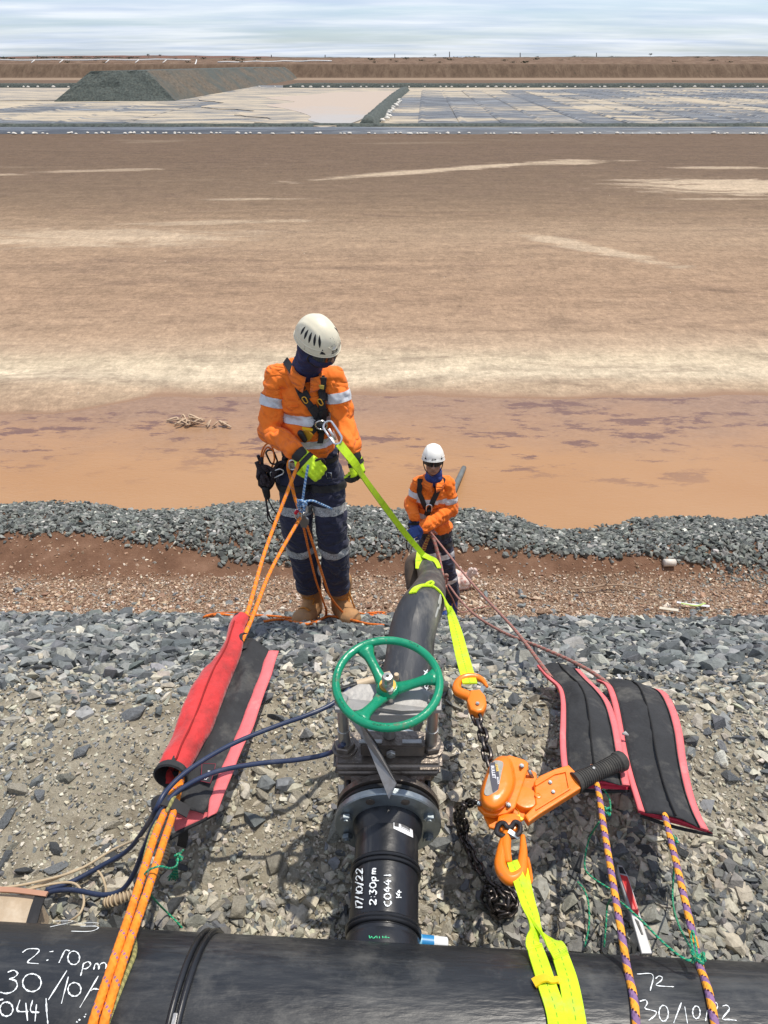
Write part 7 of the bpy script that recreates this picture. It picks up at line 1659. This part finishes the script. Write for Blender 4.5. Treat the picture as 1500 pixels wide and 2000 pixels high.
glove(p2, rwr+Vector((0, -.01, -.02)), (.10, -.35, -.75), (-.3, -.8, .35), 1.1, 1, .7, gblue, gblack, .006)
glove(p2, lwr+Vector((-.02, -.01, -.005)), (-.80, -.25, -.30), (-.2, -.75, .6), 1.12, -1, .9, gblue, gblue, .006)
boot(p2, gp(la.x+.02, 5.12), gp(la.x-.10, 4.86), la.z-.04, 1.05, gblue)
boot(p2, gp(ra.x, 5.14), gp(ra.x-.03, 4.88), ra.z-.04, 1.05, suede)
rg = thing('rope_bight', 'tangle of dull red and yellow ropes at the waist of the second worker', 'rope', Q2(835, 1055, -.2))
random.seed(21)
for k in range(3): tube('loop', [Q2(845+random.uniform(-8, 8), 1040+random.uniform(-6, 5), -.22+random.uniform(-.03, .03)) for _ in range(7)], .009, redrope, rg, 8, 5)
for k in range(3): tube('loop', [Q2(838+k, 1043, -.22), Q2(830+k*2, 1060, -.22), Q2(823+k*3, 1075, -.2), Q2(828+k, 1066, -.2), Q2(837+k, 1050, -.24)], .009, ropemat('yellow_red_rope', (.55, .40, .12), (.25, .04, .05), .03, .5) if k == 0 else bpy.data.materials['yellow_red_rope'], rg, 8, 5)
tube('tail', [Q2(843,1045,-.25), Q2(850,1065,-.3), Q2(857,1095,-.35), Q2(865,1125,-.45), Q2(872,1148,-.6)], .011, redrope, rg, 8, 5); tube('tail', [Q2(846,1045,-.25), Q2(855,1075,-.3), Q2(861,1100,-.4), Q2(869,1140,-.6)], .009, redrope, rg, 8, 5)
tube('knot', [Q2(870+4*math.cos(k*2), 1130+8*math.sin(k*1.3), -.55) for k in range(9)], .012, redrope, rg, 8, 5)
tube('tail', [Q2(872,1148,-.6), Q2(884,1170,-.3), Q2(892,1188,-.1), Q2(905,1196,.0), gz(930,1188,.02), gz(965,1183,.02)], .006, redrope, rg, 6, 5)
tube('side_cord', [Q2(805,1045,-.1), Q2(796,1055,-.1), Q2(794,1068,-.1), Q2(799,1074,-.1), Q2(806,1066,-.1)], .006, darkrope, rg, 6, 5)
tube('side_cord', [Q2(806,1055,-.2), Q2(801,1075,-.3), Q2(797,1090,-.5), Q2(795,1104,-.8)], .006, tanplastic, rg, 6, 5)
# ================================================================== SMALL AND DISTANT THINGS
random.seed(31)
pkb = M('pink_white_sack', (.68, .56, .50), .8, 0, .2, 14, (.52, .20, .16), .5, .62, 11, .4, 40)
skp = PG(889, 1146, .0); sk = thing('sandbag', 'tied pink and white sandbag on the mud beside the second worker', 'sandbag', skp)
fuse('sack', [('e', skp+Vector((.0, 0, .09)), (.15, .12, .10)), ('e', skp+Vector((.07, -.02, .10)), (.10, .10, .09)), ('c', skp+Vector((.10, -.02, .15)), .035, skp+Vector((.15, -.02, .20)), .014)], .010, pkb, sk, 2, .04, 4, (14, 14))
fuse('tied_neck', [('c', skp+Vector((.14, -.02, .19)), .012, skp+Vector((.16, -.02, .27)), .022), ('c', skp+Vector((.14, -.02, .19)), .012, skp+Vector((.21, -.02, .25)), .022), ('c', skp+Vector((.14, -.02, .19)), .012, skp+Vector((.24, -.02, .21)), .014)], .007, pkb, sk, 1, .025, 9, (30, 30))
pv = PG(1297, 1099, .05); o = tube('pipe_offcut', [pv, PG(1318, 1099, .05)], .045, M('white_plastic', (.66, .60, .52), .5, 0, .15, 8), None, 20, 1); tag(o, 'white plastic pipe offcut lying on the grey gravel berm', 'pipe offcut')
lt = thing('litter', 'pale strip of litter on the brown pebbles at right', 'litter', PG(1360, 1178)); ribbon('strip', [gz(1322, 1176, .05), gz(1345, 1180, .04), gz(1386, 1184, .05)], .03, M('litter_pale', (.6, .6, .62), .5), lt, thick=.004); ribbon('strip', [gz(1330, 1178, .06), gz(1360, 1183, .05), gz(1378, 1178, .06)], .02, M('litter_green', (.35, .45, .12), .5), lt, thick=.004)
o = ribbon('litter', [gz(1288, 1187, .04), gz(1325, 1192, .04)], .04, M('litter_buff', (.55, .5, .4), .8), None, thick=.005); tag(o, 'buff strip of litter left of the pale green one on the pebbles', 'litter')
tw = thing('fallen_branch', 'bare twig lying against the brown mud bank right of the ropes', 'branch', gz(1175, 1145)); bark = M('pale_bark', (.36, .26, .18), .9, 0, .2, 20)
tube('twig', [gz(1115, 1150, .04), gz(1150, 1148, .05), gz(1180, 1143, .06), gz(1215, 1143, .06), gz(1245, 1148, .05), gz(1270, 1153, .04)], .011, bark, tw, 6, 4); tube('twig', [gz(1180, 1143, .06), gz(1188, 1138, .10), gz(1191, 1131, .14)], .008, bark, tw, 6, 4); tube('twig', [gz(1215, 1143, .06), gz(1228, 1152, .05), gz(1240, 1154, .04)], .007, bark, tw, 6, 4)
tw = thing('fallen_branch', 'thin looped root lying on the pebbles under the red ropes', 'branch', gz(950, 1195)); tube('twig', [gz(935, 1195, .03), gz(950, 1188, .04), gz(965, 1186, .05), gz(970, 1194, .04), gz(955, 1198, .03)], .008, bark, tw, 6, 4)
WD = lambda px, py: PZ(px, py, WATER_Z+.02)
for lab, c in (('pale clump of dried debris in the shallow water left of the first worker', (365, 824)), ('thin streak of dried debris in the water beside the pale clump', (424, 831))):
    d_ = thing('debris', lab, 'debris', WD(*c)); n_ = 16 if c[0] < 400 else 5
    for k in range(n_):
        a = WD(c[0]+random.uniform(-18, 18)*(1 if n_ > 9 else 1.6), c[1]+random.uniform(-5, 5)*(1 if n_ > 9 else .3)); tube('fragment', [a, a+Vector((random.uniform(-.15, .15), random.uniform(-.1, .1), random.uniform(.02, .09))), a+Vector((random.uniform(-.25, .25), random.uniform(-.1, .1), .01))], .022, M('dry_debris', (.50, .36, .24), .9) if 'dry_debris' not in bpy.data.materials else bpy.data.materials['dry_debris'], d_, 5, 3, flat=.5)
# sandbags weighing down the liner
sbm = M('sandbag_white', (.70, .66, .58), .85, 0, .2, 3)
def bag_mesh(seed):
    bm = bmesh.new(); bmesh.ops.create_icosphere(bm, subdivisions=2, radius=1); r = random.Random(seed)
    for v in bm.verts:
        v.co = Vector((v.co.x*.30, v.co.y*.19, max(v.co.z, -.45)*.15)); v.co += Vector((r.uniform(-.02, .02), r.uniform(-.02, .02), r.uniform(-.015, .015)))
    me = bpy.data.meshes.new('sandbag'); bm.to_mesh(me); bm.free(); me.materials.append(sbm); me.polygons.foreach_set('use_smooth', [True]*len(me.polygons)); return me
BG = [bag_mesh(i) for i in range(4)]
def bags(lst, lab, grp, s=1.0):
    for x, y, z in lst:
        o = bpy.data.objects.new('sandbag', random.choice(BG)); C.objects.link(o); o.location = (x, y, z); o.rotation_euler = (0, 0, random.uniform(0, 6.3)); k = s*random.uniform(.7, 1.3); o.scale = (k, k, k); tag(o, lab, 'sandbag', grp)
row = []; x = -46
while x < 46: row.append((x+random.uniform(-.2, .2), 67.6+random.uniform(-.5, .5), -5.50)); x += random.choice([.25, .3, .38, .5, .9, 1.5])
bags(row, 'small white sandbag in the long row holding the near edge of the black liner', 'white sandbags along the near liner edge', .6)
row = []; x = -88
while x < 92:
    if not -52 < x < -27: row.append((x, 173.4+random.uniform(-.6, .6), ZB+.2))
    x += random.choice([1.2, 1.8, 2.6, 3.4])
bags(row, 'tiny white sandbag in the distant row before the far embankment', 'white sandbags along the far liner edge', 1.1)
row = []
for k in range(16): row.append((random.uniform(-1.4, -1.0)+k*.17+1.2, 80+k*2.8, ZB+.15))
bags(row, 'small white sandbag beside the gravel divider between the two basins', 'white sandbags beside the gravel divider', 1.1)
# white pipelines on the far bank
wp_ = M('white_pipeline', (.75, .74, .70), .5)
for lab, a, b_ in (('long white pipeline on the far bank at left', (-30, 117.5), (372, 116.5)), ('white pipeline on the far bank near the middle, behind the gravel ramp', (425, 121.5), (648, 118.5))):
    P0, P1_ = PY(*a, 268), PY(*b_, 268); o = tube('white_pipeline', [P0.lerp(P1_, k/12)+Vector((0, 0, .1*math.sin(k*2))) for k in range(13)], .19, wp_, None, 8, 2); tag(o, lab, 'pipeline')
o = tube('white_pipeline', [PY(384, 117, 266), PY(382, 124, 262), PY(377, 133, 257.5)], .17, wp_, None, 8, 3); tag(o, 'short white pipe running down the far bank', 'pipeline')
for px_ in (65, 120, 210, 268, 322): o = tube('pipe_spigot', [PY(px_+3, 117, 267.5), PY(px_-4, 122.5, 264)], .13, wp_, None, 6, 1); tag(o, 'short white spigot leaning from the long far pipeline', 'spigot', 'spigots of the far pipeline')
o = tube('black_pipe', [PY(229, 141.5, 126), PY(236, 139.2, 126), PY(268, 138.4, 127)], .10, blacksteel, None, 6, 2); tag(o, 'black pipe on top of the gravel ramp', 'pipe')
o = tube('timber_plank', [PY(207, 141.2, 125.5), PY(222, 141.2, 125.5)], .08, M('ochre_timber', (.45, .28, .08), .8), None, 6, 1); tag(o, 'ochre plank on top of the gravel ramp', 'plank')
# poles, trees and scrub on the skyline
polem = M('pole_grey', (.10, .09, .085), .8)
for px_, y1_, y0_ in ((771, 105, 113), (878, 101, 113), (1016, 103, 112), (1165, 103, 111), (530, 107, 113), (635, 107, 113), (73, 108, 113)):
    b_, t_ = PY(px_, y0_+1, 420), PY(px_, y1_, 420); o = tube('power_pole', [b_, t_], .22, polem, None, 6, 1); tag(o, 'thin dark pole standing on the far skyline', 'pole', 'poles on the skyline')
def scrub_mesh(seed, tall):
    r = random.Random(seed); bm = bmesh.new()
    for k in range(70):
        c = Vector((r.gauss(0, .38), r.gauss(0, .3), (.45+.5*r.random()**.7) if tall else .5*r.random())); s_ = r.uniform(.07, .17)
        q = [c+Vector((r.gauss(0, 1), r.gauss(0, 1), r.gauss(0, 1))).normalized()*s_ for _ in range(4)]; v = [bm.verts.new(p) for p in q]; bmesh.ops.convex_hull(bm, input=v)
    me = bpy.data.meshes.new('crown'); bm.to_mesh(me); bm.free(); me.materials.append(leafm); return me
leafm = M('scrub_leaf', (.045, .05, .028), .9, 0, .4, 3); trunkm = M('scrub_trunk', (.08, .055, .04), .9)
CR = [scrub_mesh(k, k % 2 == 0) for k in range(6)]
tkm = tube('trunk', [(0, 0, -.2), (.03, 0, .3), (0, .02, .6)], [.05, .035, .02], trunkm, None, 6, 3, origin=(0, 0, 0)); TK = tkm.data; bpy.data.objects.remove(tkm)
def plant(px_, py_, w, h, y, name, lab, grp, tall):
    b_ = PY(px_, py_, y); r_ = thing(name, lab, 'tree' if name == 'skyline_tree' else 'bush', b_, grp)
    for nm, me in (('crown', CR[random.choice([0, 2, 4] if tall else [1, 3, 5])]), ('trunk', TK)):
        o = bpy.data.objects.new(nm, me); C.objects.link(o); o.parent = r_; o.scale = (w, w, h)
K_ = 360/1333.3*.84
for px_, w, h in ((290, 6, 7), (313, 5, 6), (850, 5, 7), (1270, 6, 6), (383, 3, 4)): plant(px_, 112.5 if px_ < 900 else 110.5, w*K_, h*K_, 420, 'skyline_tree', 'small dark tree standing alone on the far skyline', 'lone trees on the skyline', True)
for px_, w, h in [(60+k*16+random.uniform(-4, 4), random.uniform(8, 16), random.uniform(2.5, 5)) for k in range(14)]+[(893, 12, 4), (910, 14, 4), (927, 16, 5), (828, 6, 3), (1122, 8, 4), (1195, 8, 3), (1420, 10, 3), (1380, 6, 2.5), (1050, 7, 2.5), (560, 7, 2.5), (700, 6, 2), (455, 8, 2.5), (8, 14, 3)]:
    plant(px_, 112.8 if px_ < 960 else 111.2, w*K_, h*K_, 410, 'scrub_bush', 'low dark scrub bush on the far skyline', 'scrub along the skyline', False)
for _ in range(42):
    px_, yy_ = random.uniform(0, 1500), random.uniform(262, 288); zt_ = np.interp(yy_, [258, 275, 290], [-1.8, -.9, -.25]); b_ = Vector(((px_-750)/1333.3*(yy_*CP), yy_, zt_)); r_ = thing('scrub_bush', 'tiny bush dotted on the face of the far bank', 'bush', b_, 'tiny bushes on the far bank')
    o = bpy.data.objects.new('crown', random.choice(CR[1::2])); C.objects.link(o); o.parent = r_; k = random.uniform(.5, 1.2); o.scale = (k*1.5, k, k)
# low red rise beyond the left of the embankment
V, F = [], []
for i in range(41):
    px_ = -60+i*16; h_ = 3.2*math.sin(math.pi*i/40)**.6*(1+.12*math.sin(i*1.3)); q = PY(px_, 113, 700); V += [(q.x, 690, -3), (q.x, 700, q.z+h_*.45), (q.x, 760, q.z+h_*.55), (q.x, 800, -3)]
for i in range(40):
    for j in range(3): a = i*4+j; F.append((a, a+4, a+5, a+1))
tag(mesh('hill', V, F, M('red_rise', (.16, .075, .05), .95, 0, .25, .05, (.09, .07, .05), .5, .7, .06)), kind='structure')
